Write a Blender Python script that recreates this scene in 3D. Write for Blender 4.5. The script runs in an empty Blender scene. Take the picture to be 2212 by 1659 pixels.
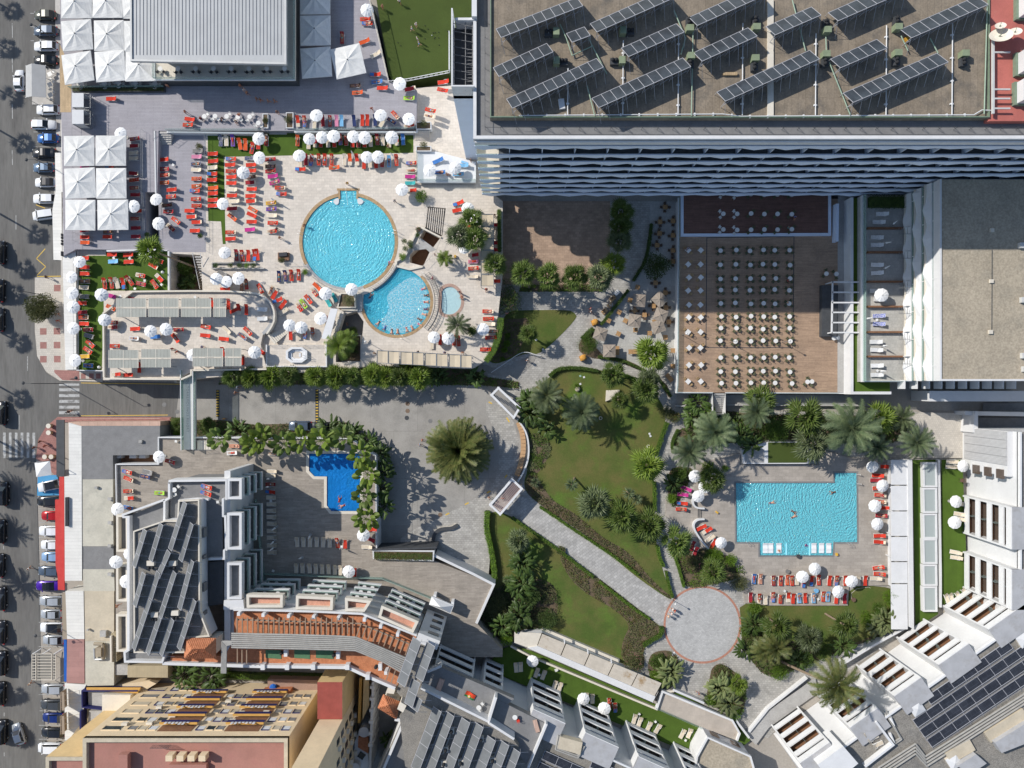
from math import cos,sin,pi,sqrt,atan2
en=enumerate;rn=range
import bpy,math,random
from mathutils import Vector as Vc,Matrix
from mathutils.geometry import tessellate_polygon
random.seed(11);RN=random.Random(5);R=math.radians;S=195./8848;HC=135.;CX=4424;CY=3318;scene=bpy.context.scene;COL=scene.collection
def W(gx,gy,z=.0):
 f=S*(HC-z)/HC
 return Vc(((gx-CX)*f,(CY-gy)*f,z))
def T(c,r,x,y,z=.0):return W(c*2212+x,r*1659+y,z)
def PL(c,r,txt,z=.0):
 return[T(c,r,*[float(q)for q in p.split(',')],z)for p in txt.split()]
def GL(txt,z=.0):
 out=[];t=[]
 for p in txt.split():
  v=[float(q)for q in p.split(',')]
  if len(v)==4:t=v[:2]
  out.append(T(*t,*v[-2:],z))
 return out
MATS={}
class NT:
 def __init__(s,m):
  m.use_nodes=True;s.t=m.node_tree;s.t.nodes.clear();s.L=s.t.links
 def n(s,typ,ins={},**kw):
  nd=s.t.nodes.new(typ)
  for k,v in kw.items():setattr(nd,k,v)
  for k,v in ins.items():nd.inputs[k].default_value=v
  return nd
 def l(s,a,b):s.L.new(a,b)
def c4(c):return(c[0],c[1],c[2],1.)
def mx_(nt,fac,a,b,mode='MIX'):
 m=nt.n('ShaderNodeMix',data_type='RGBA',blend_type=mode)
 for sock,v in((m.inputs[0],fac),(m.inputs[6],a),(m.inputs[7],b)):
  if hasattr(v,'links'):nt.l(v,sock)
  elif isinstance(v,(int,float)):sock.default_value=v
  else:sock.default_value=c4(v)
 return m.outputs[2]
def ra_(nt,src,a,b):
 r=nt.n('ShaderNodeMapRange',{1:a,2:b});nt.l(src,r.inputs[0]);return r.outputs[0]
def mat(name,col,col2=None,scale=.6,rg=.8,bu=.0,bs_=None,metal=.0,spec=.3,bk=None,fn=.0,_f=8.,sn=None,rot=.0,obj=False,rand=.0,stretch=None):
 if name in MATS:return MATS[name]
 if isinstance(col2,(int,float)):col2=[c*col2 for c in col]
 m=bpy.data.materials.new(name);MATS[name]=m;nt=NT(m);out=nt.n('ShaderNodeOutputMaterial');b=nt.n('ShaderNodeBsdfPrincipled',{'Roughness':rg,'Metallic':metal,'Specular IOR Level':spec});nt.l(b.outputs[0],out.inputs[0])
 if obj:
  pos=nt.n('ShaderNodeTexCoord').outputs['Object']
 else:
  pos=nt.n('ShaderNodeNewGeometry').outputs['Position']
 if stretch:pos0=pos;pos=nt.n('ShaderNodeVectorMath',{1:stretch},operation='MULTIPLY');nt.l(pos0,pos.inputs[0]);pos=pos.outputs[0]
 if rot:
  mp=nt.n('ShaderNodeMapping',{'Rotation':(0,0,rot)});nt.l(pos,mp.inputs[0]);pos=mp.outputs[0]
 cur=c4(col)
 if col2 is not None:
  nz=nt.n('ShaderNodeTexNoise',{'Scale':scale,'Detail':5,'Roughness':.62});nt.l(pos,nz.inputs['Vector']);cur=mx_(nt,ra_(nt,nz.outputs[0],.36,.64),col,col2)
 if bk:
  bw,bh,gap,jcol,vary=bk;bt=nt.n('ShaderNodeTexBrick',{'Scale':1.,'Brick Width':bw,'Row Height':bh,'Mortar Size':gap,'Mortar Smooth':.1,'Bias':.0,'Color1':(1-vary,1-vary,1-vary,1),'Color2':(1+vary,1+vary,1+vary,1),'Mortar':(jcol,jcol,jcol,1)});nt.l(pos,bt.inputs['Vector']);cur=mx_(nt,1.,cur,bt.outputs[0],'MULTIPLY')
 if sn:
  sc,sct,lo,hi=sn;nz=nt.n('ShaderNodeTexNoise',{'Scale':sc,'Detail':7,'Roughness':.7});nt.l(pos,nz.inputs['Vector']);cur=mx_(nt,ra_(nt,nz.outputs[0],lo,hi),cur,sct)
 if fn:
  nz=nt.n('ShaderNodeTexNoise',{'Scale':_f,'Detail':3});nt.l(pos,nz.inputs['Vector']);f=nt.n('ShaderNodeMapRange',{1:.25,2:.75,3:1-fn,4:1+fn});nt.l(nz.outputs[0],f.inputs[0]);cur=mx_(nt,1,cur,f.outputs[0],'MULTIPLY')
 if rand:
  oi=nt.n('ShaderNodeObjectInfo');f=nt.n('ShaderNodeMapRange',{3:1-rand,4:1+rand});nt.l(oi.outputs['Random'],f.inputs[0]);cur=mx_(nt,1,cur,f.outputs[0],'MULTIPLY')
 if isinstance(cur,tuple):b.inputs['Base Color'].default_value=cur
 else:nt.l(cur,b.inputs['Base Color'])
 if bu:
  nz=nt.n('ShaderNodeTexNoise',{'Scale':bs_ or scale*6,'Detail':4});nt.l(pos,nz.inputs['Vector']);bp=nt.n('ShaderNodeBump',{'Strength':bu,'Distance':.05});nt.l(nz.outputs[0],bp.inputs['Height']);nt.l(bp.outputs[0],b.inputs['Normal'])
 return m
def gs(name,tint,alpha=.25,rg=.05):
 if name in MATS:return MATS[name]
 m=bpy.data.materials.new(name);MATS[name]=m;nt=NT(m);out=nt.n('ShaderNodeOutputMaterial');tr=nt.n('ShaderNodeBsdfTransparent',{0:c4([min(1,.75+.25*t)for t in tint])});b=nt.n('ShaderNodeBsdfPrincipled',{'Base Color':c4(tint),'Roughness':rg});mx=nt.n('ShaderNodeMixShader',{0:alpha});nt.l(tr.outputs[0],mx.inputs[1]);nt.l(b.outputs[0],mx.inputs[2]);nt.l(mx.outputs[0],out.inputs[0])
 return m
def wt(name,col,amt=.5,ws0=1.6,bs0=.6,rg=.06,sd_=.35,rg0=None):
 m=bpy.data.materials.new(name);MATS[name]=m;nt=NT(m);out=nt.n('ShaderNodeOutputMaterial');pos=nt.n('ShaderNodeNewGeometry').outputs['Position'];n1=nt.n('ShaderNodeTexNoise',{'Scale':ws0,'Detail':2.5,'Distortion':1.2});v1=nt.n('ShaderNodeTexVoronoi');v1.feature='SMOOTH_F1';v1.inputs['Scale'].default_value=ws0*1.1;dn=nt.n('ShaderNodeTexNoise',{'Scale':ws0*.7});nt.l(pos,dn.inputs['Vector']);ad=nt.n('ShaderNodeVectorMath',operation='ADD');sc=nt.n('ShaderNodeVectorMath',{'Scale':1.3},operation='SCALE');nt.l(dn.outputs[1],sc.inputs[0]);nt.l(pos,ad.inputs[0]);nt.l(sc.outputs[0],ad.inputs[1]);nt.l(ad.outputs[0],v1.inputs['Vector']);nt.l(pos,n1.inputs['Vector']);mth=nt.n('ShaderNodeMath',operation='ADD');nt.l(n1.outputs[0],mth.inputs[0]);nt.l(v1.outputs[0],mth.inputs[1]);h=mth.outputs[0]
 if rg0:
  mp=nt.n('ShaderNodeMapping',{'Location':(-rg0[0],-rg0[1],0)});nt.l(pos,mp.inputs[0]);wv=nt.n('ShaderNodeTexWave',{'Scale':.55,'Distortion':11,'Detail':2,'Detail Scale':.8},wave_type='RINGS',rings_direction='Z');nt.l(mp.outputs[0],wv.inputs[0]);m3=nt.n('ShaderNodeMath',operation='MULTIPLY_ADD');m3.inputs[1].default_value=.3;nt.l(wv.outputs[1],m3.inputs[0]);nt.l(h,m3.inputs[2]);h=m3.outputs[0]
 bp=nt.n('ShaderNodeBump',{'Strength':bs0,'Distance':sd_});nt.l(h,bp.inputs['Height']);tr=nt.n('ShaderNodeBsdfTransparent',{0:c4([.88+.12*c for c in col])});df=nt.n('ShaderNodeBsdfDiffuse',{0:c4(col)});nt.l(bp.outputs[0],df.inputs['Normal']);gl=nt.n('ShaderNodeBsdfGlossy',{'Roughness':rg});nt.l(bp.outputs[0],gl.inputs['Normal']);m1=nt.n('ShaderNodeMixShader',{0:amt});nt.l(tr.outputs[0],m1.inputs[1]);nt.l(df.outputs[0],m1.inputs[2]);fr=nt.n('ShaderNodeFresnel',{0:1.33});nt.l(bp.outputs[0],fr.inputs['Normal']);m2=nt.n('ShaderNodeMixShader');nt.l(fr.outputs[0],m2.inputs[0]);nt.l(m1.outputs[0],m2.inputs[1]);nt.l(gl.outputs[0],m2.inputs[2]);nt.l(m2.outputs[0],out.inputs[0])
 return m
def lm_(name,a,b,trans=.25):
 if name in MATS:return MATS[name]
 if not isinstance(b,tuple):b=[c*b for c in a]
 m=bpy.data.materials.new(name);MATS[name]=m;nt=NT(m);out=nt.n('ShaderNodeOutputMaterial');pos=nt.n('ShaderNodeNewGeometry').outputs['Position'];nz=nt.n('ShaderNodeTexNoise',{'Scale':1.7,'Detail':4});nt.l(pos,nz.inputs['Vector']);c=mx_(nt,ra_(nt,nz.outputs[0],.35,.65),a,b);oi=nt.n('ShaderNodeObjectInfo');f=nt.n('ShaderNodeMapRange',{3:.75,4:1.25});nt.l(oi.outputs['Random'],f.inputs[0]);c=mx_(nt,1,c,f.outputs[0],'MULTIPLY');d=nt.n('ShaderNodeBsdfPrincipled',{'Roughness':.5,'Specular IOR Level':.35});nt.l(c,d.inputs['Base Color']);t=nt.n('ShaderNodeBsdfTranslucent');nt.l(c,t.inputs[0]);mx=nt.n('ShaderNodeMixShader',{0:trans});nt.l(d.outputs[0],mx.inputs[1]);nt.l(t.outputs[0],mx.inputs[2]);nt.l(mx.outputs[0],out.inputs[0])
 return m
class MB:
 def __init__(s):s.v=[];s.f=[];s.m=[];s.cur=0
 def add(s,vs,fs):
  o=len(s.v);s.v+=[tuple(p)for p in vs]
  for f in fs:s.f.append(tuple(i+o for i in f));s.m.append(s.cur)
  return s
 def quad(s,a,b,c,d):return s.add([a,b,c,d],[(0,1,2,3)])
 def tri(s,a,b,c):return s.add([a,b,c],[(0,1,2)])
 def box(s,cx,cy,cz,sx,sy,sz,rz=.0):
  ca,sa=cos(rz),sin(rz);vs=[]
  for z in(cz,cz+sz):
   for dx,dy in((-1,-1),(1,-1),(1,1),(-1,1)):
    x,y=dx*sx/2,dy*sy/2;vs.append((cx+x*ca-y*sa,cy+x*sa+y*ca,z))
  return s.add(vs,[(3,2,1,0),(4,5,6,7),(0,1,5,4),(1,2,6,5),(2,3,7,6),(3,0,4,7)])
 def pz(s,poly,z0,z1,ho_=(),bottom=False,top=True):
  poly=ccw(poly);n=len(poly);loops=[poly]+[list(reversed(ccw(h)))for h in ho_]
  for lp in loops:
   k=len(lp)
   for i in rn(k):
    a,b=lp[i],lp[(i+1)%k];s.quad((a[0],a[1],z0),(b[0],b[1],z0),(b[0],b[1],z1),(a[0],a[1],z1))
  if top:s.sh_(poly,z1,ho_)
  if bottom:s.sh_(poly,z0,ho_,flip=True)
  return s
 def sh_(s,poly,z,ho_=(),flip=False):
  loops=[[Vc((p[0],p[1],0))for p in ccw(poly)]]+[[Vc((p[0],p[1],0))for p in reversed(ccw(h))]for h in ho_];flat=[p for lp in loops for p in lp];fs=[]
  for t in tessellate_polygon(loops):
   a,b,c=[flat[i]for i in t];ar=(b.x-a.x)*(c.y-a.y)-(c.x-a.x)*(b.y-a.y)
   if abs(ar)<1e-9:continue
   t=tuple(t)if(ar>0)!=flip else tuple(reversed(t));fs.append(t)
  return s.add([(p.x,p.y,z)for p in flat],fs)
 def tu(s,p,q,r0,r1=None,n=6,cap=True):
  p,q=Vc(p),Vc(q);r1=r0 if r1 is None else r1;d=(q-p)
  if d.length<1e-6:return s
  d.normalize();a=d.orthogonal().normalized();b=d.cross(a);vs=[]
  for c,r in((p,r0),(q,r1)):
   for i in rn(n):
    t=2*pi*i/n;vs.append(c+(a*cos(t)+b*sin(t))*r)
  fs=[(i,(i+1)%n,n+(i+1)%n,n+i)for i in rn(n)]
  if cap:fs+=[tuple(reversed(rn(n))),tuple(rn(n,2*n))]
  return s.add(vs,fs)
 def path(s,pts,r,n=6):
  for a,b in zip(pts,pts[1:]):s.tu(a,b,r,r,n)
  return s
 def yc(s,x,y,z,r,h,n=12,r1=None):return s.tu((x,y,z),(x,y,z+h),r,r if r1 is None else r1,n)
 def bar(s,p,q,w,h):
  p,q=Vc(p),Vc(q);d=(q-p);n=Vc((-d.y,d.x,0))
  if n.length<1e-6:return s.tu(p,q,w/2,w/2,4)
  n=n.normalized()*w/2;u=Vc((0,0,-h));vs=[p-n,p+n,q+n,q-n,p-n+u,p+n+u,q+n+u,q-n+u]
  return s.add(vs,[(3,2,1,0),(4,5,6,7),(0,1,5,4),(1,2,6,5),(2,3,7,6),(3,0,4,7)])
 def wl(s,pts,z0,z1,t,cd_=False):
  L=offset(pts,t/2,cd_);Rr=offset(pts,-t/2,cd_);n=len(pts)
  for i in rn(n if cd_ else n-1):
   j=(i+1)%n;a,b,c,d=L[i],L[j],Rr[j],Rr[i];vs=[(p[0],p[1],z)for z in(z0,z1)for p in(a,b,c,d)];fs=[(4,7,6,5),(0,1,5,4),(2,3,7,6)]
   if not cd_:
    if i==0:fs.append((3,0,4,7))
    if i==n-2:fs.append((1,2,6,5))
   s.add(vs,fs)
  return s
 def ball(s,x,y,z,r,n=10,sz=1.):
  m=n//2;vs=[];fs=[]
  for i in rn(m+1):
   t=pi*i/m
   for j in rn(n):
    p=2*pi*j/n;vs.append((x+r*sin(t)*cos(p),y+r*sin(t)*sin(p),z+r*sz*cos(t)))
  for i in rn(m):
   for j in rn(n):
    fs.append((i*n+j,(i+1)*n+j,(i+1)*n+(j+1)%n,i*n+(j+1)%n))
  return s.add(vs,fs)
 def leaf(s,c,d,up,ln,wd):
  d=d.normalized();sd=d.cross(up)
  if sd.length<1e-3:sd=d.orthogonal()
  sd.normalize();nn=sd.cross(d).normalized();a=c;m=c+d*ln*.5+nn*ln*.06;e=c+d*ln-nn*ln*.05;l=m+sd*wd*.5-nn*wd*.12;r=m-sd*wd*.5-nn*wd*.12
  return s.add([a,r,e,l,m],[(0,1,4),(1,2,4),(2,3,4),(3,0,4)])
 def mesh(s,name,mats):
  me=bpy.data.meshes.new(name);me.from_pydata(s.v,[],s.f)
  if not isinstance(mats,(list,tuple)):mats=[mats]
  for m in mats:me.materials.append(m)
  if len(mats)>1:me.polygons.foreach_set('material_index',s.m)
  me.update();s.v,s.f,s.m,s.cur=[],[],[],0;return me
 def obj(s,name,mats,parent=None,smooth=False):
  me=s.mesh(name,mats)
  if smooth:me.polygons.foreach_set('use_smooth',[True]*len(me.polygons))
  o=bpy.data.objects.new(name,me);COL.objects.link(o)
  return o
def ccw(p):
 a=sum(p[i][0]*p[(i+1)%len(p)][1]-p[(i+1)%len(p)][0]*p[i][1]for i in rn(len(p)))
 return list(p)if a>0 else list(reversed(p))
def offset(pts,d,cd_=False):
 n=len(pts);out=[]
 for i in rn(n):
  p=Vc((pts[i][0],pts[i][1]));pr=Vc(pts[(i-1)%n][:2])if(cd_ or i>0)else None;nx=Vc(pts[(i+1)%n][:2])if(cd_ or i<n-1)else None;ns=[]
  for a,b in((pr,p),(p,nx)):
   if a is None or b is None:continue
   e=b-a
   if e.length<1e-6:continue
   e.normalize();ns.append(Vc((-e.y,e.x)))
  m=sum(ns,Vc((0,0)))
  if m.length<1e-6:m=ns[0]
  m.normalize();k=max(.35,m.dot(ns[0]));q=p+m*(d/k);out.append((q.x,q.y))
 return out
def ci(c,r,n=48,a0=0,a1=360):
 full=abs(a1-a0)>=360
 return[Vc((c[0]+r*cos(R(a0+(a1-a0)*i/(n if full else n-1))),c[1]+r*sin(R(a0+(a1-a0)*i/(n if full else n-1))),0))for i in rn(n)]
def inpoly(p,poly):
 x,y=p[0],p[1];r=False;n=len(poly)
 for i in rn(n):
  a,b=poly[i],poly[(i+1)%n]
  if(a[1]>y)!=(b[1]>y)and x<(b[0]-a[0])*(y-a[1])/(b[1]-a[1])+a[0]:r=not r
 return r
def sp_(pts,k=2):
 for _ in rn(k):
  o=[]
  for i in rn(len(pts)):
   a,b=Vc(pts[i]),Vc(pts[(i+1)%len(pts)]);o+=[a*.75+b*.25,a*.25+b*.75]
  pts=o
 return pts
def sl_(pts,k=2):
 for _ in rn(k):
  o=[Vc(pts[0])]
  for i in rn(len(pts)-1):
   a,b=Vc(pts[i]),Vc(pts[i+1]);o+=[a*.75+b*.25,a*.25+b*.75]
  o.append(Vc(pts[-1]));pts=o
 return pts
def tag(o,lb_,cat=None,gp=None,kind=None):
 o['label']=lb_;o['category']=cat or o.name.split('.')[0].replace('_',' ')
 if gp:o['group']=gp
 if kind:o['kind']=kind
 return o
def em(name,loc=(0,0,0),lb_=None,cat=None,gp=None,rz=0):
 o=bpy.data.objects.new(name,None);COL.objects.link(o);o.location=loc;o.rotation_euler=(0,0,rz);o.empty_display_size=.3
 if lb_:tag(o,lb_,cat,gp)
 return o
def sr(name,mb,m,lb_,cat=None,smooth=False):
 return tag(mb.obj(name,m,None,smooth),lb_,cat,None,'structure')
def stuff(name,mb,m,lb_,cat):
 return tag(mb.obj(name,m),lb_,cat,None,'stuff')
def th(name,mb,m,lb_,cat=None,gp=None):
 return tag(mb.obj(name,m),lb_,cat,gp)
def wm(o):
 m=Matrix.LocRotScale(o.location,o.rotation_euler,o.scale)
 return wm(o.parent)@o.matrix_parent_inverse@m if o.parent else m
def sub(parent,name,mb,m,lb_=None,smooth=False):
 o=mb.obj(name,m,None,smooth);o.parent=parent;o.matrix_parent_inverse=wm(parent).inverted()
 if lb_:o['label']=lb_
 return o
_mc={}
def mvar(me,mats):
 key=(me.name,)+tuple(m.name for m in mats)
 if key not in _mc:
  c=me.copy();c.materials.clear()
  for m in mats:c.materials.append(m)
  _mc[key]=c
 return _mc[key]
def kid(parent,name,loc):
 o=em(name,loc);o.parent=parent;o.matrix_parent_inverse=wm(parent).inverted();return o
class Kind:
 def __init__(s):s.parts=[]
 def part(s,name,mb,mats,parent=None,smooth=False):
  me=mb.mesh(name,mats)if isinstance(mb,MB)else mb
  if smooth:me.polygons.foreach_set('use_smooth',[True]*len(me.polygons))
  s.parts.append((name,me,parent));return len(s.parts)-1
def plc(kind,name,loc,rz=0,lb_='',cat='',gp=None,mats=None,sc=1.,skip=(),rot=None):
 mats=mats or{};single=len([p for p in kind.parts if p[0]not in skip])==1
 if single:
  pn,me,_=[p for p in kind.parts if p[0]not in skip][0]
  if pn in mats:me=mvar(me,mats[pn]if isinstance(mats[pn],(list,tuple))else[mats[pn]])
  root=bpy.data.objects.new(name,me);COL.objects.link(root)
 else:
  root=bpy.data.objects.new(name,None);COL.objects.link(root);root.empty_display_size=.2
 root.location=loc;root.rotation_euler=rot if rot else(0,0,rz);root.scale=(sc,sc,sc)if isinstance(sc,(int,float))else sc;tag(root,lb_,cat,gp)
 if single:return root
 made=[]
 for pn,me,pi in kind.parts:
  if pn in skip:made.append(None);continue
  if pn in mats:me=mvar(me,mats[pn]if isinstance(mats[pn],(list,tuple))else[mats[pn]])
  o=bpy.data.objects.new(pn,me);COL.objects.link(o);o.parent=made[pi]if pi is not None else root;made.append(o)
 return root
ORD='first second third fourth fifth sixth seventh eighth ninth tenth eleventh twelfth thirteenth fourteenth fifteenth sixteenth seventeenth eighteenth nineteenth twentieth twenty-first twenty-second twenty-third twenty-fourth twenty-fifth twenty-sixth twenty-seventh twenty-eighth twenty-ninth thirtieth'.split()
def od_(i,n,a,b):
 if n==1:return''
 if i==0:return a+'most'
 if i==n-1:return b+'most'
 if i<(n+1)//2:return ORD[i]+' from the '+a
 return ORD[n-1-i]+' from the '+b
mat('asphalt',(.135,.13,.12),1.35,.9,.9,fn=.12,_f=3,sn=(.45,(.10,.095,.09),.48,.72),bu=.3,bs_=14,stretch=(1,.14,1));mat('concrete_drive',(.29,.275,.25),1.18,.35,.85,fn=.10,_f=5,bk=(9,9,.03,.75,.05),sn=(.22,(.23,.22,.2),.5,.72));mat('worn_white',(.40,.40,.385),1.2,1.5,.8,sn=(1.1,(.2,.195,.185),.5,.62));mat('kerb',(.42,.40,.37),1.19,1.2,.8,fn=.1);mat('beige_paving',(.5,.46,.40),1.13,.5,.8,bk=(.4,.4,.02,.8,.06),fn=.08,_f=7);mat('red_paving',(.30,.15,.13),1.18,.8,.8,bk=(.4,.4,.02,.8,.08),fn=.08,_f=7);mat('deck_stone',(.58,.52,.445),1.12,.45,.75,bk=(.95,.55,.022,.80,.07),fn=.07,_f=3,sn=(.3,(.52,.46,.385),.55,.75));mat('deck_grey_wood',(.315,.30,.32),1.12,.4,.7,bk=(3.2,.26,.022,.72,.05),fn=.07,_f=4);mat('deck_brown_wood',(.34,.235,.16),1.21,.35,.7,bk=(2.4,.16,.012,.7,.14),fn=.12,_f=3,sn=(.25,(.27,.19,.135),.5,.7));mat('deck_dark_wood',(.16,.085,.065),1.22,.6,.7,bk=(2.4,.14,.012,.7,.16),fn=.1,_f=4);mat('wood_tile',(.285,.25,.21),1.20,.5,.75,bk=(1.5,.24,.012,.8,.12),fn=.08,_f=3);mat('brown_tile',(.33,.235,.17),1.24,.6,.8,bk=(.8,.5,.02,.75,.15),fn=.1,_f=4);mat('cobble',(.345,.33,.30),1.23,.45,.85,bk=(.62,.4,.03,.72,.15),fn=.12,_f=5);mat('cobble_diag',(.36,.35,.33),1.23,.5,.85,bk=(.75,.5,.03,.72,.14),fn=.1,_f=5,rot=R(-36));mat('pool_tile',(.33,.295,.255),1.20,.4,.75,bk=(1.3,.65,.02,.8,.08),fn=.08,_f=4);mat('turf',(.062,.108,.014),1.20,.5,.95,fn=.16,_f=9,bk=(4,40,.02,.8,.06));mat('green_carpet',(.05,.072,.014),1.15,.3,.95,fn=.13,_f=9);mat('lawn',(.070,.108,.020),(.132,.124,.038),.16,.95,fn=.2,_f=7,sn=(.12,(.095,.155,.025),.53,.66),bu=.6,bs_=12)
mat('soil',(.115,.085,.055),1.31,.9,.95,fn=.25,_f=6,bu=.6,bs_=8);mat('ground_sand',(.33,.30,.26),1.15,.1,.95,fn=.1,_f=3);mat('white_paint',(.64,.64,.635),1.08,.5,.6,fn=.03,_f=3,sn=(.4,(.70,.69,.67),.62,.85));mat('white_render',(.60,.60,.595),1.08,.3,.7,fn=.03,_f=3,sn=(.5,(.62,.61,.585),.62,.82));mat('cream_render',(.62,.57,.48),1.11,.4,.75,fn=.05,_f=3,sn=(.5,(.5,.45,.37),.6,.8));mat('grey_concrete',(.36,.35,.33),1.17,.5,.85,fn=.08,_f=4,sn=(.4,(.28,.27,.25),.55,.8));mat('pale_metal',(.50,.50,.48),1.12,.6,.55,metal=.0,spec=.5,fn=.03);mat('dark_grey',(.055,.058,.062),1.26,1,.6,fn=.08);mat('mid_grey',(.19,.188,.185),1.18,.8,.8,fn=.08,_f=4,sn=(.5,(.155,.153,.15),.55,.8));mat('dark_void',(.025,.026,.028),None,1,.8);mat('roof_felt',(.205,.168,.125),1.34,.5,.9,fn=.14,_f=4,bk=(40,1.,.03,.78,.05),rot=R(90),sn=(.35,(.115,.105,.092),.5,.74));mat('gravel',(.36,.31,.235),1.15,.18,.95,fn=.24,_f=3.2,bu=.7,bs_=9,sn=(.25,(.27,.245,.195),.5,.8));mat('gravel_grey',(.215,.2,.175),1.24,.5,.95,fn=.4,_f=7,bu=.7,bs_=8,sn=(.4,(.155,.15,.14),.5,.75));mat('glass_dark',(.03,.045,.055),None,1,.12,spec=.6);mat('steel',(.45,.45,.44),1.11,2,.4,metal=.4,spec=.5);mat('terracotta',(.42,.155,.07),(.52,.21,.10),1.2,.8,bk=(.35,.35,.012,.85,.1),fn=.1,_f=5);mat('terracotta_tile',(.40,.145,.065),(.52,.215,.11),2.2,.8,fn=.2,_f=5);mat('pink_render',(.34,.165,.13),1.18,.3,.8,fn=.06,_f=4,sn=(.6,(.36,.16,.135),.55,.75));mat('pink_clay',(.52,.27,.19),1.17,.7,.8,bk=(.3,.3,.012,.85,.08),fn=.06);mat('yellow_render',(.62,.455,.235),1.12,.4,.8,fn=.04,_f=3,sn=(.7,(.55,.39,.19),.6,.8))
mat('pale_yellow',(.66,.53,.355),1.10,.4,.8,fn=.04,_f=3,sn=(.7,(.59,.455,.29),.6,.8));mat('coping_brown',(.33,.215,.11),1.32,1.3,.7,fn=.15,_f=4);mat('coping_rose',(.38,.255,.2),1.23,1.3,.7,fn=.12,_f=4);mat('brick_red',(.37,.18,.125),1.27,2,.8,fn=.15,_f=5);mat('timber',(.40,.29,.17),1.25,.9,.75,bk=(3,.28,.02,.7,.08),fn=.1,rot=R(90));mat('brown_panel',(.185,.095,.052),1.31,1.2,.7,fn=.15,_f=4);mat('rail_metal',(.30,.31,.31),None,1,.4,metal=.5);mat('green_metal',(.16,.21,.15),1.21,2,.6);mat('awning_red',(.50,.045,.04),(.55,.06,.05),1,.8,fn=.05);mat('awning_blue',(.01,.09,.38),(.015,.11,.42),1,.8,fn=.05);mat('navy_paint',(.018,.02,.10),None,1,.7);mat('ochre_paint',(.52,.29,.07),(.57,.33,.09),.8,.75,fn=.06);mat('pool_light',(.34,.76,.86),1.07,.6,.6,bk=(.3,.3,.01,.95,.03));mat('pool_cyan',(.34,.90,.97),.6,.6,bk=(.3,.3,.01,.93,.04));mat('pool_blue',(.02,.36,.92),.6,.6,bk=(.3,.3,.01,.9,.05));mat('pool_pale',(.72,.88,.88),1.05,.6,.6);mat('tar',(.04,.04,.042),1.36,1,.8,fn=.2);gs('rail_glass',(.55,.68,.66),.22);gs('green_glass',(.40,.56,.50),.42);M=MATS;bpn=M['brown_panel'];cr=M['cream_render'];dk=M['dark_grey'];dv=M['dark_void'];ds=M['deck_stone'];gd=M['glass_dark'];gv=M['gravel_grey'];gg=M['green_glass'];gyc=M['grey_concrete'];kb=M['kerb'];lwn=M['lawn'];mg=M['mid_grey'];nvp=M['navy_paint'];oc=M['ochre_paint'];pmt=M['pale_metal'];py=M['pale_yellow'];rgl=M['rail_glass'];rm=M['rail_metal'];soi=M['soil'];stl=M['steel'];ttl=M['terracotta_tile'];tbr=M['timber'];tf=M['turf'];wp=M['white_paint'];wrn=M['white_render'];yr=M['yellow_render']
def Zs(p,z):return[Vc((q[0],q[1],z))for q in p]
g=MB();g.sh_([(-420,-420),(420,-420),(420,420),(-420,420)],-.06);sr('ground',g,M['ground_sand'],'pale sandy ground under and around the whole resort');g.sh_(GL('-2,-2,-900,0 0,-2,500,0 0,0,500,0 0,1,530,200 530,740 300,740 320,1400 400,1560 520,1635 1900,1650 0,2,1590,290 500,285 400,370 330,480 310,640 0,3,340,0 350,900 420,1659 0,5,420,0 -2,5,-900,0'),0);sr('road',g,M['asphalt'],'grey asphalt street with parking bays along the left side');g.sh_(GL('0,1,1560,1630 2,1,-300,1630 2,2,30,200 160,500 60,900 60,1100 2,3,-150,120 -1500,100 1,1,-700,2000'),.006);sr('driveway',g,M['concrete_drive'],'pale concrete driveway ending in a turning circle round a big palm');g.sh_(sp_(GL('1,2,1250,1310 1640,1130 1990,935 2090,800 2110,500 1950,160 2100,140 2,2,60,400 60,800 1,2,2030,1060 1990,1250 2060,1700 1960,1659 1550,1480 1250,1420'),1),.012);sr('paved_margin',g,M['cobble'],'light block paving along the curved edge of the turning circle');g.pz(GL('0,1,305,740 560,740 570,1540 890,1545 890,1640 520,1630 400,1550 325,1420 305,1200'),0,.13);pave=sr('pavement',g,M['beige_paving'],'beige paved street corner with red square insets')
for x,y in((374,1205),(492,1203),(375,1325),(493,1323),(375,1445),(495,1444),(495,830)):
 c=T(0,1,x,y,.13);g.box(c.x,c.y,.131,1.25,1.25,.006)
g.sh_(GL('0,1,468,1537 685,1545 688,1632 540,1625 470,1560',.13),.137)
for x in(720,790,850):c=T(0,1,x,1590,.13);g.box(c.x,c.y,.131,.9,1.,.006)
o=sub(pave,'red_inset',g,M['red_paving']);g.pz(GL('0,2,500,285 1480,285 1480,330 500,330 490,800 315,640 335,480 400,370'),0,.13);sr('pavement',g,M['red_paving'],'reddish paved corner in front of the bar with the black awning');g.pz(GL('0,-2,480,0 0,0,480,0 490,1300 0,1,470,0 470,590 530,590 530,740 560,740 560,0 0,0,560,0 0,-2,560,0'),0,.13);sr('pavement',g,kb,'narrow pavement between parked cars and the raised terraces');g.pz(GL('0,0,285,590 515,600 515,905 280,905'),0,.12);sr('pavement',g,kb,'small paved bulge under the grey pavilion by the street')
def mark(c,r,x0,y0,x1,y1,w,z=.005):
 a,b=T(c,r,x0,y0,z),T(c,r,x1,y1,z);d=(b-a).normalized();n=Vc((-d.y,d.x,0))*w/2;g.quad(a-n,b-n,b+n,a+n)
for y in(50,100,150,200,248):mark(0,2,510,y,686,y,.55)
mark(0,2,510,5,686,5,.4)
for x in(38,88,140,190,242,292):mark(0,2,x,420,x,640,.5)
for y in(115,230,352):mark(0,0,262,y,292,y,.1)
for y in(1020,1140,1268):mark(0,0,290,y,500,y,.09)
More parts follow.
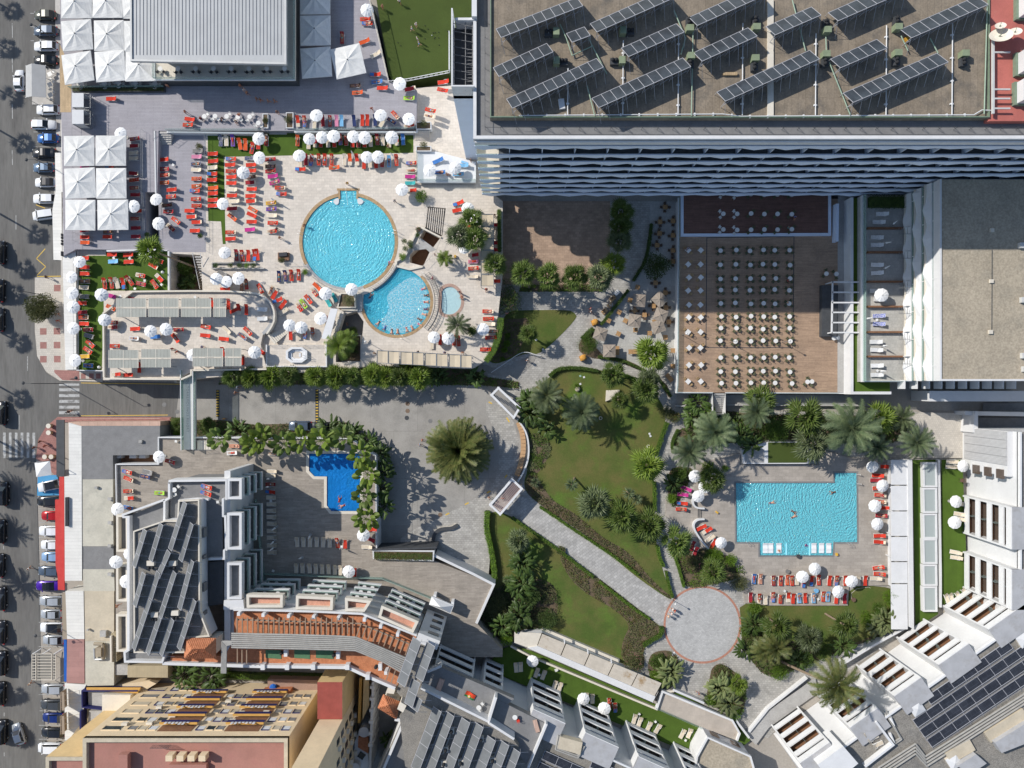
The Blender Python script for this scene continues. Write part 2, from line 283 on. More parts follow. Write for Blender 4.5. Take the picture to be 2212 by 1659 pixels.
for r,ys in((2,(1080,1195,1328,1440,1555)),(3,(160,400,610,925,1025,1165,1290,1410))):
 for y in ys:mark(0,r,335,y,540,y,.09)
for r,y0 in((0,200),(0,500),(0,900),(0,1300),(1,200),(1,1420),(2,270)):
 mark(0,r,105 if r==0 else(138 if r==1 and y0<500 else(238 if r==1 else 165)),y0,108 if r==0 else(138 if r==1 and y0<500 else(238 if r==1 else 165)),y0+125,.12)
for y in rn(30,1600,115):mark(0,3,36,y,36,y+32,.12)
for y in(1400,1480,1560):mark(0,2,30,y,30,y+30,.12)
sr('road_markings',g,M['worn_white'],'white painted crossings, bay lines and lane dashes on the street')
for a,b in(((390,490),(315,575)),((315,575),(395,645)),((395,645),(320,720)),((320,730),(525,727)),((310,110),(390,140))):
 mark(0,1,a[0],a[1],b[0],b[1],.14)
for a,b in(((700,1650),(1900,1665)),):mark(0,1,a[0],a[1],b[0],b[1],.12)
mark(0,2,700,275,1450,268,.12)
for x,y,x2,y2 in((2165,290,2190,330),(2010,155,2040,170),(2150,810,2170,785),(1995,940,2025,925),(1805,1042,1838,1025),(1638,1132,1670,1115)):mark(1,2,x,y,x2,y2,.25,.018)
mat('yellow_paint',(.62,.40,.05),(.66,.45,.08),1,.7,fn=.15);sr('road_markings',g,M['yellow_paint'],'yellow zigzag and dashes painted on street and driveway')
for c,r,x,y0,y1 in((0,2,1882,50,285),(1,2,527,45,340)):
 t=em('speed_hump',T(c,r,x,(y0+y1)/2),'yellow and black rubber speed hump across the driveway '+('near the footbridge' if c==0 else'beside the blue pool planting'),'speed hump','speed humps on the driveway');a,b=T(c,r,x,y0),T(c,r,x,y1);g.box(a.x,(a.y+b.y)/2,.006,.6,abs(a.y-b.y),.05);sub(t,'ramp',g,M['tar']);n=int((y1-y0)/23)
 for k in rn(n):
  y=a.y+(b.y-a.y)*(k+.5)/n;g.box(a.x,y,.057,.46,.22,.006);sub(t,'yellow_block',g,M['yellow_paint'])
mat('rusty_iron',(.17,.12,.085),1.35,3,.8,fn=.2)
for i,(x,y,m_)in en(((1310,170,'rusty_iron'),(1310,233,'rusty_iron'),(1303,293,'dark_grey'),(1506,320,'mid_grey'),(1592,1130,'rusty_iron'),(-680,240,'mid_grey'),(-792,178,'mid_grey'))):
 p=T(1,2,x,y);g.yc(p.x,p.y,.007,.42,.02,20)
 for k in rn(-3,4):g.box(p.x,p.y+k*.1,.027,2*sqrt(max(.01,.14-(k*.1)**2)),.03,.006)
 nm=['rusty round manhole cover, topmost of the three in the driveway','rusty round manhole cover, middle one of three in the driveway','dark round manhole cover, lowest of the three in the driveway','grey round manhole cover near the big round palm','rusty manhole cover near the curved bench','grey manhole cover on the asphalt left of the footbridge','worn grey manhole cover at the drive mouth, left of another'][i];th('manhole_cover',g,M[m_],nm,'manhole cover','manhole covers')
ZD,ZU=4.,5.2;bigC=T(1,1,800,430,ZD);UN=S*(HC-ZD)/HC;midC=T(1,1,1215,945,ZD)
def ring_to(c,r):return ci(c,r,72)
BIG_R,MID_R=400*UN,290*UN;wallR=475*UN;big_in=ci(bigC,BIG_R,96);mi_=[p for p in ci(midC,MID_R,160)if(p-Vc((bigC.x,bigC.y,0))).length>wallR];gaps=[(mi_[i]-mi_[i-1]).length for i in rn(len(mi_))];k=gaps.index(max(gaps));mi_=mi_[k:]+mi_[:k];a0=atan2(mi_[-1].y-bigC.y,mi_[-1].x-bigC.x);a1=atan2(mi_[0].y-bigC.y,mi_[0].x-bigC.x)
while a1-a0>pi:a1-=2*pi
while a1-a0<-pi:a1+=2*pi
mi_+=[Vc((bigC.x+wallR*cos(a0+(a1-a0)*q/14),bigC.y+wallR*sin(a0+(a1-a0)*q/14),0))for q in rn(1,14)];ki_=sp_(PL(1,1,'1605,850 1640,822 1690,816 1735,845 1765,895 1775,955 1758,1010 1712,1052 1665,1060 1615,1050 1600,1000 1606,925',ZD),2);si_=PL(1,1,'722,-20 870,-20 870,70 722,70',ZD);hb=[p for p in big_in if not(abs(p.x-T(1,1,796,0,ZD).x)<74*UN and p.y>bigC.y)];i0=max(rn(len(hb)),key=lambda i:(hb[i]-hb[i-1]).length);hb=hb[i0:]+hb[:i0];sL,sR=T(1,1,722,0,ZD).x,T(1,1,870,0,ZD).x;sT=T(1,1,0,-18,ZD).y;hb+=[Vc((sR,hb[-1].y,0)),Vc((sR,sT,0)),Vc((sL,sT,0)),Vc((sL,hb[0].y,0))]if hb[-1].x>hb[0].x else[Vc((sL,hb[-1].y,0)),Vc((sL,sT,0)),Vc((sR,sT,0)),Vc((sR,hb[0].y,0))];sw_=PL(1,1,'1480,125 1640,140 1610,372 1590,400 1500,520 1445,640 1330,610 1330,540 1400,470 1410,400 1465,300',ZD);well2=PL(0,1,'1470,530 1735,545 1750,850 1460,850',ZD);well3=PL(1,1,'690,1075 870,1030 930,1120 910,1330 905,1470 690,1470',ZD);deck=GL('0,1,1780,0 0,0,1780,1160 1,0,1370,1150 1380,760 1690,740 1880,740 2030,1659 2,1,-80,80 -85,760 1,1,2090,1080 2080,1100 2055,1300 1975,1460 1870,1525 980,1500 640,1560 100,1560 0,1,1560,1625 890,1625 890,1540 560,1540 545,560 655,500 1370,500 1370,0',ZD);deck2=GL('0,0,1370,1160 1780,1160 0,1,1780,520 1370,520',ZD);g.pz(deck,0,ZD,[hb,mi_,ki_,sw_,well2,well3]);sr('pool_deck',g,ds,'pale stone terrace round the round pools');g.pz(deck2,0,ZD+.006);sr('sunken_terrace',g,M['deck_grey_wood'],'grey planked terrace sunk beside the square parasols');up=GL('0,-1,520,0 1,-1,700,1659 1,0,990,0 1150,710 1390,780 1385,1110 320,1130 0,0,1370,1130 1360,1659 0,1,1255,0 1260,340 1240,500 660,495 550,550 0,0,530,970 520,0',ZU)
g.pz(up,0,ZU);sr('upper_terrace',g,M['deck_grey_wood'],'raised grey planked terrace round the restaurant');g.sh_(GL('0,0,515,380 620,600 615,970 520,970',ZU),ZU+.006);sr('timber_walk',g,tbr,'strip of yellowish timber planks at the street edge');g.pz(GL('1,0,990,-300 1900,-300 1880,150 1670,600 1670,625 1180,700 1150,650',4.6),0,4.6);sr('bowling_green',g,M['green_carpet'],'dark green bowling carpet beside the tower');g.pz(GL('0,0,530,975 640,975 0,1,665,340 668,1535 565,1535 540,590 545,0 0,0,530,1659',4.5),3.9,4.5);mat('sheet_white',(.66,.645,.60),1.09,.5,.5,bk=(40,.62,.03,.85,.04),fn=.04);th('shop_ledge',g,M['sheet_white'],'long white sheet-metal ledge over the street shopfronts');g.pz(GL('0,0,475,1320 525,1320 530,1560 0,1,535,590 462,585 452,160 0,0,480,1650',3.4),3.1,3.4);th('street_canopy',g,M['sheet_white'],'low grey canopy beside the parked cars at the terrace corner')
for txt,z,lab in(('0,0,1795,1165 1,0,330,1150 1360,1155 1360,1320 0,1350 0,0,1935,1355 0,1,1945,250 1950,450 1925,450 1910,255 1800,250 1795,0',ZD,'bright artificial lawn strip wrapped round the lounger rows by the round pool'),('0,1,665,550 915,550 915,505 1448,505 1448,852 900,852 880,1540 670,1540',ZD,'bright artificial lawn terrace at the street corner')):
 g.sh_(GL(txt,z),z+.012);sr('turf',g,tf,lab,'artificial lawn')
def ws_(name,lab,cat,m,items,gp=None):
 g=MB()
 for txt,z0,z1,t in items:g.wl(GL(txt,z1),z0,z1,t)
 return th(name,g,m,lab,cat,gp)
ws_('parapet_wall','white parapet wall stepping down between the upper terrace and the lawn strip','wall',wrn,[('1,0,330,1138 1390,1140 1395,1120',ZD,5.25,.3),('0,0,1440,1140 1,0,60,1150',ZD,5.25,.3)]);ws_('parapet_wall','white wall between the square parasols and the sunken terrace','wall',wrn,[('0,0,1335,1130 1345,1659 0,1,1350,60',ZD,5.3,.25),('0,1,1370,500 1240,500 920,508',ZD-.5,5.25,.3)]);ws_('parapet_wall','low white wall with stone coping around the corner lawn terrace','wall',wrn,[('0,1,662,500 664,1540 890,1545',ZD-.3,ZD+.5,.18),('0,1,1455,510 1458,850',ZD-.2,ZD+.45,.3),('0,1,915,505 1445,505',ZD-.2,ZD+.45,.15)]);ZP=4.9;pt=GL('0,1,895,870 1900,860 1,1,-80,880 0,878 60,905 110,955 140,1020 145,1100 110,1170 60,1230 40,1320 90,1520 0,1,1690,1530 1560,1610 905,1610',ZP);g.pz(pt,ZD-.4,ZP);sr('shop_roof_terrace',g,ds,'raised stone terrace with slatted pergolas above the shops');g.wl(sl_(GL('0,1,895,1600 890,862 1900,852 1,1,-60,868 20,880 100,925 150,1000 160,1100 130,1170 90,1225',ZP+.6),1),ZP-.6,ZP+.6,.3);g.wl(GL('0,1,900,1612 1565,1618 1650,1580 1650,1540 1,1,90,1530',ZP+.6),0,ZP+.6,.3);th('parapet_wall',g,cr,'grey stone parapet round the pergola terrace with one curved corner');mat('slate_grey',(.33,.335,.335),1.15,1,.7,fn=.06);lw=sl_(PL(1,1,'0,890 70,915 125,970 150,1040 145,1110 110,1170 60,1225',ZP),2);g.wl([p for p in lw],ZP-.3,ZP+.03,.55);sr('stone_band',g,M['slate_grey'],'grey stone band round the curved terrace corner')
for i in rn(8):
 a=T(1,1,105+i*14,1235-i*7,ZP);b=T(1,1,165+i*13,1310-i*13,ZP);z=ZP-.11*(i+1);g.bar((a.x,a.y,z),(b.x,b.y,z),.34,.2)
th('stone_stair',g,cr,'fan-shaped stone stair below the curved terrace corner')
def pool(lab,ol_,z,depth,bsn,wat,wlab,floor_mat=None):
 g=MB();zt,zb=z-.12,z-depth;o=ccw(ol_);n=len(o)
 for i in rn(n):
  a,b=o[i],o[(i+1)%n];g.quad((b[0],b[1],zb),(a[0],a[1],zb),(a[0],a[1],z+.004),(b[0],b[1],z+.004))
 g.sh_(o,zb);sr('pool_basin',g,bsn,lab,'pool');g=MB();g.sh_(op_(o,-.01),zt);sr('pool_water',g,wat,wlab,'water')
def op_(o,d):return[Vc((p[0],p[1],0))for p in offset(o,-d,True)]
wt('water_cyan',(.20,.82,.98),.52,2.2,.5,rg0=bigC);wt('water_teal',(.10,.68,.90),.5,2.4,.5);wt('water_blue',(.02,.34,.94),.45,1.6,.3);wt('water_pale',(.66,.92,.93),.6,2.,.15);wt('water_rect',(.21,.84,.98),.54,2.4,.6,rg0=W(7250,4300,.3));pool('large round tiled basin of turquoise pool',hb,ZD,1.25,M['pool_cyan'],M['water_cyan'],'turquoise rippled water of the large circular pool');pool('crescent-edged tiled basin of the swimming jets pool',mi_,ZD,1.3,M['pool_cyan'],M['water_teal'],'foaming turquoise water of the half-moon pool');pool('pale shallow basin of the small toddler pool',ki_,ZD,.4,M['pool_pale'],M['water_pale'],'still pale water of the toddler pool');fo_=bpy.data.materials.new('pool_froth');nt=NT(fo_);nz=nt.n('ShaderNodeTexNoise',{'Scale':3.6,'Detail':8,'Roughness':.75});mx=nt.n('ShaderNodeMixShader');nt.l(ra_(nt,nz.outputs[0],.42,.76),mx.inputs[0]);nt.l(nt.n('ShaderNodeBsdfTransparent').outputs[0],mx.inputs[1]);nt.l(nt.n('ShaderNodeBsdfDiffuse',{0:(.72,.93,.95,1)}).outputs[0],mx.inputs[2]);nt.l(mx.outputs[0],nt.n('ShaderNodeOutputMaterial').inputs[0]);nt.l(nt.n('ShaderNodeNewGeometry').outputs[0],nz.inputs[0]);fp=sp_(PL(1,1,'1340,720 1440,760 1490,880 1500,1000 1440,1120 1330,1210 1200,1225 1090,1180 1075,1110 1130,1060 1150,980 1120,900 1200,820',ZD),3);g.sh_(fp,ZD-.112);o=sr('pool_foam',g,fo_,'pale bubbling patch stirred up by jets in the half-moon pool')
def cp_(lab,c,r0,r1,a0,a1,m,z,n=96):
 g=MB();A,B=ci(c,r0,n,a0,a1),ci(c,r1,n,a0,a1)
 for i in rn(n-1):
  for p,q,z0,z1 in((A,B,z+.03,z+.03),):
   g.quad((A[i].x,A[i].y,z0),(B[i].x,B[i].y,z0),(B[i+1].x,B[i+1].y,z0),(A[i+1].x,A[i+1].y,z0))
  g.quad((A[i+1].x,A[i+1].y,z-.15),(A[i].x,A[i].y,z-.15),(A[i].x,A[i].y,z+.03),(A[i+1].x,A[i+1].y,z+.03))
 sr('pool_coping',g,m,lab,'pool edge')
mat('coping_tiles',(.33,.215,.11),(.43,.30,.165),1.6,.7,fn=.2,_f=3);cp_('brown tiled rim round the upper and right side of the round pool',bigC,BIG_R*.998,427*UN,101,208+0,M['coping_tiles'],ZD);cp_('brown tiled rim on the right of the round pool',bigC,BIG_R*.998,427*UN,-72,79,M['coping_tiles'],ZD);cp_('grey stone rim on the lower left of the round pool',bigC,BIG_R*.998,418*UN,208,288,M['slate_grey'],ZD);cp_('brown tiled rim round the half-moon pool',midC,MID_R*.998,316*UN,-168,46,M['coping_tiles'],ZD)
def rs_(lab,inner,d,m,z):
 g=MB();o=ccw(inner);q=offset(o,-d,True);n=len(o)
 for i in rn(n):
  j=(i+1)%n;g.quad((o[i][0],o[i][1],z),(q[i][0],q[i][1],z),(q[j][0],q[j][1],z),(o[j][0],o[j][1],z));g.quad((o[j][0],o[j][1],z-.2),(o[i][0],o[i][1],z-.2),(o[i][0],o[i][1],z),(o[j][0],o[j][1],z))
 return sr('pool_coping',g,m,lab,'pool edge')
rs_('rose stone rim round the toddler pool',ki_,27*UN,M['coping_rose'],ZD+.03)
for i in rn(7):
 y0,y1=T(1,1,0,-15+i*19,ZD).y,T(1,1,0,-15+(i+1)*19,ZD).y;x0,x1=T(1,1,724,0,ZD).x,T(1,1,868,0,ZD).x;g.box((x0+x1)/2,(y0+y1)/2,ZD-1.2,x1-x0-.01,y0-y1-.03,1.2-.28-i*.13)
st=th('pool_steps',g,M['pool_light'],'pale blue steps leading down into the large circular pool')
for pts in('662,75 716,45 718,95 700,112 680,105','876,45 935,75 918,102 895,110 876,95'):
 g.pz(sp_(PL(1,1,pts,ZD),2),ZD-1.2,ZD+.05);th('step_cheek',g,wrn,'rounded white ledge %s of the pool steps'%('left' if pts[0]=='6' else'right'))
g.wl(PL(1,1,'718,-10 720,60',ZD),ZD-.3,ZD+.04,.35);g.wl(PL(1,1,'875,60 877,-10',ZD),ZD-.3,ZD+.04,.35);g.wl(PL(1,1,'700,-22 895,-22',ZD),ZD-.3,ZD+.034,.4);th('step_kerb',g,M['coping_tiles'],'brown tiled kerb round the head of the pool steps')
def rl(name,lab,cat,pts,z0,h,m,r=.025,posts=None,mid=0,gp=None,step=1.4):
 g=MB();P=[Vc((p[0],p[1],z0+h))for p in pts];g.path(P,r,5)
 for k in rn(mid):
  zz=h*(k+1)/(mid+1);g.path([Vc((p[0],p[1],z0+zz))for p in pts],r*.7,4)
 for a,b in zip(P,P[1:]):
  n=max(1,int((b-a).length/step))
  for i in rn(n+1):
   q=a+(b-a)*(i/n);g.tu((q.x,q.y,z0),q,r*.8,r*.8,4)
 return th(name,g,m,lab,cat,gp)
rl('pool_handrail','steel handrail down the middle of the pool steps','handrail',PL(1,1,'782,-40 800,118',ZD),ZD-.3,1.,stl)
for i,(p,q,l)in en((((370,350),(425,385),'left side of the round pool'),((1185,345),(1245,370),'right side of the round pool'),((1425,705),(1475,740),'upper right of the half-moon pool'),((1255,1250),(1300,1275),'bottom of the half-moon pool'))):
 a,b=T(1,1,*p,ZD),T(1,1,*q,ZD);d=(b-a);n=Vc((-d.y,d.x,0)).normalized()*.28
 for s in(-1,1):
  pts=[a+n*s+Vc((0,0,.0)),a+n*s+Vc((0,0,.7)),a+d*.4+n*s+Vc((0,0,.95)),b+n*s+Vc((0,0,.6)),b+n*s+Vc((0,0,-1.))];g.path(pts,.03,5)
 for zz in(-.2,-.5,-.8):c=b+Vc((0,0,zz));g.tu(c-n,c+n,.03,.03,5)
 th('pool_ladder',g,stl,'curved steel pool ladder at the '+l,'pool ladder','pool ladders')
g.wl(ci(bigC,462*UN,24,-63,-25),ZD-.2,ZD+.35,.28);th('pool_wall',g,gyc,'curved grey wall between the circular and half-moon pools');rl('pool_railing','curved dark railing between the two big pools','railing',ci(bigC,448*UN,14,-66,-28),ZD,.9,rm,mid=1);rl('pool_railing','curved dark railing left below the round pool','railing',ci(bigC,432*UN,14,208,285),ZD,.9,rm,mid=1)
for rr in(335*UN,375*UN):
 A=ci(midC,rr,18,-43,41)
 for zz in(.5,.95):g.path([Vc((p.x,p.y,ZD+zz))for p in A],.04,5)
 for p in A:g.tu((p.x,p.y,ZD),(p.x,p.y,ZD+.95),.03,.03,4)
A,B=ci(midC,335*UN,30,-43,41),ci(midC,375*UN,30,-43,41)
for a,b in zip(A,B):g.tu((a.x,a.y,ZD+.95),(b.x,b.y,ZD+.95),.025,.025,4)
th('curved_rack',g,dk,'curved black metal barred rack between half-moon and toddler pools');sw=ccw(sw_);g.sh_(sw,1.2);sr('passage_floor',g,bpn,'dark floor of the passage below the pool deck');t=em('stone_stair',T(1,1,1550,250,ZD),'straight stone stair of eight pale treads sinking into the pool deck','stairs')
for i in rn(9):
 a,b=T(1,1,1482+i*17.5,133+i*1.5,ZD),T(1,1,1464+i*17,300+i*9,ZD);z=ZD-.02-.0*i;g.bar((a.x,a.y,z),(b.x,b.y,z),.17,.12)
sub(t,'tread',g,ds);g.sh_(PL(1,1,'1480,126 1640,141 1612,372 1460,310',ZD),ZD-.55);sub(t,'riser_well',g,mg)
for x0,y0,x1,y1,l in((1455,205,1665,285,'lower'),(1470,240,1600,330,'upper')):
 rl('stair_handrail','steel handrail slanting across the stone stair, '+l+' one','handrail',PL(1,1,'%d,%d %d,%d'%(x0,y0,x1,y1),ZD),ZD,.8,stl,gp='handrails of the deck stair')
g.pz(PL(1,1,'1395,425 1420,395 1560,500 1500,520 1445,470',ZD),3.6,4.02);g.pz(PL(1,1,'1330,540 1360,505 1480,490 1480,478 1400,440 1300,560',ZD),3.6,4.05);th('passage_lintel',g,gyc,'grey concrete bridge slab over the dark passage');g.wl(PL(1,1,'1412,300 1600,395',ZD),ZD-1,ZD+.3,.3);g.wl(PL(1,1,'1412,300 1290,560 1215,600',ZD),ZD-1,ZD+.45,.3);g.wl(PL(1,1,'1215,600 1210,640 1330,670 1445,645',ZD),ZD-1.5,ZD+.3,.35);th('passage_wall',g,cr,'pale stone walls framing the sunken passage beside the round pool');rl('glass_rail','railing along the upper edge of the sunken passage','railing',PL(1,1,'1440,650 1560,520 1600,420',ZD),ZD,.9,rm);ZT=5.;g.pz(PL(1,0,'1395,1310 1560,1310 1900,1400 1900,1575 1395,1575',ZT),ZT-.35,ZT);g.pz(PL(1,0,'1395,1545 1900,1545 1900,1578 1395,1578',ZT),ZT-.5,ZT+.02);t=tag(em('raised_sun_terrace',T(1,0,1600,1450,ZT)),'small white raised terrace with glass railing beside the tower foot');sub(t,'floor_slab',g,wp);g.wl(PL(1,0,'1393,1310 1393,1560 1902,1560 1902,1480',ZT),ZT,ZT+1,.04);sub(t,'glass_railing',g,rgl)
for a,b in(((1380,1310),(1500,1480)),((1440,1310),(1560,1460)),((1395,1310),(1430,1400))):
 pass
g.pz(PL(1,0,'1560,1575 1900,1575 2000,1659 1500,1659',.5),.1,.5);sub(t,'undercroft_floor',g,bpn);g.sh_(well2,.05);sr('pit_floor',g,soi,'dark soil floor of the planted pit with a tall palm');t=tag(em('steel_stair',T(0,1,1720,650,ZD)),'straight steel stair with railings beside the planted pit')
for i in rn(13):
 y=560+i*21;a,b=T(0,1,1685+i*2,y,ZD),T(0,1,1748,y+2,ZD);z=ZD-.2*i;g.bar((a.x,a.y,z),(b.x,b.y,z),.3,.06)
sub(t,'tread',g,kb)
for x in(1683,1750):g.path([T(0,1,x,535,ZD)+Vc((0,0,1)),T(0,1,x+12,830,ZD)+Vc((0,0,-1.6))],.05,4)
for i in rn(20):
 p=T(0,1,1683+i*.6,540+i*14,ZD);g.tu(p+Vc((0,0,1-i*.13)),p+Vc((0,0,-i*.13)),.02,.02,4)
sub(t,'railing',g,wp)
def stp(name,lab,c,r,x0,x1,y0,y1,n,z0,z1,m,vert=True,railm=None):
 t=tag(em(name,T(c,r,(x0+x1)/2,(y0+y1)/2,z0)),lab,'stairs');g=MB()
 for i in rn(n):
  z=z0+(z1-z0)*(i+.5)/n
  if vert:a,b=T(c,r,x0,y0+(y1-y0)*i/n,z),T(c,r,x1,y0+(y1-y0)*(i+1)/n,z)
  else:a,b=T(c,r,x0+(x1-x0)*i/n,y0,z),T(c,r,x0+(x1-x0)*(i+1)/n,y1,z)
  g.box((a.x+b.x)/2,(a.y+b.y)/2,min(z0,z1)-.3,abs(a.x-b.x)-.01,abs(a.y-b.y)-.01,z-min(z0,z1)+.3)
 sub(t,'step',g,m);g=MB()
 for q in((x0,x1)if vert else(y0,y1)):
  a,b=(T(c,r,q,y0,z0),T(c,r,q,y1,z1))if vert else(T(c,r,x0,q,z0),T(c,r,x1,q,z1));a.z,b.z=z0+.95,z1+.95;g.path([a,b],.03,4)
  for k in rn(4):
   p=a+(b-a)*(k/3);g.tu(p,p-Vc((0,0,.95)),.02,.02,4)
 sub(t,'handrail',g,railm or rm)
 return t
stp('stone_stair','pale stair with glass railing down to the sunken terrace',0,0,1345,1480,1135,1248,6,ZU-.05,ZD+.1,kb);stp('stone_stair','wide pale stair between two planters down to the lawn strip',1,0,115,265,1000,1160,7,ZU-.02,ZD+.1,kb);stp('stone_stair','wide stone stair beside the planter at the lawn strip end',1,0,1370,1500,1130,1210,6,ZU-.05,ZD+.05,ds)
for x,y,w,h,l in((1385,1055,125,60,'upper end of the wide stone stair'),(1385,1265,125,40,'lower end of the wide stone stair'),(60,985,42,120,'left side of the pale stair'),(262,975,58,130,'right side of the pale stair')):
 t=tag(em('planter',T(1,0,x+w/2,y+h/2,ZU)),'white box planter with leafy shrub at the '+l,'planter','white planters by the stairs');a,b=T(1,0,x,y,ZU+.3),T(1,0,x+w,y+h,ZU+.3);g.wl([(a.x,a.y),(b.x,a.y),(b.x,b.y),(a.x,b.y)],ZD,ZU+.35,.14,True);sub(t,'trough',g,wrn);cx,cy=(a.x+b.x)/2,(a.y+b.y)/2;g.box(cx,cy,ZD,abs(a.x-b.x)-.1,abs(a.y-b.y)-.1,ZU+.25-ZD);sub(t,'soil',g,soi)
ZH=4.5;g.pz(PL(1,1,'95,1320 610,1320 615,1505 95,1505',ZH),ZD-1,ZH);sr('tub_terrace',g,ds,'small stone terrace holding the hot tub');g.wl(PL(1,1,'610,1290 612,1508 95,1506 95,1320',ZH),ZD-1,ZH+.35,.22);th('parapet_wall',g,wrn,'low white wall round the hot tub terrace');t=tag(em('hot_tub',T(1,1,357,1408,ZH)),'white octagonal hot tub with no water in it');c=T(1,1,357,1408,ZH)
def oct_(rx,ry,k=.45):return[Vc((c.x+sx*rx*(1 if i in(0,3)else k),c.y+sy*ry*(k if i in(0,3)else 1),0))for(sx,sy,i)in((1,-1,0),(1,1,0),(1,1,1),(-1,1,1),(-1,1,3),(-1,-1,3),(-1,-1,2),(1,-1,2))]
g.pz(oct_(1.95,1.42,.5),ZH,ZH+.55,[oct_(1.55,1.05,.5)]);sub(t,'rim',g,wp);g.pz(oct_(1.52,1.02,.5),ZH-.2,ZH+.12,[oct_(.95,.65,.5)]);g.sh_(oct_(1.,.7,.5),ZH-.1);g.box(c.x+.5,c.y,ZH-.1,.35,.7,.2);sub(t,'seat_shell',g,mat('tub_white',(.66,.67,.68),1.06,1,.3))
for s in(-.2,.2):g.path([Vc((c.x+1.1,c.y-.3+s,ZH+.2)),Vc((c.x+1.3,c.y-.3+s,ZH+1.1)),Vc((c.x+2.4,c.y-.5+s,ZH+.9)),Vc((c.x+2.5,c.y-.5+s,ZH))],.03,5)
sub(t,'grab_rail',g,stl);rl('terrace_railing','dark railing above the hot tub terrace','railing',PL(1,1,'120,1325 575,1325',ZH),ZH,1.,rm,mid=2);t=tag(em('pool_bar',T(1,1,660,1140,ZD)),'small pool bar with sloping white roof panel beside the half-moon pool');a=[T(1,1,645,1005,6.3),T(1,1,705,1010,6.3),T(1,1,635,1275,6.3),T(1,1,565,1265,6.3)];g.pz(a,6.15,6.3,bottom=True);sub(t,'roof',g,wp);a=[T(1,1,705,1010,4.9),T(1,1,760,1035,4.9),T(1,1,685,1285,4.9),T(1,1,635,1275,4.9)];g.pz(a,ZD-1,4.9);sub(t,'counter',g,ds)
for x,y in((720,1060),(705,1120),(690,1180),(672,1240)):
 p=T(1,1,x,y,4.9);g.box(p.x,p.y,4.9,.5,1.,.08,R(-15))
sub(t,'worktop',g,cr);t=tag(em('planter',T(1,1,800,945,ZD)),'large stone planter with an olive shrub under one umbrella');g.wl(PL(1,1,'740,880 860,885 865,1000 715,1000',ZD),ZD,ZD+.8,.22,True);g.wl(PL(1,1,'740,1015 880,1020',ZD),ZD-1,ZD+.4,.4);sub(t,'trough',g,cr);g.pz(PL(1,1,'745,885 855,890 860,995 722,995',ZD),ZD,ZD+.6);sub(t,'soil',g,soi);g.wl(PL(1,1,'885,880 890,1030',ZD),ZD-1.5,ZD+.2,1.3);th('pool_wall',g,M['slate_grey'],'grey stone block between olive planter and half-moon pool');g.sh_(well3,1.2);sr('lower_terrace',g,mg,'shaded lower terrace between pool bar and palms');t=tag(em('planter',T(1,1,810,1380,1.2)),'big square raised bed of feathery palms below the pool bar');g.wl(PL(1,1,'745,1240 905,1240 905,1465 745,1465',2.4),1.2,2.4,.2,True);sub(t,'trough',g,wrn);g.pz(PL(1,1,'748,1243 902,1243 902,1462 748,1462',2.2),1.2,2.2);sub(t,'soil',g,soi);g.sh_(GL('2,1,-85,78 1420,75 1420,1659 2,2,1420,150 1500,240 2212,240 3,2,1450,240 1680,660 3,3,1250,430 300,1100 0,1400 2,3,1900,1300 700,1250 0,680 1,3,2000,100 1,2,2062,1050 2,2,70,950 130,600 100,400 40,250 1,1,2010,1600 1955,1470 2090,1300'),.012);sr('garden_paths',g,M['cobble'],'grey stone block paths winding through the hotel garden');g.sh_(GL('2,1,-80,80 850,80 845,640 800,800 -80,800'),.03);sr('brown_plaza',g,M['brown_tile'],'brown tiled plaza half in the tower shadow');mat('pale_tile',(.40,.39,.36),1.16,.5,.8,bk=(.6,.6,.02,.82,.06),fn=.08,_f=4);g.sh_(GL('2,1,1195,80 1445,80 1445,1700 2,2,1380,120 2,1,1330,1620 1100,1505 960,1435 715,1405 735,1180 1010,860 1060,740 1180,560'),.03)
sr('dining_terrace',g,M['pale_tile'],'pale tiled garden dining terrace');dp=sp_(GL('2,2,60,950 220,1045 700,1360 2,3,1040,0 1365,215 1420,330 1320,450 1190,350 710,0 2,2,0,1115 -30,1060'),1);g.sh_(dp,.03);sr('diagonal_path',g,M['cobble_diag'],'wide diagonal path of pale stone blocks to the round plaza');pc=T(2,3,1645,420);pr=318*S;g.sh_(ci(pc,pr,80),.034);sr('round_plaza',g,mat('cobble_round',(.40,.395,.38),1.17,.4,.85,bk=(.35,.24,.02,.8,.12),fn=.12,_f=6),'round plaza of small grey stones');cp_('ring of red brick round the stone plaza',pc,pr,pr+18*S,0,360,M['brick_red'],.01)
def bed(name,txt,z,m,lab,k=2):
 g=MB();p=sp_(GL(txt),k)if k else GL(txt);g.sh_(p,z);return sr(name,g,m,lab,'lawn' if'lawn' in name else'bed')
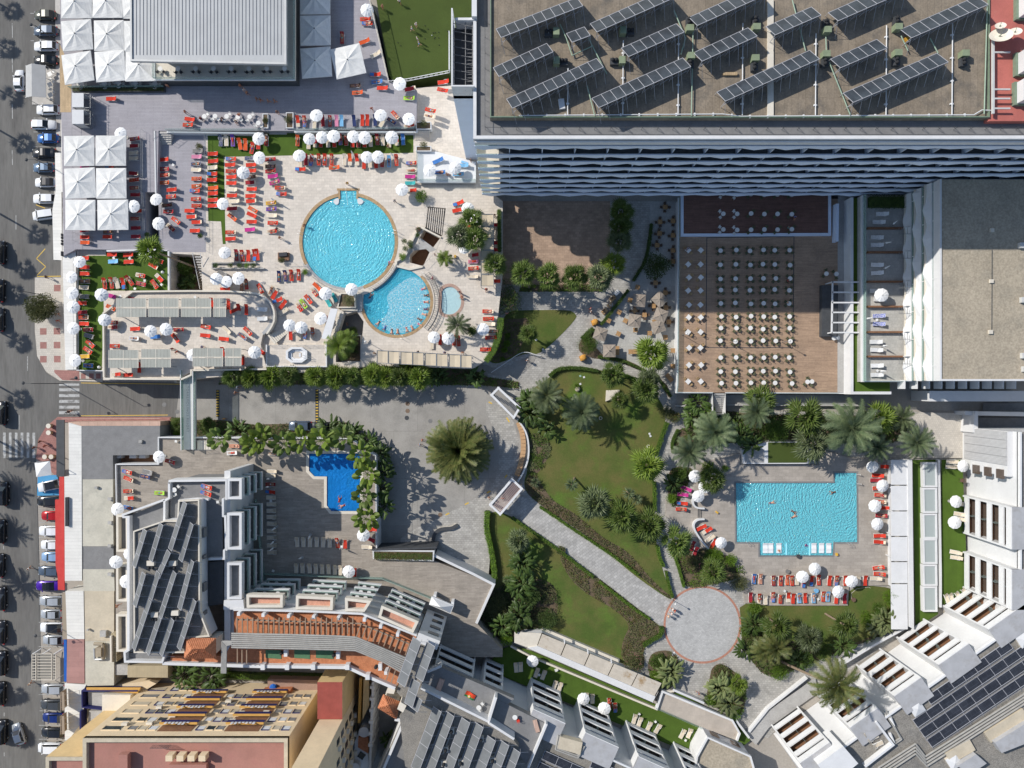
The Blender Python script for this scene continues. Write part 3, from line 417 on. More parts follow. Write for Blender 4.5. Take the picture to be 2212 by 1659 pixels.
bed('lawn','2,1,60,1022 480,1017 545,1045 565,1095 245,1410 140,1385 -60,1460 1,1,2060,1490 1985,1440 2080,1250 2140,1080 2,1,-20,1030',.05,lwn,'small rounded lawn beside the pink flowering tree');L2='2,1,330,1600 400,1525 560,1510 780,1540 1000,1590 2,2,1200,40 1320,200 1325,350 1230,600 1215,850 1215,1100 1245,1390 1310,1640 2,3,1385,190 1360,205 1045,-10 2,2,700,1340 230,1040 85,900 150,700 150,420 95,330 60,140 150,60';bed('lawn',L2,.05,lwn,'large irregular lawn in the middle of the garden');bed('lawn','2,2,-20,1110 720,1659 2,3,1190,360 1310,460 1300,520 1120,610 1160,830 930,750 250,460 30,600 1,3,1960,480 1900,410 2050,90 1,2,2060,1640 1985,1300 1985,1100',.05,lwn,'lower garden lawn edged by dry shrubs');bed('lawn','3,3,700,90 970,85 1140,130 1190,430 860,560 250,780 0,850 2,3,1990,650 1980,400 1960,230 3,3,0,255 690,260',.05,lwn,'brownish lawn beyond the right pool terrace',1);bed('flower_bed','2,1,560,1350 620,1230 710,1180 730,1400 960,1440 1100,1500 1330,1640 2,2,1370,110 1350,120 2,1,1250,1600 1050,1520 900,1460 640,1430',.056,soi,'curved bed edging the garden dining terrace',1);rt=GL('2,2,1330,1000 1540,1120 1600,690 1970,600 1970,700 3,2,440,700 440,560 720,640 1055,655 1060,1659 3,3,1050,82 700,85 690,255 0,255 2,3,2010,235 1990,40 2,2,1900,1500 1640,1420 1600,1330 1440,1190 1330,1150',.3);rp=GL('2,2,1935,855 3,2,575,855 575,768 765,768 770,1366 565,1368 560,1482 2,2,2142,1482 2142,1368 1940,1366',.3);g.pz(rt,0,.3,[rp]);sr('right_pool_terrace',g,M['pool_tile'],'grey beige tiled terrace round the oblong pool')
pool('pale blue tiled basin of the oblong pool',rp,.3,1.3,M['pool_cyan'],M['water_rect'],'bright rippled water of the oblong pool');rs_('dark grey rim round the oblong pool',rp,14*S,mg,.31);g.sh_(GL('2,2,2148,1374 3,2,140,1374 140,1476 2,2,2148,1476'),-.05);g.pz(GL('3,2,150,1374 160,1374 160,1476 150,1476'),-.6,.25);g.pz(GL('3,2,350,1372 362,1372 362,1478 350,1478'),-.6,.25);g.pz(GL('3,2,366,1374 555,1374 555,1476 366,1476'),-.6,-.05);th('pool_shelf',g,M['pool_light'],'shallow pale shelf along the lower edge of the oblong pool')
for i in rn(5):
 a,b=T(3,2,580+i*0,775+0*i,.3),T(3,2,755,850,.3);x0=a.x+(b.x-a.x)*i/5;x1=a.x+(b.x-a.x)*(i+1)/5;g.box((x0+x1)/2,(a.y+b.y)/2,-1,x1-x0-.03,abs(a.y-b.y)-.02,.95-.14*(4-i)if False else .5+.12*i)
th('pool_steps',g,M['pool_light'],'pale underwater steps in the notch of the oblong pool');mat('lounger_white',(.74,.75,.75),1.07,1,.6)
for i,(c,x)in en(((2,2190),(3,25),(3,95),(3,398),(3,464),(3,526))):
 p=T(c,2,x,1418,.3);prof=[(-.95,.22),(-.5,.05),(.1,.16),(.55,.10),(.95,.12)]
 for(y0,z0),(y1,z1)in zip(prof,prof[1:]):
  g.add([(p.x+sx*.46,p.y-yy,.17+zz+dz)for(yy,zz)in((y0,z0),(y1,z1))for dz in(0,-.12)for sx in(-1,1)],[(0,1,5,4),(2,6,7,3),(0,4,6,2),(1,3,7,5)])
 th('pool_bed',g,M['lounger_white'],'white moulded in-water lounger, '+od_(i,6,'left','right')+' of six on the pool shelf','pool lounger','white loungers on the pool shelf')
for i,(c,x,y)in en(((2,2040,1380),(3,700,1390),(3,785,780),(3,790,860))):
 p=T(c,2,x,y,.3)
 for s in(-.28,.28):
  if i<2:g.path([p+Vc((s-.2,.5,-.3)),p+Vc((s,.25,.8)),p+Vc((s+.3,-.3,.6)),p+Vc((s+.35,-.35,0))],.03,5)
  else:g.path([p+Vc((-.6,s*.2,.3)),p+Vc((0,s*.2,.8)),p+Vc((.5,-.2+s*.2,0))],.03,5)
 th('pool_ladder',g,stl,['steel ladder at the lower left corner of the oblong pool','steel ladder at the lower right corner of the oblong pool','upper steel handrail beside the pool notch steps','lower steel handrail beside the pool notch steps'][i],'pool ladder','pool ladders')
g.wl(sl_(PL(2,2,'1570,960 1552,1010 1565,1050 1600,1068 1655,1070',.3),2),.3,1.1,.32);th('curved_wall',g,wrn,'short curved white wall under the paired umbrellas');g.wl(sl_(PL(2,2,'1655,1162 1595,1165 1560,1200 1565,1250 1620,1340 1690,1415',.3),2),.3,1.1,.3);th('curved_wall',g,wrn,'long curved white wall left of the oblong pool')
for x in(1608,1622,1636):g.wl(PL(2,2,'%d,1075 %d,1155'%(x,x),.3),.3,.36+.0*x,.12)
th('grate_step',g,dk,'small flight of dark steps between the curved walls');t=tag(em('covered_walk',T(3,2,1135,1200)),'long covered walkway roofed with white panels right of the pool');g.wl(GL('3,2,1045,655 1048,1659 3,3,1052,80',.6),0,1.1,.25);sub(t,'low_wall',g,wrn)
for i,(y0,y1,r)in en(((655,870,2),(880,1092,2),(1102,1312,2),(1322,1530,2),(1540,1720,2),(1730,2120,2))):
 g.pz(PL(3,2,'1062,%d 1205,%d 1208,%d 1066,%d'%(y0,y0,y1,y1),2.7),2.6,2.7,bottom=True);sub(t,'roof_panel',g,wp)
g.pz(GL('3,2,1207,655 1246,655 3,3,1262,460 1222,440',2.9),0,2.9);sub(t,'parapet',g,wrn)
for y in(700,900,1100,1300,1500):p=T(3,2,1075,y,2.6);g.box(p.x,p.y,0,.15,.15,2.6)
sub(t,'post',g,wp);g.sh_(GL('3,2,1250,655 1452,655 1470,1659 3,3,1470,330 1275,450',1.),1.);sr('turf',g,tf,'artificial lawn strip with a row of glazed skylights');g.sh_(GL('3,2,1500,655 1680,655 1720,1659 3,3,1830,40 1500,260',1.),1.);sr('turf',g,tf,'artificial lawn in front of the white terraced hotel on the right')
for i,(r,y0,y1)in en(((2,685,885),(2,905,1108),(2,1128,1330),(2,1345,1548),(2,1568,1738),(3,98,302))):
 t=tag(em('skylight',T(3,r,1405,(y0+y1)/2,1)),'glazed skylight box, '+od_(i,6,'top','bottom')+' of the row on the lawn strip','skylight','skylight boxes on the artificial lawn');a=PL(3,r,'1345,%d 1455,%d 1458,%d 1350,%d'%(y0,y0,y1,y1),1.9);g.wl(a,1.,1.9,.32,True);sub(t,'frame',g,wp);g.sh_(op_(ccw(a),-.1),1.75);sub(t,'pane',g,gs('frosted',(.42,.47,.46),.85,.35))
g.wl(GL('3,2,1475,655 1490,1659 3,3,1490,270',1.6),.9,1.7,.4);th('parapet_wall',g,wrn,'white wall with a rail slot between skylights and hotel lawn');ZL=4.;ld=GL('0,2,1378,457 1590,462 1830,462 1,2,-50,472 820,472 1035,620 1045,1432 1012,1515 1545,1530 1,3,1880,0 2050,78 1905,405 2130,640 2130,700 1000,700 0,3,1000,700 1000,0 0,2,1012,692 1380,690',ZL);lp=GL('1,2,458,602 905,602 895,1098 650,1098 612,1050 612,800 505,798 458,750',ZL);g.pz(ld,0,ZL,[lp]);sr('lower_pool_terrace',g,M['wood_tile'],'brown-grey plank tiled terrace round the L-shaped blue pool');pool('deep blue tiled basin of the L-shaped pool',lp,ZL,1.4,M['pool_blue'],M['water_blue'],'deep blue water of the L-shaped pool');rs_('pale stone rim round the L-shaped pool',lp,24*S,cr,ZL+.02);g.pz(sp_(PL(1,2,'815,765 832,800 826,840 805,865 800,880 815,888 798,897 785,882 782,862 785,830 800,800',ZL-1.4),1),ZL-1.4,ZL-1.38);th('floor_mosaic',g,mat('mosaic_teal',(.05,.22,.28),None,1,.6),'dark leaping fish mosaic on the blue pool floor');g.wl(GL('0,2,1375,460 1585,462',ZL),0,ZL+.5,.22);g.wl(GL('0,2,1700,462 1,2,820,470 1035,618 1045,1432',ZL),0,ZL+.4,.22);g.wl(GL('0,2,1012,692 1378,690 1378,460',ZL),0,ZL+.45,.2);g.wl(GL('0,2,1012,690 1018,1050',ZL),0,ZL+.5,.18);th('parapet_wall',g,wrn,'white parapet edging the brown plank terrace above driveway and street');g.wl(GL('1,2,1545,1480 1,3,1880,-20 2055,70 1905,405',ZL),0,ZL+.35,.45);th('parapet_wall',g,wrn,'white slanting wall at the right end of the plank terrace');t=tag(em('planter',T(1,2,1270,1480,ZL)),'long white planter of dry grasses on the terrace edge')
g.wl(PL(1,2,'1012,1440 1535,1445 1530,1525 1015,1508',ZL+.7),ZL-1,ZL+.7,.25,True);sub(t,'trough',g,wrn);g.wl(PL(1,2,'1000,1432 1560,1415',ZL+.9),0,ZL+.9,.3);sub(t,'back_wall',g,dk);g.pz(PL(1,2,'1015,1445 1530,1450 1528,1520 1018,1505',ZL+.5),ZL,ZL+.5);sub(t,'soil',g,soi);rl('glass_rail','glass and steel rail on the driveway side of the plank terrace','railing',PL(1,2,'820,470 1040,622 1045,1432',ZL),ZL+.4,.8,rm);t=tag(em('footbridge',T(0,2,1640,100,4.3)),'narrow footbridge with green glass sides crossing the driveway');bp=GL('0,1,1650,1560 1690,1560 0,2,1690,560 1588,560 0,1,1580,1560',4.4);bp=[T(0,1,1582,1540,4.4),T(0,1,1688,1540,4.4),T(0,2,1690,565,4.4),T(0,2,1588,568,4.4)];g.pz(bp,3.9,4.4,bottom=True);sub(t,'deck',g,pmt)
for k in((0,3),(1,2)):
 g.wl([bp[k[0]],bp[k[1]]],4.4,5.45,.04);sub(t,'glass_side',g,gg);a,b=bp[k[0]].copy(),bp[k[1]].copy();a.z=b.z=5.5;g.bar(a,b,.12,.06);sub(t,'handrail',g,wp)
for x,y in((1600,1640),(1675,1640)):
 p=T(0,1,x,y,0);g.yc(p.x,p.y,0,.2,3.9,10)
sub(t,'pier',g,gyc);fc=bpy.data.curves.new('bridge_lettering','FONT');fc.body='SOL TORREMOLINOS RESORT';fc.size=.62;fc.extrude=.004;fc.align_x='CENTER';fc.space_character=1.25;lo=bpy.data.objects.new('lettering_tmp',fc);COL.objects.link(lo);p=T(0,2,1612,180,4.4);lo.location=(p.x,p.y,4.408);lo.rotation_euler=(0,0,R(-90));bpy.context.view_layer.update();lm=bpy.data.meshes.new_from_object(lo.evaluated_get(bpy.context.evaluated_depsgraph_get()));lm.transform(lo.matrix_world);bpy.data.objects.remove(lo);lm.materials.clear();lm.materials.append(mat('letter_grey',(.22,.24,.24),None,1,.6));lo=bpy.data.objects.new('lettering',lm);COL.objects.link(lo);lo.parent=t;lo.matrix_parent_inverse=wm(t).inverted();stp('stone_stair','short pale stair at the terrace end of the footbridge',0,2,1705,1845,488,568,6,4.35,ZL+.15,cr,vert=False)
for i,(pts,l)in en((('1,2,2035,95 2095,35 2,2,65,205 15,290','upper'),('1,2,2025,1045 2,2,0,825 85,905 1,2,2110,1125','lower'))):
 P=GL(pts,3.2);t=tag(em('gateway',(sum((q.x for q in P))/4,sum((q.y for q in P))/4,0)),'white framed slatted gateway at the %s end of the curved wall'%l,'gateway','gateways of the turning circle');g.wl(P,2.8,3.25,.4,True);sub(t,'frame',g,wp)
 for q in P:g.box(q.x,q.y,0,.45,.45,2.9)
 sub(t,'post',g,wp);n=8;e0,e1=(P[0],P[1]),(P[3],P[2])
 if i==1:e0,e1=(P[0],P[3]),(P[1],P[2])
 for k in rn(1,n):
  f=k/n;a=e0[0].lerp(e0[1],f);b=e1[0].lerp(e1[1],f);a.z=b.z=3.1;g.bar(a,b,.10,.18)
 sub(t,'slat',g,mat('slat_rose',(.42,.30,.27),None,1,.7)if i else mg)
g.wl(sl_(GL('2,2,45,300 130,420 150,600 110,740 50,840'),2),0,.9,.3);th('curved_wall',g,wrn,'white curved wall edging the turning circle');t=tag(em('curved_bench',T(2,2,80,600)),'long curved bench of timber blocks along the white wall');cv=sl_(GL('2,2,55,330 92,430 100,560 80,680 40,790'),2);g.wl(cv,.1,.45,.75);sub(t,'base',g,bpn)
for k in rn(len(cv)-1):
 a,b=cv[k],cv[k+1];q=a.lerp(b,.04);w=a.lerp(b,.96);g.bar((q.x,q.y,.52),(w.x,w.y,.52),.95,.08);sub(t,'seat',g,mat('bench_wood',(.46,.285,.15),1.16,2,.7))
t=tag(em('curved_bench',T(1,2,1620,1290)),'dark S-shaped bench standing alone on the driveway');cv=sl_(PL(1,2,'1530,1350 1545,1290 1580,1255 1640,1245 1690,1245 1740,1215'),2);g.wl(cv,0,.42,.6);sub(t,'base',g,cr);g.wl(cv,.42,.47,.66);sub(t,'seat',g,dk);mat('tower_white',(.66,.72,.82),1.06,.3,.6,fn=.03,sn=(.4,(.58,.60,.63),.62,.85));mat('shaded_slab_tone',(.085,.095,.105),1.2,1,.6);mat('collector',(.035,.041,.048),1.65,.5,.35,spec=.4,fn=.1);mat('pv_dark',(.02,.024,.034),(.032,.037,.048),.6,.18,spec=.6,bk=(.5,.5,.012,2.6,.1));mat('panel_grey',(.125,.132,.135),1.28,.5,.35,spec=.5,fn=.06);mat('frame_light',(.40,.40,.42),None,1,.5)
def V3(x,y,z):return Vc((x,y,z))
tw=tag(em('hotel_tower',(30,45,0)),'tall white hotel tower with wavy balconies and solar collectors on its brown roof');X0,X1,YF,YB=-5.37,96,34.5,68;g.box((X0+.4+X1)/2,(YF+2.6+YB)/2,0,X1-X0-.4,YB-YF-2.6,34.2);sub(tw,'wall',g,M['tower_white']);g.pz([(X0+.3,YF+.4),(X1,YF+.4),(X1,YB),(X0+.3,YB)],34.4,35.,bottom=True);sub(tw,'roof_walkway',g,mg);ry=T(2,0,0,1022,36).y;rx=T(1,0,2022,0,36).x;rx1=T(3,0,1905,0,36).x;g.pz([(rx,ry),(rx1,ry),(rx1,YB-1),(rx,YB-1)],34.9,36);roof=sub(tw,'roof',g,M['roof_felt']);g.pz([(rx1,ry-.4),(X1,ry-.4),(X1,YB-1),(rx1,YB-1)],34.95,36.05);sub(tw,'plant_roof',g,mat('red_roof',(.42,.13,.105),1.22,.4,.8,fn=.08,sn=(.3,(.5,.34,.28),.6,.75)));g.wl([(X0+.15,YB),(X0+.15,YF+.15),(X1,YF+.15)],34.2,35.5,.45);g.wl([(X0+.1,YF-.28),(X1,YF-.28)],33.9,34.9,.22);sub(tw,'parapet',g,wp);g.wl([(rx+.1,YB-1),(rx+.1,ry+.1),(rx1-.1,ry+.1),(rx1-.1,YB-1)],36,36.35,.14);sub(tw,'roof_kerb',g,M['green_metal']);yy=YF+1.35;g.path([V3(X0+1.6,YB,36.),V3(X0+1.6,yy,36.),V3(X1,yy,36.)],.035,4)
for i in rn(46):g.tu((X0+1.6+i*2.2,yy,35),(X0+1.6+i*2.2,yy,36.05),.03,.03,4);g.tu((X0+1.6+i*2.2,yy+.5,35),(X0+1.6+i*2.2,yy,35.9),.03,.03,4)
for i in rn(7):g.tu((X0+1.6,yy+2+i*2.2,35),(X0+1.6,yy+2+i*2.2,36.05),.03,.03,4)
sub(tw,'roof_railing',g,dk);FZ=[32.4,28.4,25.1,21.8,18.5,15.3,12.3,9.4,6.8]
for k,z in en(FZ):
 xe=X1;g.box((X0+3.4+xe)/2,YF+1.35,z-1.15,xe-X0-3.4,2.5,.2);sub(tw,'balcony_slab',g,M['shaded_slab_tone']);g.box(X0+1.7,YF+1.35,z-1.15,3.3,2.5,.2);sub(tw,'sunlit_end_slab',g,cr);xs=[];x=X0-.05;i=0;ph=(k*1.9+.6)%4.9+.6  # recess shade put into the dark slab colour, sunlight into the cream end
 while x<xe:
  xs.append((x,(.0,.38)[i%2]*(.55+.5*RN.random())));x+=(2.7 if i%2 else 2.2)*(.8+.4*RN.random())if i else ph;i+=1
 xs.append((xe,.1))
 for(xa,aa),(xb,ab)in zip(xs,xs[1:]):
  g.add([(xa,YF-.1,z+.05),(xb,YF-.1,z+.05),(xb,YF-.12-ab*.45,z-.74-ab),(xa,YF-.12-aa*.45,z-.74-aa),(xa,YF+.1,z+.05),(xb,YF+.1,z+.05),(xb,YF+.1,z-.95),(xa,YF+.1,z-.95)],[(0,3,2,1),(0,1,5,4),(4,5,6,7),(3,7,6,2)])
 sub(tw,'balcony_parapet',g,M['tower_white']);g.wl([(X0,YF+.1),(X0,YF+2.5)],z-.9,z+.25,.04);g.wl([(X0,YF),(X0+3.2,YF)],z+.05,z+.35,.04);sub(tw,'glass_end',g,gg);g.quad((X0+.6,YF+2.58,z-.9),(X1,YF+2.58,z-.9),(X1,YF+2.58,z+1.3),(X0+.6,YF+2.58,z+1.3));sub(tw,'window_band',g,gd)
 for i in rn(20):g.box(X0+5+i*4.9,YF+1.4,z-.93,.12,2.2,2.6)
 sub(tw,'partition',g,M['tower_white'])
wx0=T(1,0,1688,0,36).x;wy0=T(1,0,0,752,36).y;wy1=T(1,0,0,150,36).y;g.pz([(wx0,wy0),(X0+.3,wy0),(X0+.3,wy1),(wx0,wy1)],0,33.);sub(tw,'west_wing',g,M['tower_white']);g.wl([(wx0+.1,wy1+1.2),(wx0+.1,wy0+.1),(X0+.2,wy0+.1)],32,36.2,.2);g.wl([(wx0+.5,wy1),(X0+.2,wy1)],32,35.6,.35);sub(tw,'wing_parapet',g,wp);g.sh_([(wx0+.2,wy0+.2),(X0+.1,wy0+.2),(X0+.1,wy1),(wx0+.2,wy1)],33.05);sub(tw,'wing_roof',g,dk)
for i in rn(9):
 y=wy0+.6+i*(wy1-wy0-1)/8;g.bar((wx0+.2,y,35.2),(X0-.1,y-.5,35.2),.05,.08)
for x in(wx0+1.9,wx0+2.9):g.bar((x,wy0,35.),(x,wy1,35.),.1,.1)
for i in rn(12):g.bar((wx0+1.9,wy0+.3+i*.5,34.8),(X0-.2,wy0+.3+i*.5,34.8),.07,.08)
sub(tw,'lattice_frame',g,mg);a,b=T(1,0,1868,0,36),T(1,0,1905,150,36);g.box((a.x+b.x)/2,YB-8+.0,34,.7,2*(YB-8-b.y),2.3);sub(tw,'corner_wall',g,wp)
def pr_(name,lab,p,q,w,rise,n,m,fm,gp,gap=.04,cat='solar panel',legs=True,lay=1):
 p,q=Vc(p),Vc(q);d=(q-p);L=d.length;d.normalize();nn=Vc((d.y,-d.x,0));t=tag(em(name,p),lab,cat,gp)
 for k in rn(n):
  a=p+d*(L*k/n+gap);b=p+d*(L*(k+1)/n-gap);g=MB();c2,d2=b+nn*w+V3(0,0,rise),a+nn*w+V3(0,0,rise);u=V3(0,0,-.08);g.add([a,b,c2,d2,a+u,b+u,c2+u,d2+u],[(0,3,2,1),(4,5,6,7),(0,1,5,4),(1,2,6,5),(2,3,7,6),(3,0,4,7)]);sub(t,'panel',g,m)
 g=MB()
 for e in(V3(0,0,.0),nn*w+V3(0,0,rise)):g.bar(p+e+V3(0,0,.03),q+e+V3(0,0,.03),.07,.1)
 for k in rn(n+1):
  a=p+d*(L*k/n);c=a+nn*w+V3(0,0,rise);g.bar(a+V3(0,0,.02),c+V3(0,0,.02),.06,.06)
  if legs:
   gz=legs;base=Vc((c.x,c.y,gz));g.tu(c,base,.035,.035,4);g.tu(c-V3(0,0,.1),Vc((c.x,c.y,gz))+nn*1.5,.03,.03,4);g.tu((a.x,a.y,gz),a,.03,.03,4)
   if k<n:e=c+d*(L/n);g.tu((c.x,c.y,gz+.2),(e.x,e.y,e.z-.1),.022,.022,3);g.tu((c.x,c.y,gz+1.),(e.x,e.y,gz+1.),.022,.022,3)
 sub(t,'support_frame',g,fm)
 return t
SA=[(1,2075,250,2,560,-20,'long collector row starting at the roof corner by the lattice'),(1,2050,585,2,300,375,'short collector row at the left roof edge'),(2,470,290,2,625,232,'tiny collector row of two panels'),(2,675,205,2,1330,-85,'long collector row right of the two-panel row'),(2,945,415,2,1420,205,'middle collector row below the second green unit'),(1,2165,855,2,730,505,'front left collector row along the roof edge'),(2,690,850,2,1475,500,'long front collector row beside the rubble heap'),(2,1530,150,2,2110,-110,'collector row at the top of the roof centre'),(2,1570,455,2,2040,240,'collector row between the green pipe and the white pipe'),(2,1770,795,3,360,435,'front collector row beside the wooden beam'),(3,-17,230,3,375,60,'five panel collector row left of the pale roof strip'),(3,520,110,3,1100,-145,'collector row at the top edge with a shadow over the roof'),(3,540,510,3,940,340,'collector row above the rightmost front row'),(3,1145,255,3,1800,-30,'collector row with a yellow box under its end'),(3,650,805,3,1460,460,'rightmost front collector row near the red roof')]
for c,x,y,c2,x2,y2,l in SA:
 p,q=T(c,0,x,y,37.),T(c2,0,x2,y2,37.);pr_('solar_collector','dark '+l,p,q,1.95,1.3,max(2,round((q-p).length/1.40)),M['collector'],M['frame_light'],'solar collectors on the tower roof',legs=36.02)
ACS=[(2,345,300,1,0),(2,985,290,-1,0),(2,415,550,-1,0),(2,910,545,1,0),(2,1525,235,1,1),(2,1535,540,-1,1),(2,2095,225,1,1),(2,2085,560,-1,1),(3,490,250,1,1),(3,480,525,-1,1),(3,1098,225,1,1),(3,1095,515,-1,1),(3,1670,520,-1,1)];ACL=['left of the two-panel row','above the middle collector row','below the left short row','beside the long front row','at the head of the green pipe','at the foot of the green pipe','near the roof centre top','above the wooden beam','right of the five-panel row','below the five-panel row','above the yellow box row','above the rightmost front row','alone near the red roof']
for(c,x,y,s,vert),l in zip(ACS,ACL):
 p=T(c,0,x,y,36.02);rz=R(90)*vert;t=tag(em('ventilation_unit',p),'ventilation unit with black domes and green box '+l,'ventilation unit','ventilation units on the tower roof');ca,sa=cos(rz),sin(rz);f=lambda u,v:(p.x+u*ca-v*sa,p.y+u*sa+v*ca);a=f(-.5*s*(1 if not vert else-1),0);g.box(a[0],a[1],36.02,1.1,.9,.6,rz);sub(t,'base_box',g,dk)
 for u in(-.75,-.25):a=f(u*s*(1 if not vert else-1),.1);g.ball(a[0],a[1],36.9,.27,10)
 sub(t,'dome',g,dv);a=f(.55*s*(1 if not vert else-1),0);g.box(a[0],a[1],36.02,.85,1.,1.1,rz);sub(t,'green_box',g,mat('olive_box',(.20,.24,.15),1.24,1.5,.7))
def rq_(lab,pts,r,m,br=0,name='roof_pipe',z=36.3):
 g=MB();P=[T(c,0,x,y,z)for c,x,y in pts];g.path(P,r,6)
 if br:
  for a,b in zip(P,P[1:]):
   n=int((b-a).length/br)
   for i in rn(n):q=a.lerp(b,(i+.5)/max(1,n));g.box(q.x,q.y,z-.25,.42,.2,.25,atan2((b-a).y,(b-a).x)+R(90))
 th(name,g,m,lab,'pipe','pipes on the tower roof')
rq_('white pipe with bracket feet along the front roof edge',[(2,60,998),(2,1820,985),(2,1980,1005),(3,1780,992),(3,1850,950),(3,1940,955)],.08,wp,2.4)
for i,(c,x,y0,l)in en(((2,485,590,'leftmost'),(2,962,350,'by the two domes'),(2,1440,290,'under the middle row'),(2,1995,200,'near the wooden beam'),(3,415,290,'right of the pale strip'),(3,1025,220,'by the yellow box'),(3,1595,200,'near the red roof'))):
 rq_('white roof pipe running to the front edge, '+l,[(c,x,y0),(c,x-5,995)],.08,wp,2.6)
for pts,l in(([(2,415,210),(2,470,330),(2,520,480),(2,700,395)],'bent round the two-panel row'),([(2,660,330),(2,820,640)],'slanting from the two-panel row'),([(2,650,740),(2,715,1000)],'slanting at the front left row'),([(2,1400,90),(2,1500,330),(2,1460,470)],'slanting right of the middle row'),([(2,1565,250),(2,1550,1000)],'running straight down the roof centre'),([(3,210,0),(3,325,440)],'slanting at the five-panel row'),([(3,530,540),(3,710,990)],'slanting to the rightmost front row'),([(3,1150,310),(3,1210,440)],'short one by the yellow box'),([(3,1400,330),(3,1470,460)],'short one above the rightmost row'),([(3,1895,30),(3,1868,985)],'along the right roof edge'),([(3,500,320),(3,505,460)],'between two green boxes')):
 rq_('green painted roof pipe '+l,pts,.08,mat('pipe_green',(.28,.37,.28),1.16,2,.6),z=36.45)
p,q=T(3,0,20,0,36.1),T(3,0,25,1000,36.1);g.box(p.x,(p.y+q.y)/2,36,.85,abs(p.y-q.y),.22);th('roof_strip',g,cr,'pale raised joint strip running across the tower roof');p=T(2,0,1880,645,36);g.box(p.x,p.y,36,2.,.4,.35);th('timber_beam',g,tbr,'weathered wooden beam lying on the tower roof');p=T(2,0,428,905,36);g.box(p.x,p.y,36,.8,1.4,.4,R(8));th('rubble_tray',g,wrn,'white tray of rubble near the front roof edge');p=T(3,0,1188,348,36);g.box(p.x,p.y,36,.55,.55,.6,R(30));th('yellow_box',g,mat('box_yellow',(.55,.30,.04),None,1,.6),'small yellow box under a solar collector row')
for i,(x,y,l)in en(((2180,85,'uppermost'),(2175,570,'middle'),(2165,820,'lowest'))):
 p=T(3,0,x+20,y,36.05);t=tag(em('cooling_unit',p),'large white cooling unit on the red roof, '+l+' one','cooling unit','cooling units on the red roof');g.box(p.x+.7,p.y,36.7,3.4,2.9,1.3);sub(t,'cabinet',g,wrn);g.box(p.x+.6,p.y,36.05,3.8,3.2,.6);sub(t,'frame',g,M['green_metal']);g.yc(p.x+1.2,p.y+.7,38.,.6,.08,16);g.yc(p.x+1.2,p.y-.7,38.,.6,.08,16);sub(t,'fan',g,dk)
for i,(x,y,r,l)in en(((2015,300,1.45,'large'),(2140,270,.8,'small right'),(2010,220,.7,'small upper'))):
 p=T(3,0,x,y,37.6);t=tag(em('satellite_dish',p),l+' cream satellite dish by the red roof','satellite dish','satellite dishes on the tower roof');n=20;vs=[V3(0,0,-.25*r)];fs=[]
 for j in(1,2):vs+=[V3(r*j/2*cos(2*pi*k/n),r*j/2*sin(2*pi*k/n),-.25*r*(1-(j/2)**2))for k in rn(n)]
 for k in rn(n):fs+=[(0,1+k,1+(k+1)%n),(1+k,1+n+k,1+n+(k+1)%n,1+(k+1)%n)]
 rot=Matrix.Rotation(R(-38),4,Vc((1,.6,0)));g.add([p+rot@v for v in vs],fs);sub(t,'reflector',g,cr);g.tu((p.x,p.y,36),p,.08,.08,6);g.tu(p,p+rot@V3(0,0,r*.8),.03,.03,4);sub(t,'mast',g,M['green_metal'])
a=[T(3,0,1950,y,36.9)for y in(300,980)];g.bar(a[0],a[1],.28,.3)
for y in(450,770,850,935):g.bar(T(3,0,1960,y,36.9),T(3,0,2095,y,36.9),.2,.2)
th('pipe_rack',g,pmt,'grey steel pipe rack on the red roof');rb=tag(em('terraced_block',(80,18,0)),'white hotel block with flat gravel roof and wavy balconies facing the dining deck');bx=T(3,1,1478,0,17).x;by0=T(3,1,0,1632,17).y;by1=YF-.45;g.box((bx+1.8+100)/2,(by0+by1)/2,0,100-bx-1.8,by1-by0,16.6);sub(rb,'wall',g,wrn);g.pz([(bx+.3,by0+.3),(100,by0+.3),(100,by1),(bx+.3,by1)],16.3,17);sub(rb,'roof',g,M['gravel']);g.wl([(bx+.15,by1),(bx+.15,by0+.15),(100,by0+.15)],15.4,17.25,.3);sub(rb,'parapet',g,wp)
for z in(15.9,12.8,9.7):
 g.box(bx+.6,(by0+by1)/2,z-2.+.0,2.6,by1-by0-.1,.2);sub(rb,'balcony_slab',g,cr);n=0;y=by0;L=[(by0,.0)]
 while y<by1-3:y+=2.2+1.2*RN.random();n+=1;L.append((min(y,by1),.55 if n%2 else .0))
 L.append((by1,0))
 for(ya,aa),(yb,ab)in zip(L,L[1:]):
  xo=bx-.15;g.add([(xo,ya,z-.75),(xo,yb,z-.75),(xo-.25-ab,yb,z-2.),(xo-.25-aa,ya,z-2.),(xo+.2,ya,z-.75),(xo+.2,yb,z-.75),(xo+.2,yb,z-1.8),(xo+.2,ya,z-1.8)],[(0,1,2,3),(0,4,5,1),(4,7,6,5)])
 sub(rb,'balcony_parapet',g,wp);g.wl([(bx+.05,by0+.1),(bx+.05,by1)],z-.75,z-.3,.03);sub(rb,'glass_rail',g,gg);g.quad((bx+1.78,by1,z-1.7),(bx+1.78,by0,z-1.7),(bx+1.78,by0,z+.2),(bx+1.78,by1,z+.2));sub(rb,'window_band',g,mat('pale_glass',(.30,.38,.36),None,1,.2,spec=.5))
 for i in rn(7):g.box(bx+.9,by0+2.5+i*4.9,z-1.8,1.9,.12,2.2)
 sub(rb,'partition',g,wp)
for x,y in((1925,772),(1920,1210),(1930,330)):
 pass
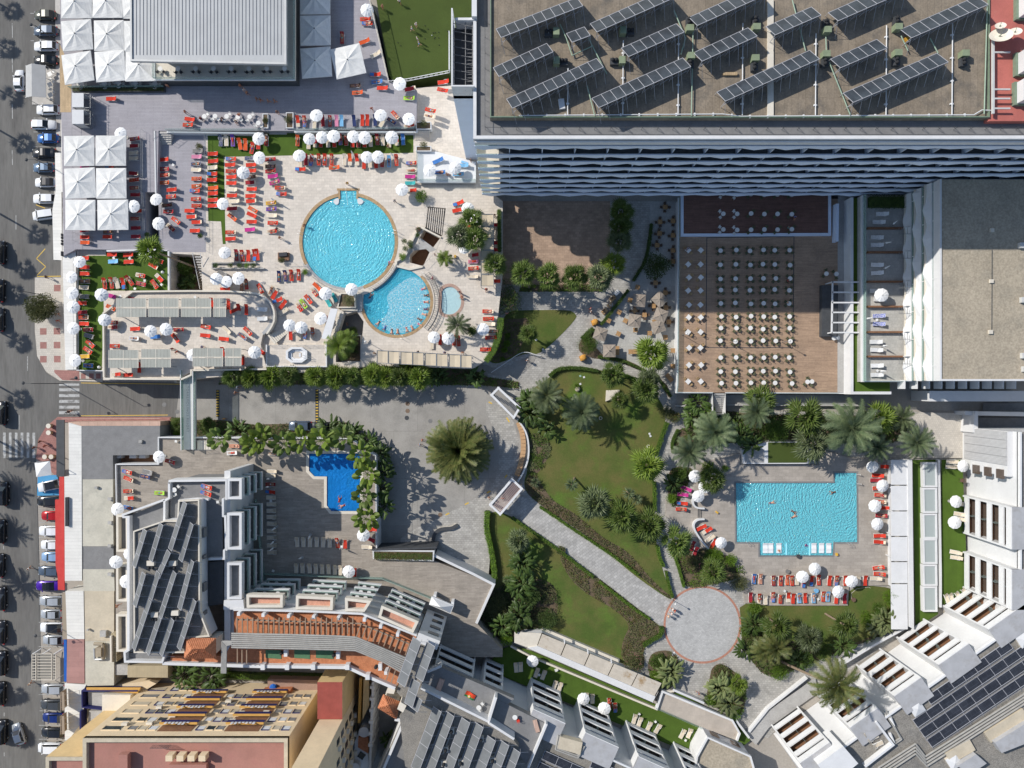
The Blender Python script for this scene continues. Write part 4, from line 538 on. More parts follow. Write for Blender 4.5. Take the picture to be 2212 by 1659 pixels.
for i,(x,y,w)in en(((1925,772,.6),(1918,1210,.65),(1930,332,.6))):
 p=T(3,1,x,y,17);g.box(p.x,p.y,17,w,w,.3);th('roof_block',g,cr,['pale cube on the gravel roof, middle one of the line','pale cube on the gravel roof, lowest of the line','pale cube in the shaded part of the gravel roof'][i],'roof block','cubes on the gravel roof')
for i,(x,y)in en(((2180,465),(2195,935),(2200,1415),(2210,1530))):
 p=T(3,1,x,y,17);g.box(p.x+.3,p.y,17,1.5,.9,.6);th('roof_hood',g,pmt,'pale roof hood at the right picture edge, '+od_(i,4,'top','bottom')+' of four','roof hood','hoods on the gravel roof')
g.path([T(3,1,1935,490,17.2),T(3,1,1932,1200,17.2)],.03,4);th('roof_cable',g,dk,'thin cable running between pale cubes on the gravel roof');ZS=7.;st_=tag(em('sun_terrace',(64,15,0)),'row of private sun terraces with glass fronts below the gravel-roofed block');tx0,tx1=T(3,1,812,0,ZS).x,bx+1.9;ty0=T(3,1,0,1640,ZS).y;g.pz([(tx0,ty0),(tx1,ty0),(tx1,by1),(tx0,by1)],0,ZS);sub(st_,'floor_slab',g,M['pale_tile']);g.wl([(tx0+.1,by1),(tx0+.1,ty0+.1),(tx1,ty0+.1)],ZS-.5,ZS+.2,.25);sub(st_,'front_wall',g,wp);g.wl([(tx0+.15,by1),(tx0+.15,ty0+.15),(tx1,ty0+.15)],ZS+.2,ZS+1.2,.04);sub(st_,'glass_rail',g,gg)
for y in(318,525,778,993,1212,1422):
 a,b=T(3,1,848,y,ZS),T(3,1,1150,y,ZS);g.box((a.x+b.x)/2,a.y,ZS,b.x-a.x,.32,.75);q=sub(st_,'planter_box',g,bpn);g.box(b.x+.5,a.y,ZS,1.1,.14,1.9);sub(st_,'white_screen',g,wp)
 for u in rn(4):g.bar((b.x-1.6+u*.5,a.y-.3,ZS+2.3),(b.x-1.6+u*.5,a.y-1.4,ZS+2.3),.05,.05)
 g.bar((b.x-1.7,a.y-1.4,ZS+2.3),(b.x+.6,a.y-1.4,ZS+2.3),.07,.06);sub(st_,'pergola_bars',g,rm)
gx0,gx1=T(3,1,738,0,5.2).x,T(3,1,800,0,5.2).x;gy1=T(3,2,0,70,5.2).y;g.pz([(gx0,gy1),(tx0+6,gy1),(tx0+6,ty0-.01),(tx0-.01,ty0-.01),(tx0-.01,by1),(gx0,by1)],0,5.2);sub(st_,'turf_ledge',g,tf);px0=T(3,1,715,0,5.2).x;g.wl([(px0,by1),(px0,gy1-.15),(tx0+6,gy1-.15)],2.9,5.7,.5);sub(st_,'outer_parapet',g,wp);lw_=tag(em('service_wing',(85,-2,0)),'low white louvred wing at the foot of the gravel-roofed block');g.pz(PL(3,2,'1395,60 2300,60 2300,150 1395,150',6.),0,6.);g.pz(PL(3,2,'1790,235 1815,235 1815,420 1770,420',4.),0,4.);g.pz(PL(3,2,'1700,235 2300,245 2300,280 1700,270',3.2),0,3.2);sub(lw_,'wall',g,wrn)
for i in rn(10):g.box(tx0+6+1+i*.0+i*2.2,by0-.6,6.,.15,1.6,2.4)
sub(lw_,'fin',g,wp);g.sh_(PL(3,2,'1860,165 2300,165 2300,250 1850,250',.5),.5);g.sh_(PL(3,2,'1815,290 2300,290 2300,420 1815,415',.6),.6);sub(lw_,'yard_floor',g,mg);g.sh_(PL(3,2,'1310,245 1700,250 1690,640 1250,640 1180,500 1220,300',.35),.35);sr('courtyard',g,M['beige_paving'],'pale sunlit courtyard with a glazed edge');ZB=3.;dd=tag(em('dining_deck',(32,14,0)),'broad brown timber dining deck raised beside the garden');g.pz(GL('2,1,1446,60 3,1,602,60 3,2,600,72 2,2,1845,74 1845,260 1740,260 1735,74 1430,74',ZB),0,ZB,top=False);sub(dd,'side_wall',g,wrn);g.sh_(GL('2,1,1446,60 3,1,602,60 3,2,600,72 2,2,1430,74',ZB),ZB);sub(dd,'floor',g,M['deck_brown_wood']);g.pz(GL('2,1,1478,-40 3,1,518,-40 518,352 2,1,1478,358',ZB+.35),ZB,ZB+.35);sub(dd,'raised_floor',g,M['deck_dark_wood']);g.wl(GL('2,1,1470,-40 1470,372 3,1,532,366 532,-40',ZB+.4),ZB,ZB+.5,.5);sub(dd,'raised_edge',g,M['tower_white']);g.sh_(GL('3,1,603,-40 715,-40 3,2,700,72 600,72',ZB+.02),ZB+.02);sub(dd,'edge_strip',g,gyc);g.wl(GL('2,1,1440,50 1428,1659 2,2,1420,74',ZB),ZB,ZB+1.05,.05);g.wl(GL('2,2,1432,74 1735,74',ZB),ZB,ZB+.95,.05);g.wl(GL('2,2,1845,74 3,2,600,78',ZB),ZB,ZB+.95,.05);sub(dd,'glass_rail',g,rgl);g.wl(GL('2,1,1440,50 1428,1659 2,2,1420,74 1735,76',ZB+.1),ZB-.4,ZB+.12,.22);g.wl(GL('2,2,1845,76 3,2,690,80',ZB+.1),ZB-.4,ZB+.12,.22);sub(dd,'edge_kerb',g,wp)
for p,q in(((2,1,1684,390),(2,1,1676,1345)),((2,1,1676,1345),(3,1,215,1345)),((3,1,225,380),(3,1,215,1345)),((2,1,1684,395),(3,1,225,385))):g.bar(T(*p,ZB+.012),T(*q,ZB+.012),.14,.01)
sub(dd,'floor_joint',g,dk);g.pz(PL(3,1,'465,805 605,805 602,1248 462,1248',ZB+1.),ZB,ZB+1.05);bb=th('bar_counter',g,dk,'long black bar counter under the white frame on the deck');t=tag(em('open_pergola',T(3,1,680,1000,ZB)),'open white timber frame over bar counter and deck edge');zf=5.9
for y in(778,866,955,1040,1128,1214):g.bar(T(3,1,552,y,zf),T(3,1,803,y,zf),.26,.2)
sub(t,'beam',g,wp);g.bar(T(3,1,560,770,zf),T(3,1,552,1220,zf),.26,.22);sub(t,'edge_beam',g,wp)
for y in(778,1214):p=T(3,1,556,y,zf);g.box(p.x,p.y,ZB,.2,.2,zf-ZB-.2)
sub(t,'post',g,wp);a=PL(3,1,'590,100 615,100 610,425 585,425',4.5);g.pz(a,ZB,4.5);th('white_screen',g,M['tower_white'],'low white screen wall right of the dark raised floor');t=stp('deck_stair','grey stair with dark rails leading down from the dining deck',2,2,1742,1838,80,300,12,ZB-.1,.2,gyc,True,dk);g.wl(PL(2,2,'1420,190 1735,185',.9),0,.9,.3);g.wl(GL('2,2,1850,180 3,2,900,185',.9),0,.9,.3);th('planting_wall',g,gyc,'grey wall between the palm bed and the deck foot');g.pz(GL('2,2,1850,95 3,2,880,95 880,180 2,2,1850,175',.4),0,.4);sr('deck_foot',g,gyc,'shaded concrete walk at the foot of the dining deck');g.pz(GL('2,2,1985,560 2212,500 3,2,0,500 350,500 350,690 0,690 2,2,2000,690',1.2),0,1.2);tq=tag(em('turf_platform',T(3,2,150,600,1.2)),'raised platform with artificial turf and white border above the pool');sub(tq,'border',g,wrn);g.sh_(GL('3,2,0,505 338,505 340,680 0,682',1.21),1.215);sub(tq,'turf',g,M['green_carpet']);g.sh_(GL('2,2,2010,575 2180,560 2180,680 2010,680',1.21),1.215);sub(tq,'paving',g,gyc);rs=tag(em('restaurant',(-45,62,0)),'restaurant pavilion with large ribbed pale metal roof on the upper terrace');ZR=13.4;ra,rb_=T(0,0,1132,530,ZR),T(1,0,262,558,ZR);mat('ribbed_roof',(.40,.41,.41),1.10,.3,.45,spec=.4,fn=.03);g.pz([(ra.x,ra.y),(rb_.x,rb_.y),(rb_.x,80),(ra.x+.3,80)],ZR-.5,ZR,bottom=True);sub(rs,'roof',g,M['ribbed_roof']);n=44
for i in rn(n):
 x=ra.x+.3+(rb_.x-ra.x-.6)*i/(n-1);g.box(x,(ra.y+80)/2+.45,ZR,.05,80-ra.y-1.3,.07)
sub(rs,'roof_rib',g,mat('rib_dark',(.25,.25,.26),None,1,.5));g.wl([(ra.x,80),(ra.x+.12,ra.y+.12),(rb_.x-.12,rb_.y+.12),(rb_.x-.12,80)],ZR-.3,ZR+.22,.3);sub(rs,'gutter',g,pmt);ba,bb_=T(0,0,1338,690,8.4),T(1,0,340,690,8.4);g.pz([(ba.x+.2,ba.y+.2),(bb_.x-.2,bb_.y+.2),(bb_.x-.2,80),(ba.x+.2,80)],ZU,8.);sub(rs,'lower_storey',g,dk);g.pz([(ba.x,ba.y),(bb_.x,bb_.y),(bb_.x,80),(ba.x,80)],8.,8.4,bottom=True);sub(rs,'balcony_floor',g,cr);g.pz([(ra.x+3.4,ba.y+3.2),(rb_.x-1.5,ba.y+3.2),(rb_.x-1.5,80),(ra.x+3.4,80)],8.4,ZR-.5);sub(rs,'glass_storey',g,gd);g.wl([(ba.x+.05,ba.y+3),(ba.x+.05,ba.y+.05),(bb_.x-.05,bb_.y+.05),(bb_.x-.05,80)],8.4,9.5,.05);sub(rs,'glass_rail',g,rgl);g.wl([(ba.x,ba.y+3),(ba.x,ba.y),(bb_.x,bb_.y)],8.2,8.52,.25);sub(rs,'balcony_edge',g,wp);g.wl(GL('0,0,640,800 1430,798 1430,700',ZU),ZU,ZU+.55,.12);t=tag(em('hedge_planter',T(0,0,1080,785,ZU)),'long low planter with trimmed greenery below the restaurant balcony');sub(t,'trough',g,dk);g.wl(GL('0,0,610,765 1430,760',ZU),ZU,ZU+1.1,.04);sub(t,'glass_screen',g,gg);g.wl(GL('0,0,640,782 1420,780',ZU),ZU,ZU+.5,.55);sub(t,'soil',g,soi)
for i,(y,l)in en(((865,'upper'),(1010,'lower'))):
 p=T(0,0,672,y,ZU);t=tag(em('shower_cubicle',p),'white square cabin on the upper terrace, '+l+' of the pair','cabin','white cabins on the upper terrace');zt=ZU+2.4;q=[T(0,0,622,y-62,zt),T(0,0,722,y-62,zt),T(0,0,722,y+60,zt),T(0,0,622,y+60,zt)];g.pz(q,zt-.12,zt,bottom=True);sub(t,'roof',g,wrn)
 for k in q:g.box(k.x*.999+.0,k.y,ZU,.1,.1,2.3)
 a,b,c,d=q
 for s in rn(4):
  f=s/4;g.tu((b.x+.9,b.y+(c.y-b.y)*f,ZU+.1),(b.x+.9,b.y+(c.y-b.y)*f,ZU+2.2),.03,.03,4)
 for zz in(.6,1.2,1.9):g.tu((b.x+.9,b.y,ZU+zz),(b.x+.9,c.y,ZU+zz),.025,.025,4)
 g.tu((b.x,b.y,ZU+2.2),(b.x+.9,b.y,ZU+2.2),.03,.03,4);g.tu((c.x,c.y,ZU+2.2),(c.x+.9,c.y,ZU+2.2),.03,.03,4);sub(t,'frame',g,rm);g.wl([(a.x+.1,a.y-.1),(d.x+.1,d.y+.1)],ZU,ZU+2.2,.06);g.wl([(a.x+.1,a.y-.1),(b.x,b.y-.1)],ZU,ZU+2.2,.06);g.wl([(d.x+.1,d.y+.1),(c.x,c.y+.1)],ZU,ZU+2.2,.06);sub(t,'wall',g,wrn)
t=tag(em('street_pavilion',T(0,0,310,700)),'grey double-sloped cafe awning on the kerb by the first parked cars');z=3.;q=PL(0,0,'222,568 290,560 292,842 222,842',z);w=PL(0,0,'290,560 393,565 398,842 292,842',z)
for pl,s in((q,0),(w,1)):
 vs=[Vc(v)for v in pl]
 for k,v in en(vs):
  ridge=(k in(1,2))if s==0 else(k in(0,3));v.z=z+(.55 if ridge else 0)
 g.add(vs+[v-V3(0,0,.08)for v in vs],[(0,3,2,1),(4,5,6,7),(0,1,5,4),(1,2,6,5),(2,3,7,6),(3,0,4,7)])
sub(t,'roof',g,mat('canvas_grey',(.40,.40,.39),1.10,1,.8))
for p in(q[0],q[3],w[1],w[2]):g.tu((p.x,p.y,.1),(p.x,p.y,z),.05,.05,6)
sub(t,'post',g,rm);t=tag(em('street_pergola',T(0,3,375,790)),'square barred pergola standing on the kerb beside the blue awning');z=3.;q=PL(0,3,'275,675 480,675 480,898 275,898',z);g.wl(q,z-.1,z,.1,True)
for i in rn(1,9):y=675+223*i/9;g.bar(T(0,3,275,y,z-.02),T(0,3,480,y,z-.02),.09,.1)
for x in(308,445):g.bar(T(0,3,x,675,z+.1),T(0,3,x,898,z+.1),.09,.1)
sub(t,'bars',g,cr);g.sh_(op_(ccw(q),-.15),z-.3);sub(t,'shade_cloth',g,mat('cloth_grey',(.22,.21,.19),None,1,.9))
for p in q:g.tu((p.x,p.y,0),(p.x,p.y,z),.06,.06,6)
for x in(355,440,540):g.tu(T(0,3,x,628,2.2),T(0,3,x-75,675,z),.08,.08,6)
sub(t,'post',g,wp);t=tag(em('cafe_parasol',T(0,2,370,730)),'white square cafe parasol above a blue mat by the street');z=2.7;q=PL(0,2,'298,678 432,660 446,785 315,805',z);c_=sum(q,V3(0,0,0))/4+V3(0,0,.6)
for k in rn(4):g.tri(q[k],q[(k+1)%4],c_)if False else g.tri(q[(k+1)%4],q[k],c_)
sub(t,'canopy',g,wp);g.tu((c_.x,c_.y,0),c_,.04,.04,6);sub(t,'pole',g,rm);g.sh_(PL(0,2,'330,790 495,785 510,830 520,960 325,965'),.14);sub_m=sr('blue_mat',g,mat('mat_blue',(.07,.28,.50),(.09,.31,.54),1,.9),'blue painted patch under the rotated white car');sh=tag(em('shop_row',T(0,2,800,1000)),'low row of shops with flat cream and grey roofs along the street')
def rp_(nm,c,r,txt,z,m,t=sh,z0=0):g=MB();g.pz(PL(c,r,txt,z),z0,z);return sub(t,nm,g,m)
mat('cream_roof',(.46,.435,.36),1.16,.35,.8,fn=.07,_f=3,sn=(.4,(.37,.36,.30),.52,.75));mat('tan_roof',(.47,.41,.31),1.17,.35,.8,fn=.06,_f=3,sn=(.4,(.40,.34,.25),.55,.78));mat('rosy_roof',(.34,.19,.17),1.13,.5,.8,bk=(40,.95,.02,.85,.05),fn=.06);mat('dusty_pink',(.47,.32,.25),1.18,.5,.8,bk=(1.6,40,.04,.8,.06),fn=.1);rp_('roof_slab',0,2,'705,362 1382,362 1378,612 975,616 975,822 708,822',4.,mg);rp_('roof_slab',0,2,'590,328 1385,322 1383,361 706,361 706,822 600,800',3.6,M['dusty_pink']);rp_('roof_slab',0,2,'593,335 704,366 708,1700 560,1700 556,800 596,800',4.05,M['sheet_white']);rp_('roof_slab',0,2,'709,823 975,823 980,1402 712,1402',3.95,M['cream_roof']);rp_('roof_slab',0,2,'712,1403 980,1403 982,1600 714,1600',3.9,mg);rp_('roof_slab',0,2,'714,1601 985,1601 990,1790 722,1790',3.95,M['cream_roof']);rp_('roof_slab',0,3,'722,132 985,132 985,560 735,560',4.,M['tan_roof']);rp_('roof_slab',0,3,'735,561 985,561 985,945 745,950 730,930',3.9,M['cream_roof']);rp_('roof_slab',0,3,'565,132 721,132 728,545 580,545',4.1,M['sheet_white']);rp_('roof_slab',0,3,'580,546 727,546 730,928 575,925',4.,M['rosy_roof']);rp_('roof_slab',0,3,'558,926 745,940 722,985 720,1250 590,1420 560,1420',4.,M['sheet_white']);g.pz(PL(0,3,'535,150 578,150 582,548 540,548',3.5),3.3,3.5,bottom=True);sub(sh,'awning',g,mat('awning_tan',(.30,.25,.19),None,1,.8));g.pz(GL('0,2,512,802 552,802 556,1659 0,3,558,122 500,118 0,2,498,1660 480,1570 476,1000 510,998',3.2),3.05,3.2,bottom=True);sub(sh,'awning',g,M['awning_red'],'bright red awning')
g.pz(PL(0,2,'485,310 555,310 558,800 488,800',3.1),2.9,3.1,bottom=True);sub(sh,'awning',g,dk,'black awning with small lamps');g.pz(PL(0,3,'551,545 575,545 577,912 553,912',3.2),3.,3.2,bottom=True);sub(sh,'awning',g,M['awning_blue'],'blue awning')
for x,y,s in((957,990,.7),(958,1195,.7),(955,1395,.6),(1222,495,.6),(840,893,.5),(957,1640,.7)):p=T(0,2,x,y,4);g.box(p.x,p.y,3.95,s,s*.8,.5)
for x,y,s in((905,490,1.1),(773,458,.3)):p=T(0,3,x,y,4);g.box(p.x,p.y,3.95,s,s,.7)
sub(sh,'roof_box',g,gyc)
for a,b in(((565,980),(565,1230)),((578,980),(578,1230))):g.bar(T(0,2,*a,4.6),T(0,2,*b,4.6),.14,.5)
sub(sh,'sign_panel',g,dk);t=tag(em('roof_duct',T(0,3,870,650,3.95)),'rusty looping ventilation duct with silver pipe on the cream shop roof');g.path([T(0,3,*q,4.5)for q in((815,585),(890,590),(895,650),(890,715))],.33,8);g.box(*T(0,3,880,640,4)[:2],3.95,1.,1.6,1.2);sub(t,'duct',g,mat('duct_tan',(.30,.25,.18),1.21,2,.7));g.path([T(0,3,*q,4.4)for q in((815,625),(820,720),(890,718))],.2,8);sub(t,'pipe',g,stl)
for i,(x,y,l)in en(((565,1075,'upper'),(565,1280,'lower'))):
 t=tag(em('billboard',T(0,3,x,y,4)),'billboard seen from above on the shop roof edge, '+l+' one','billboard','billboards on the shop roofs');a,b=T(0,3,535,y-78,5.5),T(0,3,540,y+78,5.5);g.wl([a,b],4.2,6.,.1);g.bar(a+V3(.3,0,.4),b+V3(.3,0,.4),.7,.05);sub(t,'board',g,mat('board_brown',(.30,.24,.18),None,1,.7))
 for k in rn(3):c=a.lerp(b,(k+.5)/3);g.tu(c+V3(0,0,.5),V3(c.x+2.3,c.y+.1,4.),.04,.04,4)
 sub(t,'strut',g,cr)
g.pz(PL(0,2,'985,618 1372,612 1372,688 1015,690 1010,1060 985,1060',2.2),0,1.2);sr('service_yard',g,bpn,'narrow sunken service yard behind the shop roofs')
for i,x in en((1020,1145,1230)):
 p=T(0,2,x,628,2.6);g.box(p.x,p.y,1.2,1.2 if i else 1.1,.6,1.4);th('air_conditioner',g,wrn,'white air conditioner in the service yard, '+od_(i,3,'left','right')+' of three','air conditioner')
lh=tag(em('lower_hotel',(-58,-35,0)),'white terraced hotel with collector roofs and orange roof garden below the blue pool')
def part(nm,m,c,r,txt,z,z0=.0,par=None,top=True):
 g=MB();g.pz(GL(txt,z)if c is None else PL(c,r,txt,z),z0,z,top=top);return sub(par or lh,nm,g,m)
ZT5=15.;part('north_terrace',mg,None,0,'0,2,1470,850 1950,845 1950,1000 1920,1015 1925,1500 1800,1510 1470,1170',ZT5);part('west_terrace',mg,None,0,'0,2,1115,1140 1420,1010 1415,1190 1150,1270 0,3,1150,660 1115,650',ZT5);part('south_terrace',mg,None,0,'0,3,1118,665 1405,665 1405,722 1118,722',ZT5);part('east_terrace',dk,None,0,'0,2,1800,1540 1930,1530 0,3,1930,240 1800,260',ZT5-.2)
for txt in('0,2,1462,860 1465,838 1955,832 1955,1000','0,2,1460,850 1460,985 1420,1010 1418,1180 1535,1180','0,2,1420,1000 1060,1130 1065,1150 1110,1150 0,3,1110,640 1075,660 1080,740 1400,745 1420,680','0,2,1540,1010 1700,995 1800,1000','0,2,1800,1515 1935,1510 1935,1440 1945,1430','0,2,1925,990 1925,1140 1945,1145 1955,1440'):
 g.wl(GL(txt,16),13,16.,.35);sub(lh,'parapet',g,wrn)
RA='0,2,1155,1275 1420,1185 1535,1188 1545,1012 1715,1005 0,3,1722,310 1805,520 1600,535 1590,660 1160,660';part('upper_storey',wrn,None,0,RA,18.,14.5);g.sh_(op_(ccw(GL(RA,18.3)),-.1),18.02);sub(lh,'roof',g,gv);g.wl(GL(RA,18.4),17.6,18.4,.22,True);sub(lh,'roof_edge',g,cr)
for x,y,w,h in((1762,1280,28,80),(1757,1490,14,30),(1762,1750,20,70),(1880,1990,24,60)):
 p=T(0,2,x-8,y,16.4);q=T(0,2,1718,y,18.4);g.box(q.x+.12,p.y,15.7,.3,h*.02,1.3);sub(lh,'window',g,mg)
def balc(c,r,xo,y0,y1,zt,n,dx=.0,dy=.0,depth=1.9,tm=None,base=4.):
 a,b=T(c,r,xo,y0,zt+1),T(c,r,xo,y1,zt+1)
 for k in rn(n):
  z=zt-3.05*k;bl=kid(lh,'balcony',(a.x,(a.y+b.y)/2,z));x0,x1=a.x,a.x+depth+.25;g=MB();g.box((x0+x1)/2,(a.y+b.y)/2,z-.2,x1-x0,abs(a.y-b.y),.2);sub(bl,'slab',g,mg if tm is None else tm);g=MB();P=[(x0,a.y),(x1-.1,a.y),(x1-.1,b.y),(x0,b.y)]
  if k==0:g.wl(P,z-.25,z+1.,.42,True)
  else:g.wl(P,z-.25,z+.35,.24)
  sub(bl,'parapet',g,wrn)
  if k:
   g=MB();g.wl(P[0:4],z+.35,z+1.05,.04);sub(bl,'glass_rail',g,gg)
   for ty in((.3,.7)if abs(a.y-b.y)>3.5 else(.5,)):
    g=MB();yy=a.y+(b.y-a.y)*ty;g.yc(x1-1.,yy,z+.7,.36,.04,14);g.yc(x1-1.,yy,z,.05,.7,6);sub(bl,'table',g,wp)
xw=T(0,2,1950,0,16).x;g.box(xw-.2,T(0,2,0,1290,8).y-4,0,1.,32,14.8);sub(lh,'east_wall',g,wrn)
for y0,y1 in((828,985),(1125,1420),(1555,1850)):balc(0,2,1972,y0,y1,ZT5,4)
for i,(r,y0,y1)in en(((2,1140,1440),(2,1570,1870),(3,340,645))):
 P=PL(0,r,'1012,%d 1095,%d 1098,%d 1014,%d'%(y0,y0,y1,y1),13.5);bl=kid(lh,'balcony',(P[0].x,P[0].y,12.5));g.pz(P,12.,12.5,bottom=True);sub(bl,'slab',g,mg);g.wl(P,11.9,13.5,.38,True);sub(bl,'parapet',g,cr)
part('west_wall',wrn,None,0,'0,2,1095,1140 1160,1140 0,3,1160,660 1098,650',14.6);g.wl(GL('0,3,955,520 958,745',6),0,6,.3);sub(lh,'side_screen',g,cr);g.pz(PL(0,3,'958,500 1005,480 1010,740 960,745',5.5),0,5.5);sub(lh,'breeze_roof',g,mat('breeze',(.36,.29,.17),(.44,.37,.24),3,.8,bk=(.5,.35,.06,.6,.2)));part('rear_shed',gyc,0,3,'990,765 1102,765 1105,855 992,855',3.6);part('corrugated_roof',mat('corrugated',(.40,.335,.22),1.11,1,.7,bk=(.16,40,.03,.7,.05)),0,3,'1102,775 1450,775 1450,878 1102,876',4.2)
def hip(nm,txt,c,r,z0,z1,ridge,par):
 P=ccw(PL(c,r,txt,z0));a,b=[T(c,r,*q,z1)for q in ridge];g=MB();cen=(a+b)/2
 for i in rn(4):
  p,q=Vc((P[i][0],P[i][1],z0)),Vc((P[(i+1)%4][0],P[(i+1)%4][1],z0));m=(p+q)/2;near=sorted((a,b),key=lambda e:(e-m).length);long_=abs((q-p).normalized().dot((b-a).normalized()))>.7
  if long_:
   e1,e2=sorted((a,b),key=lambda e:(e-q).length);g.quad(p,q,e1,e2)
  else:g.tri(p,q,near[0])
  n=int((q-p).length/.3)
  for k in rn(1,n):
   s=p+(q-p)*(k/n);d=(cen-m);d.z=0;nn=Vc((-(q-p).y,(q-p).x,0)).normalized()
   if nn.dot(d)<0:nn=-nn
   dist=abs((cen-m).dot(nn));f=k/n
   if long_:
    L=(q-p).length;w1=abs((e2-p).dot((q-p)/L));w2=abs((q-e1).dot((q-p)/L));u=f*L;h=1 if w1<u<L-w2 else(u/w1 if u<=w1 else(L-u)/w2)
   else:h=1-abs(2*f-1)
   e=s+nn*dist*h+V3(0,0,(z1-z0)*h);g.tu(s+V3(0,0,.02),e+V3(0,0,.02),.07,.07,4,False)
 return sub(par,nm,g,ttl)
hip('tiled_roof','1592,535 1868,535 1868,712 1592,712',0,3,18.7,20.2,((1660,630),(1768,630)),lh);part('tower_room',cr,0,3,'1610,560 1845,560 1845,690 1610,690',18.6,14);part('tiled_strip',ttl,0,3,'1475,690 1925,690 1925,745 1470,745',15.2);RG='0,3,2020,298 1,3,0,302 500,315 900,335 1385,525 1215,965 960,868 790,790 0,778 0,3,1480,760 1480,700 1930,700 2020,560';g.pz(GL(RG,ZT5),4,ZT5,top=False);sub(lh,'garden_wing',g,wrn);g.sh_(GL(RG,ZT5),ZT5);sub(lh,'roof_garden',g,M['terracotta']);g.wl(GL('0,3,2020,290 1,3,0,292 500,305 920,325 1390,512',16),14.5,16.2,.3);g.wl(GL('1,3,1200,975 960,872 790,794 0,784 0,3,1400,758',16),12,15.9,.5)
for x in(60,270,495,790):g.box(*T(1,3,x,785,16)[:2],14,.7,.9,2.2)
g.box(*T(1,3,965,870,16)[:2],14,.7,.9,2.2);sub(lh,'garden_parapet',g,wrn)
for c,r,x,y,rz in((0,3,2060,330,40),(1,3,60,340,40),(1,3,280,350,38),(1,3,495,360,38),(1,3,710,368,38),(1,3,935,380,35),(1,3,1075,440,60),(1,3,1222,510,70),(1,3,1120,840,70)):
 p=T(c,r,x,y,17);g.box(p.x,p.y,ZT5,.5,.55,2.);sub(lh,'pillar',g,wp)
mat('beam_brown',(.28,.20,.14),1.22,1,.7);z=17.4
for i in rn(23):
 x=-165+i*45.5;g.bar(T(1,3,x,362-.0*i,z),T(1,3,x,500,z),.16,.2)
for i in rn(10):
 x,y=895+i*46,415+i*20;g.bar(T(1,3,x+15,y-5,z),T(1,3,x-32,y+118,z),.16,.2)
g.bar(T(1,3,-160,378,z-.2),T(1,3,900,412,z-.2),.2,.22);g.bar(T(1,3,900,412,z-.2),T(1,3,1350,600,z-.2),.2,.22)
for x,y in((1145,805),(1190,822),(1235,840)):g.bar(T(1,3,x+15,y-10,z),T(1,3,x-25,y+110,z),.16,.2)
for x in(2050,2090,2130):g.bar(T(0,3,x,620,z),T(0,3,x,755,z),.16,.2)
sub(lh,'pergola_beam',g,M['beam_brown']);mat('pipe_grey',(.30,.29,.265),1.20,1,.6,fn=.08)
for k in rn(8):
 o=k*17;z=18.3;P=[T(0,3,1915+k*9,840-k*0,z),T(0,3,1920+k*9,565+k*9,z),T(0,3,2005,565+k*6,z)]if k<5 else[]
 if P:g.path(P,.13,6)
 P=[T(0,3,2000,497+o,z),T(1,3,-5,502+o,z),T(1,3,300,508+o,z),T(1,3,700,520+o*.98,z),T(1,3,860,530+o*.95,z),T(1,3,900,545+o*.95,z),T(1,3,1100,628+o*.95,z),T(1,3,1300-k*6,712+o*1.,z)];g.path(P,.15,6);sub(lh,'roof_pipe',g,M['pipe_grey'])
for x0,x1 in((82,216),(330,465),(517,668)):
 g.pz(PL(1,3,'%d,640 %d,642 %d,%d %d,%d'%(x0,x1,x1,718,x0,708),15.1),15.02,15.08);sub(lh,'green_mat',g,mat('mat_green',(.075,.16,.085),1.17,1,.9))
for x,y in((240,655),(690,675),(1052,775)):
 p=T(1,3,x,y,15.1);g.box(p.x+.5,p.y,15,.6,1.1,.8);sub(lh,'white_plinth',g,wp);g.ball(p.x-.2,p.y,15.8,.32);g.ball(p.x-.2,p.y+.0,15.3,.3);sub(lh,'vent_dome',g,dv)
yfB=T(1,3,0,182,16).y;part('north_wall',wrn,None,0,'0,3,1930,262 2000,225 1,3,740,250 950,300 1390,500 1300,600 0,3,2000,560',14.3);part('north_wall',wrn,None,0,'0,3,1935,210 2100,205 2110,290 1930,290',15.9)
def sN(P,n,zt,tray,tm,nm='balcony'):
 for k in rn(n):
  z=zt-3.05*k;bl=kid(lh,nm,(P[0].x,P[0].y,z));g=MB();g.pz(P,z-.2,z,bottom=True);sub(bl,'slab',g,tm if k==0 else mg);g=MB()
  if k==0:g.wl(P,z-.3,z+1.,.45,True)
  else:g.wl([P[3],P[0],P[1],P[2]],z-.3,z+.45,.3)
  sub(bl,'parapet',g,wrn if k else cr)
  if k:
   g=MB();g.wl([P[3],P[0],P[1],P[2]],z+.45,z+1.05,.04);sub(bl,'glass_rail',g,gg)
   for f in(.3,.7):
    c=P[0].lerp(P[1],f)*.72+P[3].lerp(P[2],f)*.28;g=MB();g.yc(c.x,c.y,z+.7,.36,.04,14);g.yc(c.x,c.y,z,.05,.7,6);sub(bl,'table',g,wp);g=MB();g.box(c.x+.75,c.y-.1,z+.4,.45,.45,.06);g.box(c.x+.95,c.y-.1,z+.4,.06,.45,.45);sub(bl,'chair',g,dk)
sN(GL('0,3,2140,172 1,3,220,176 218,262 0,3,2142,262',16),4,15,None,M['pink_clay']);sN(PL(1,3,'356,182 654,196 650,284 354,276',16),4,15,None,M['pink_clay']);sN(PL(1,3,'780,202 978,225 932,298 782,292',16),4,15,None,M['pink_clay']);sN(PL(1,3,'1092,270 1390,398 1352,478 1068,352',16),4,15,None,M['pink_clay']);a,b=T(1,3,1405,490,16.5),T(1,3,1592,562,16.5);d=(b-a).normalized();nn=V3(d.y,-d.x,0);P=[a,b,b+nn*1.6,a+nn*1.6];g.pz(P,0,16.5);sub(lh,'stair_tower',g,wrn)
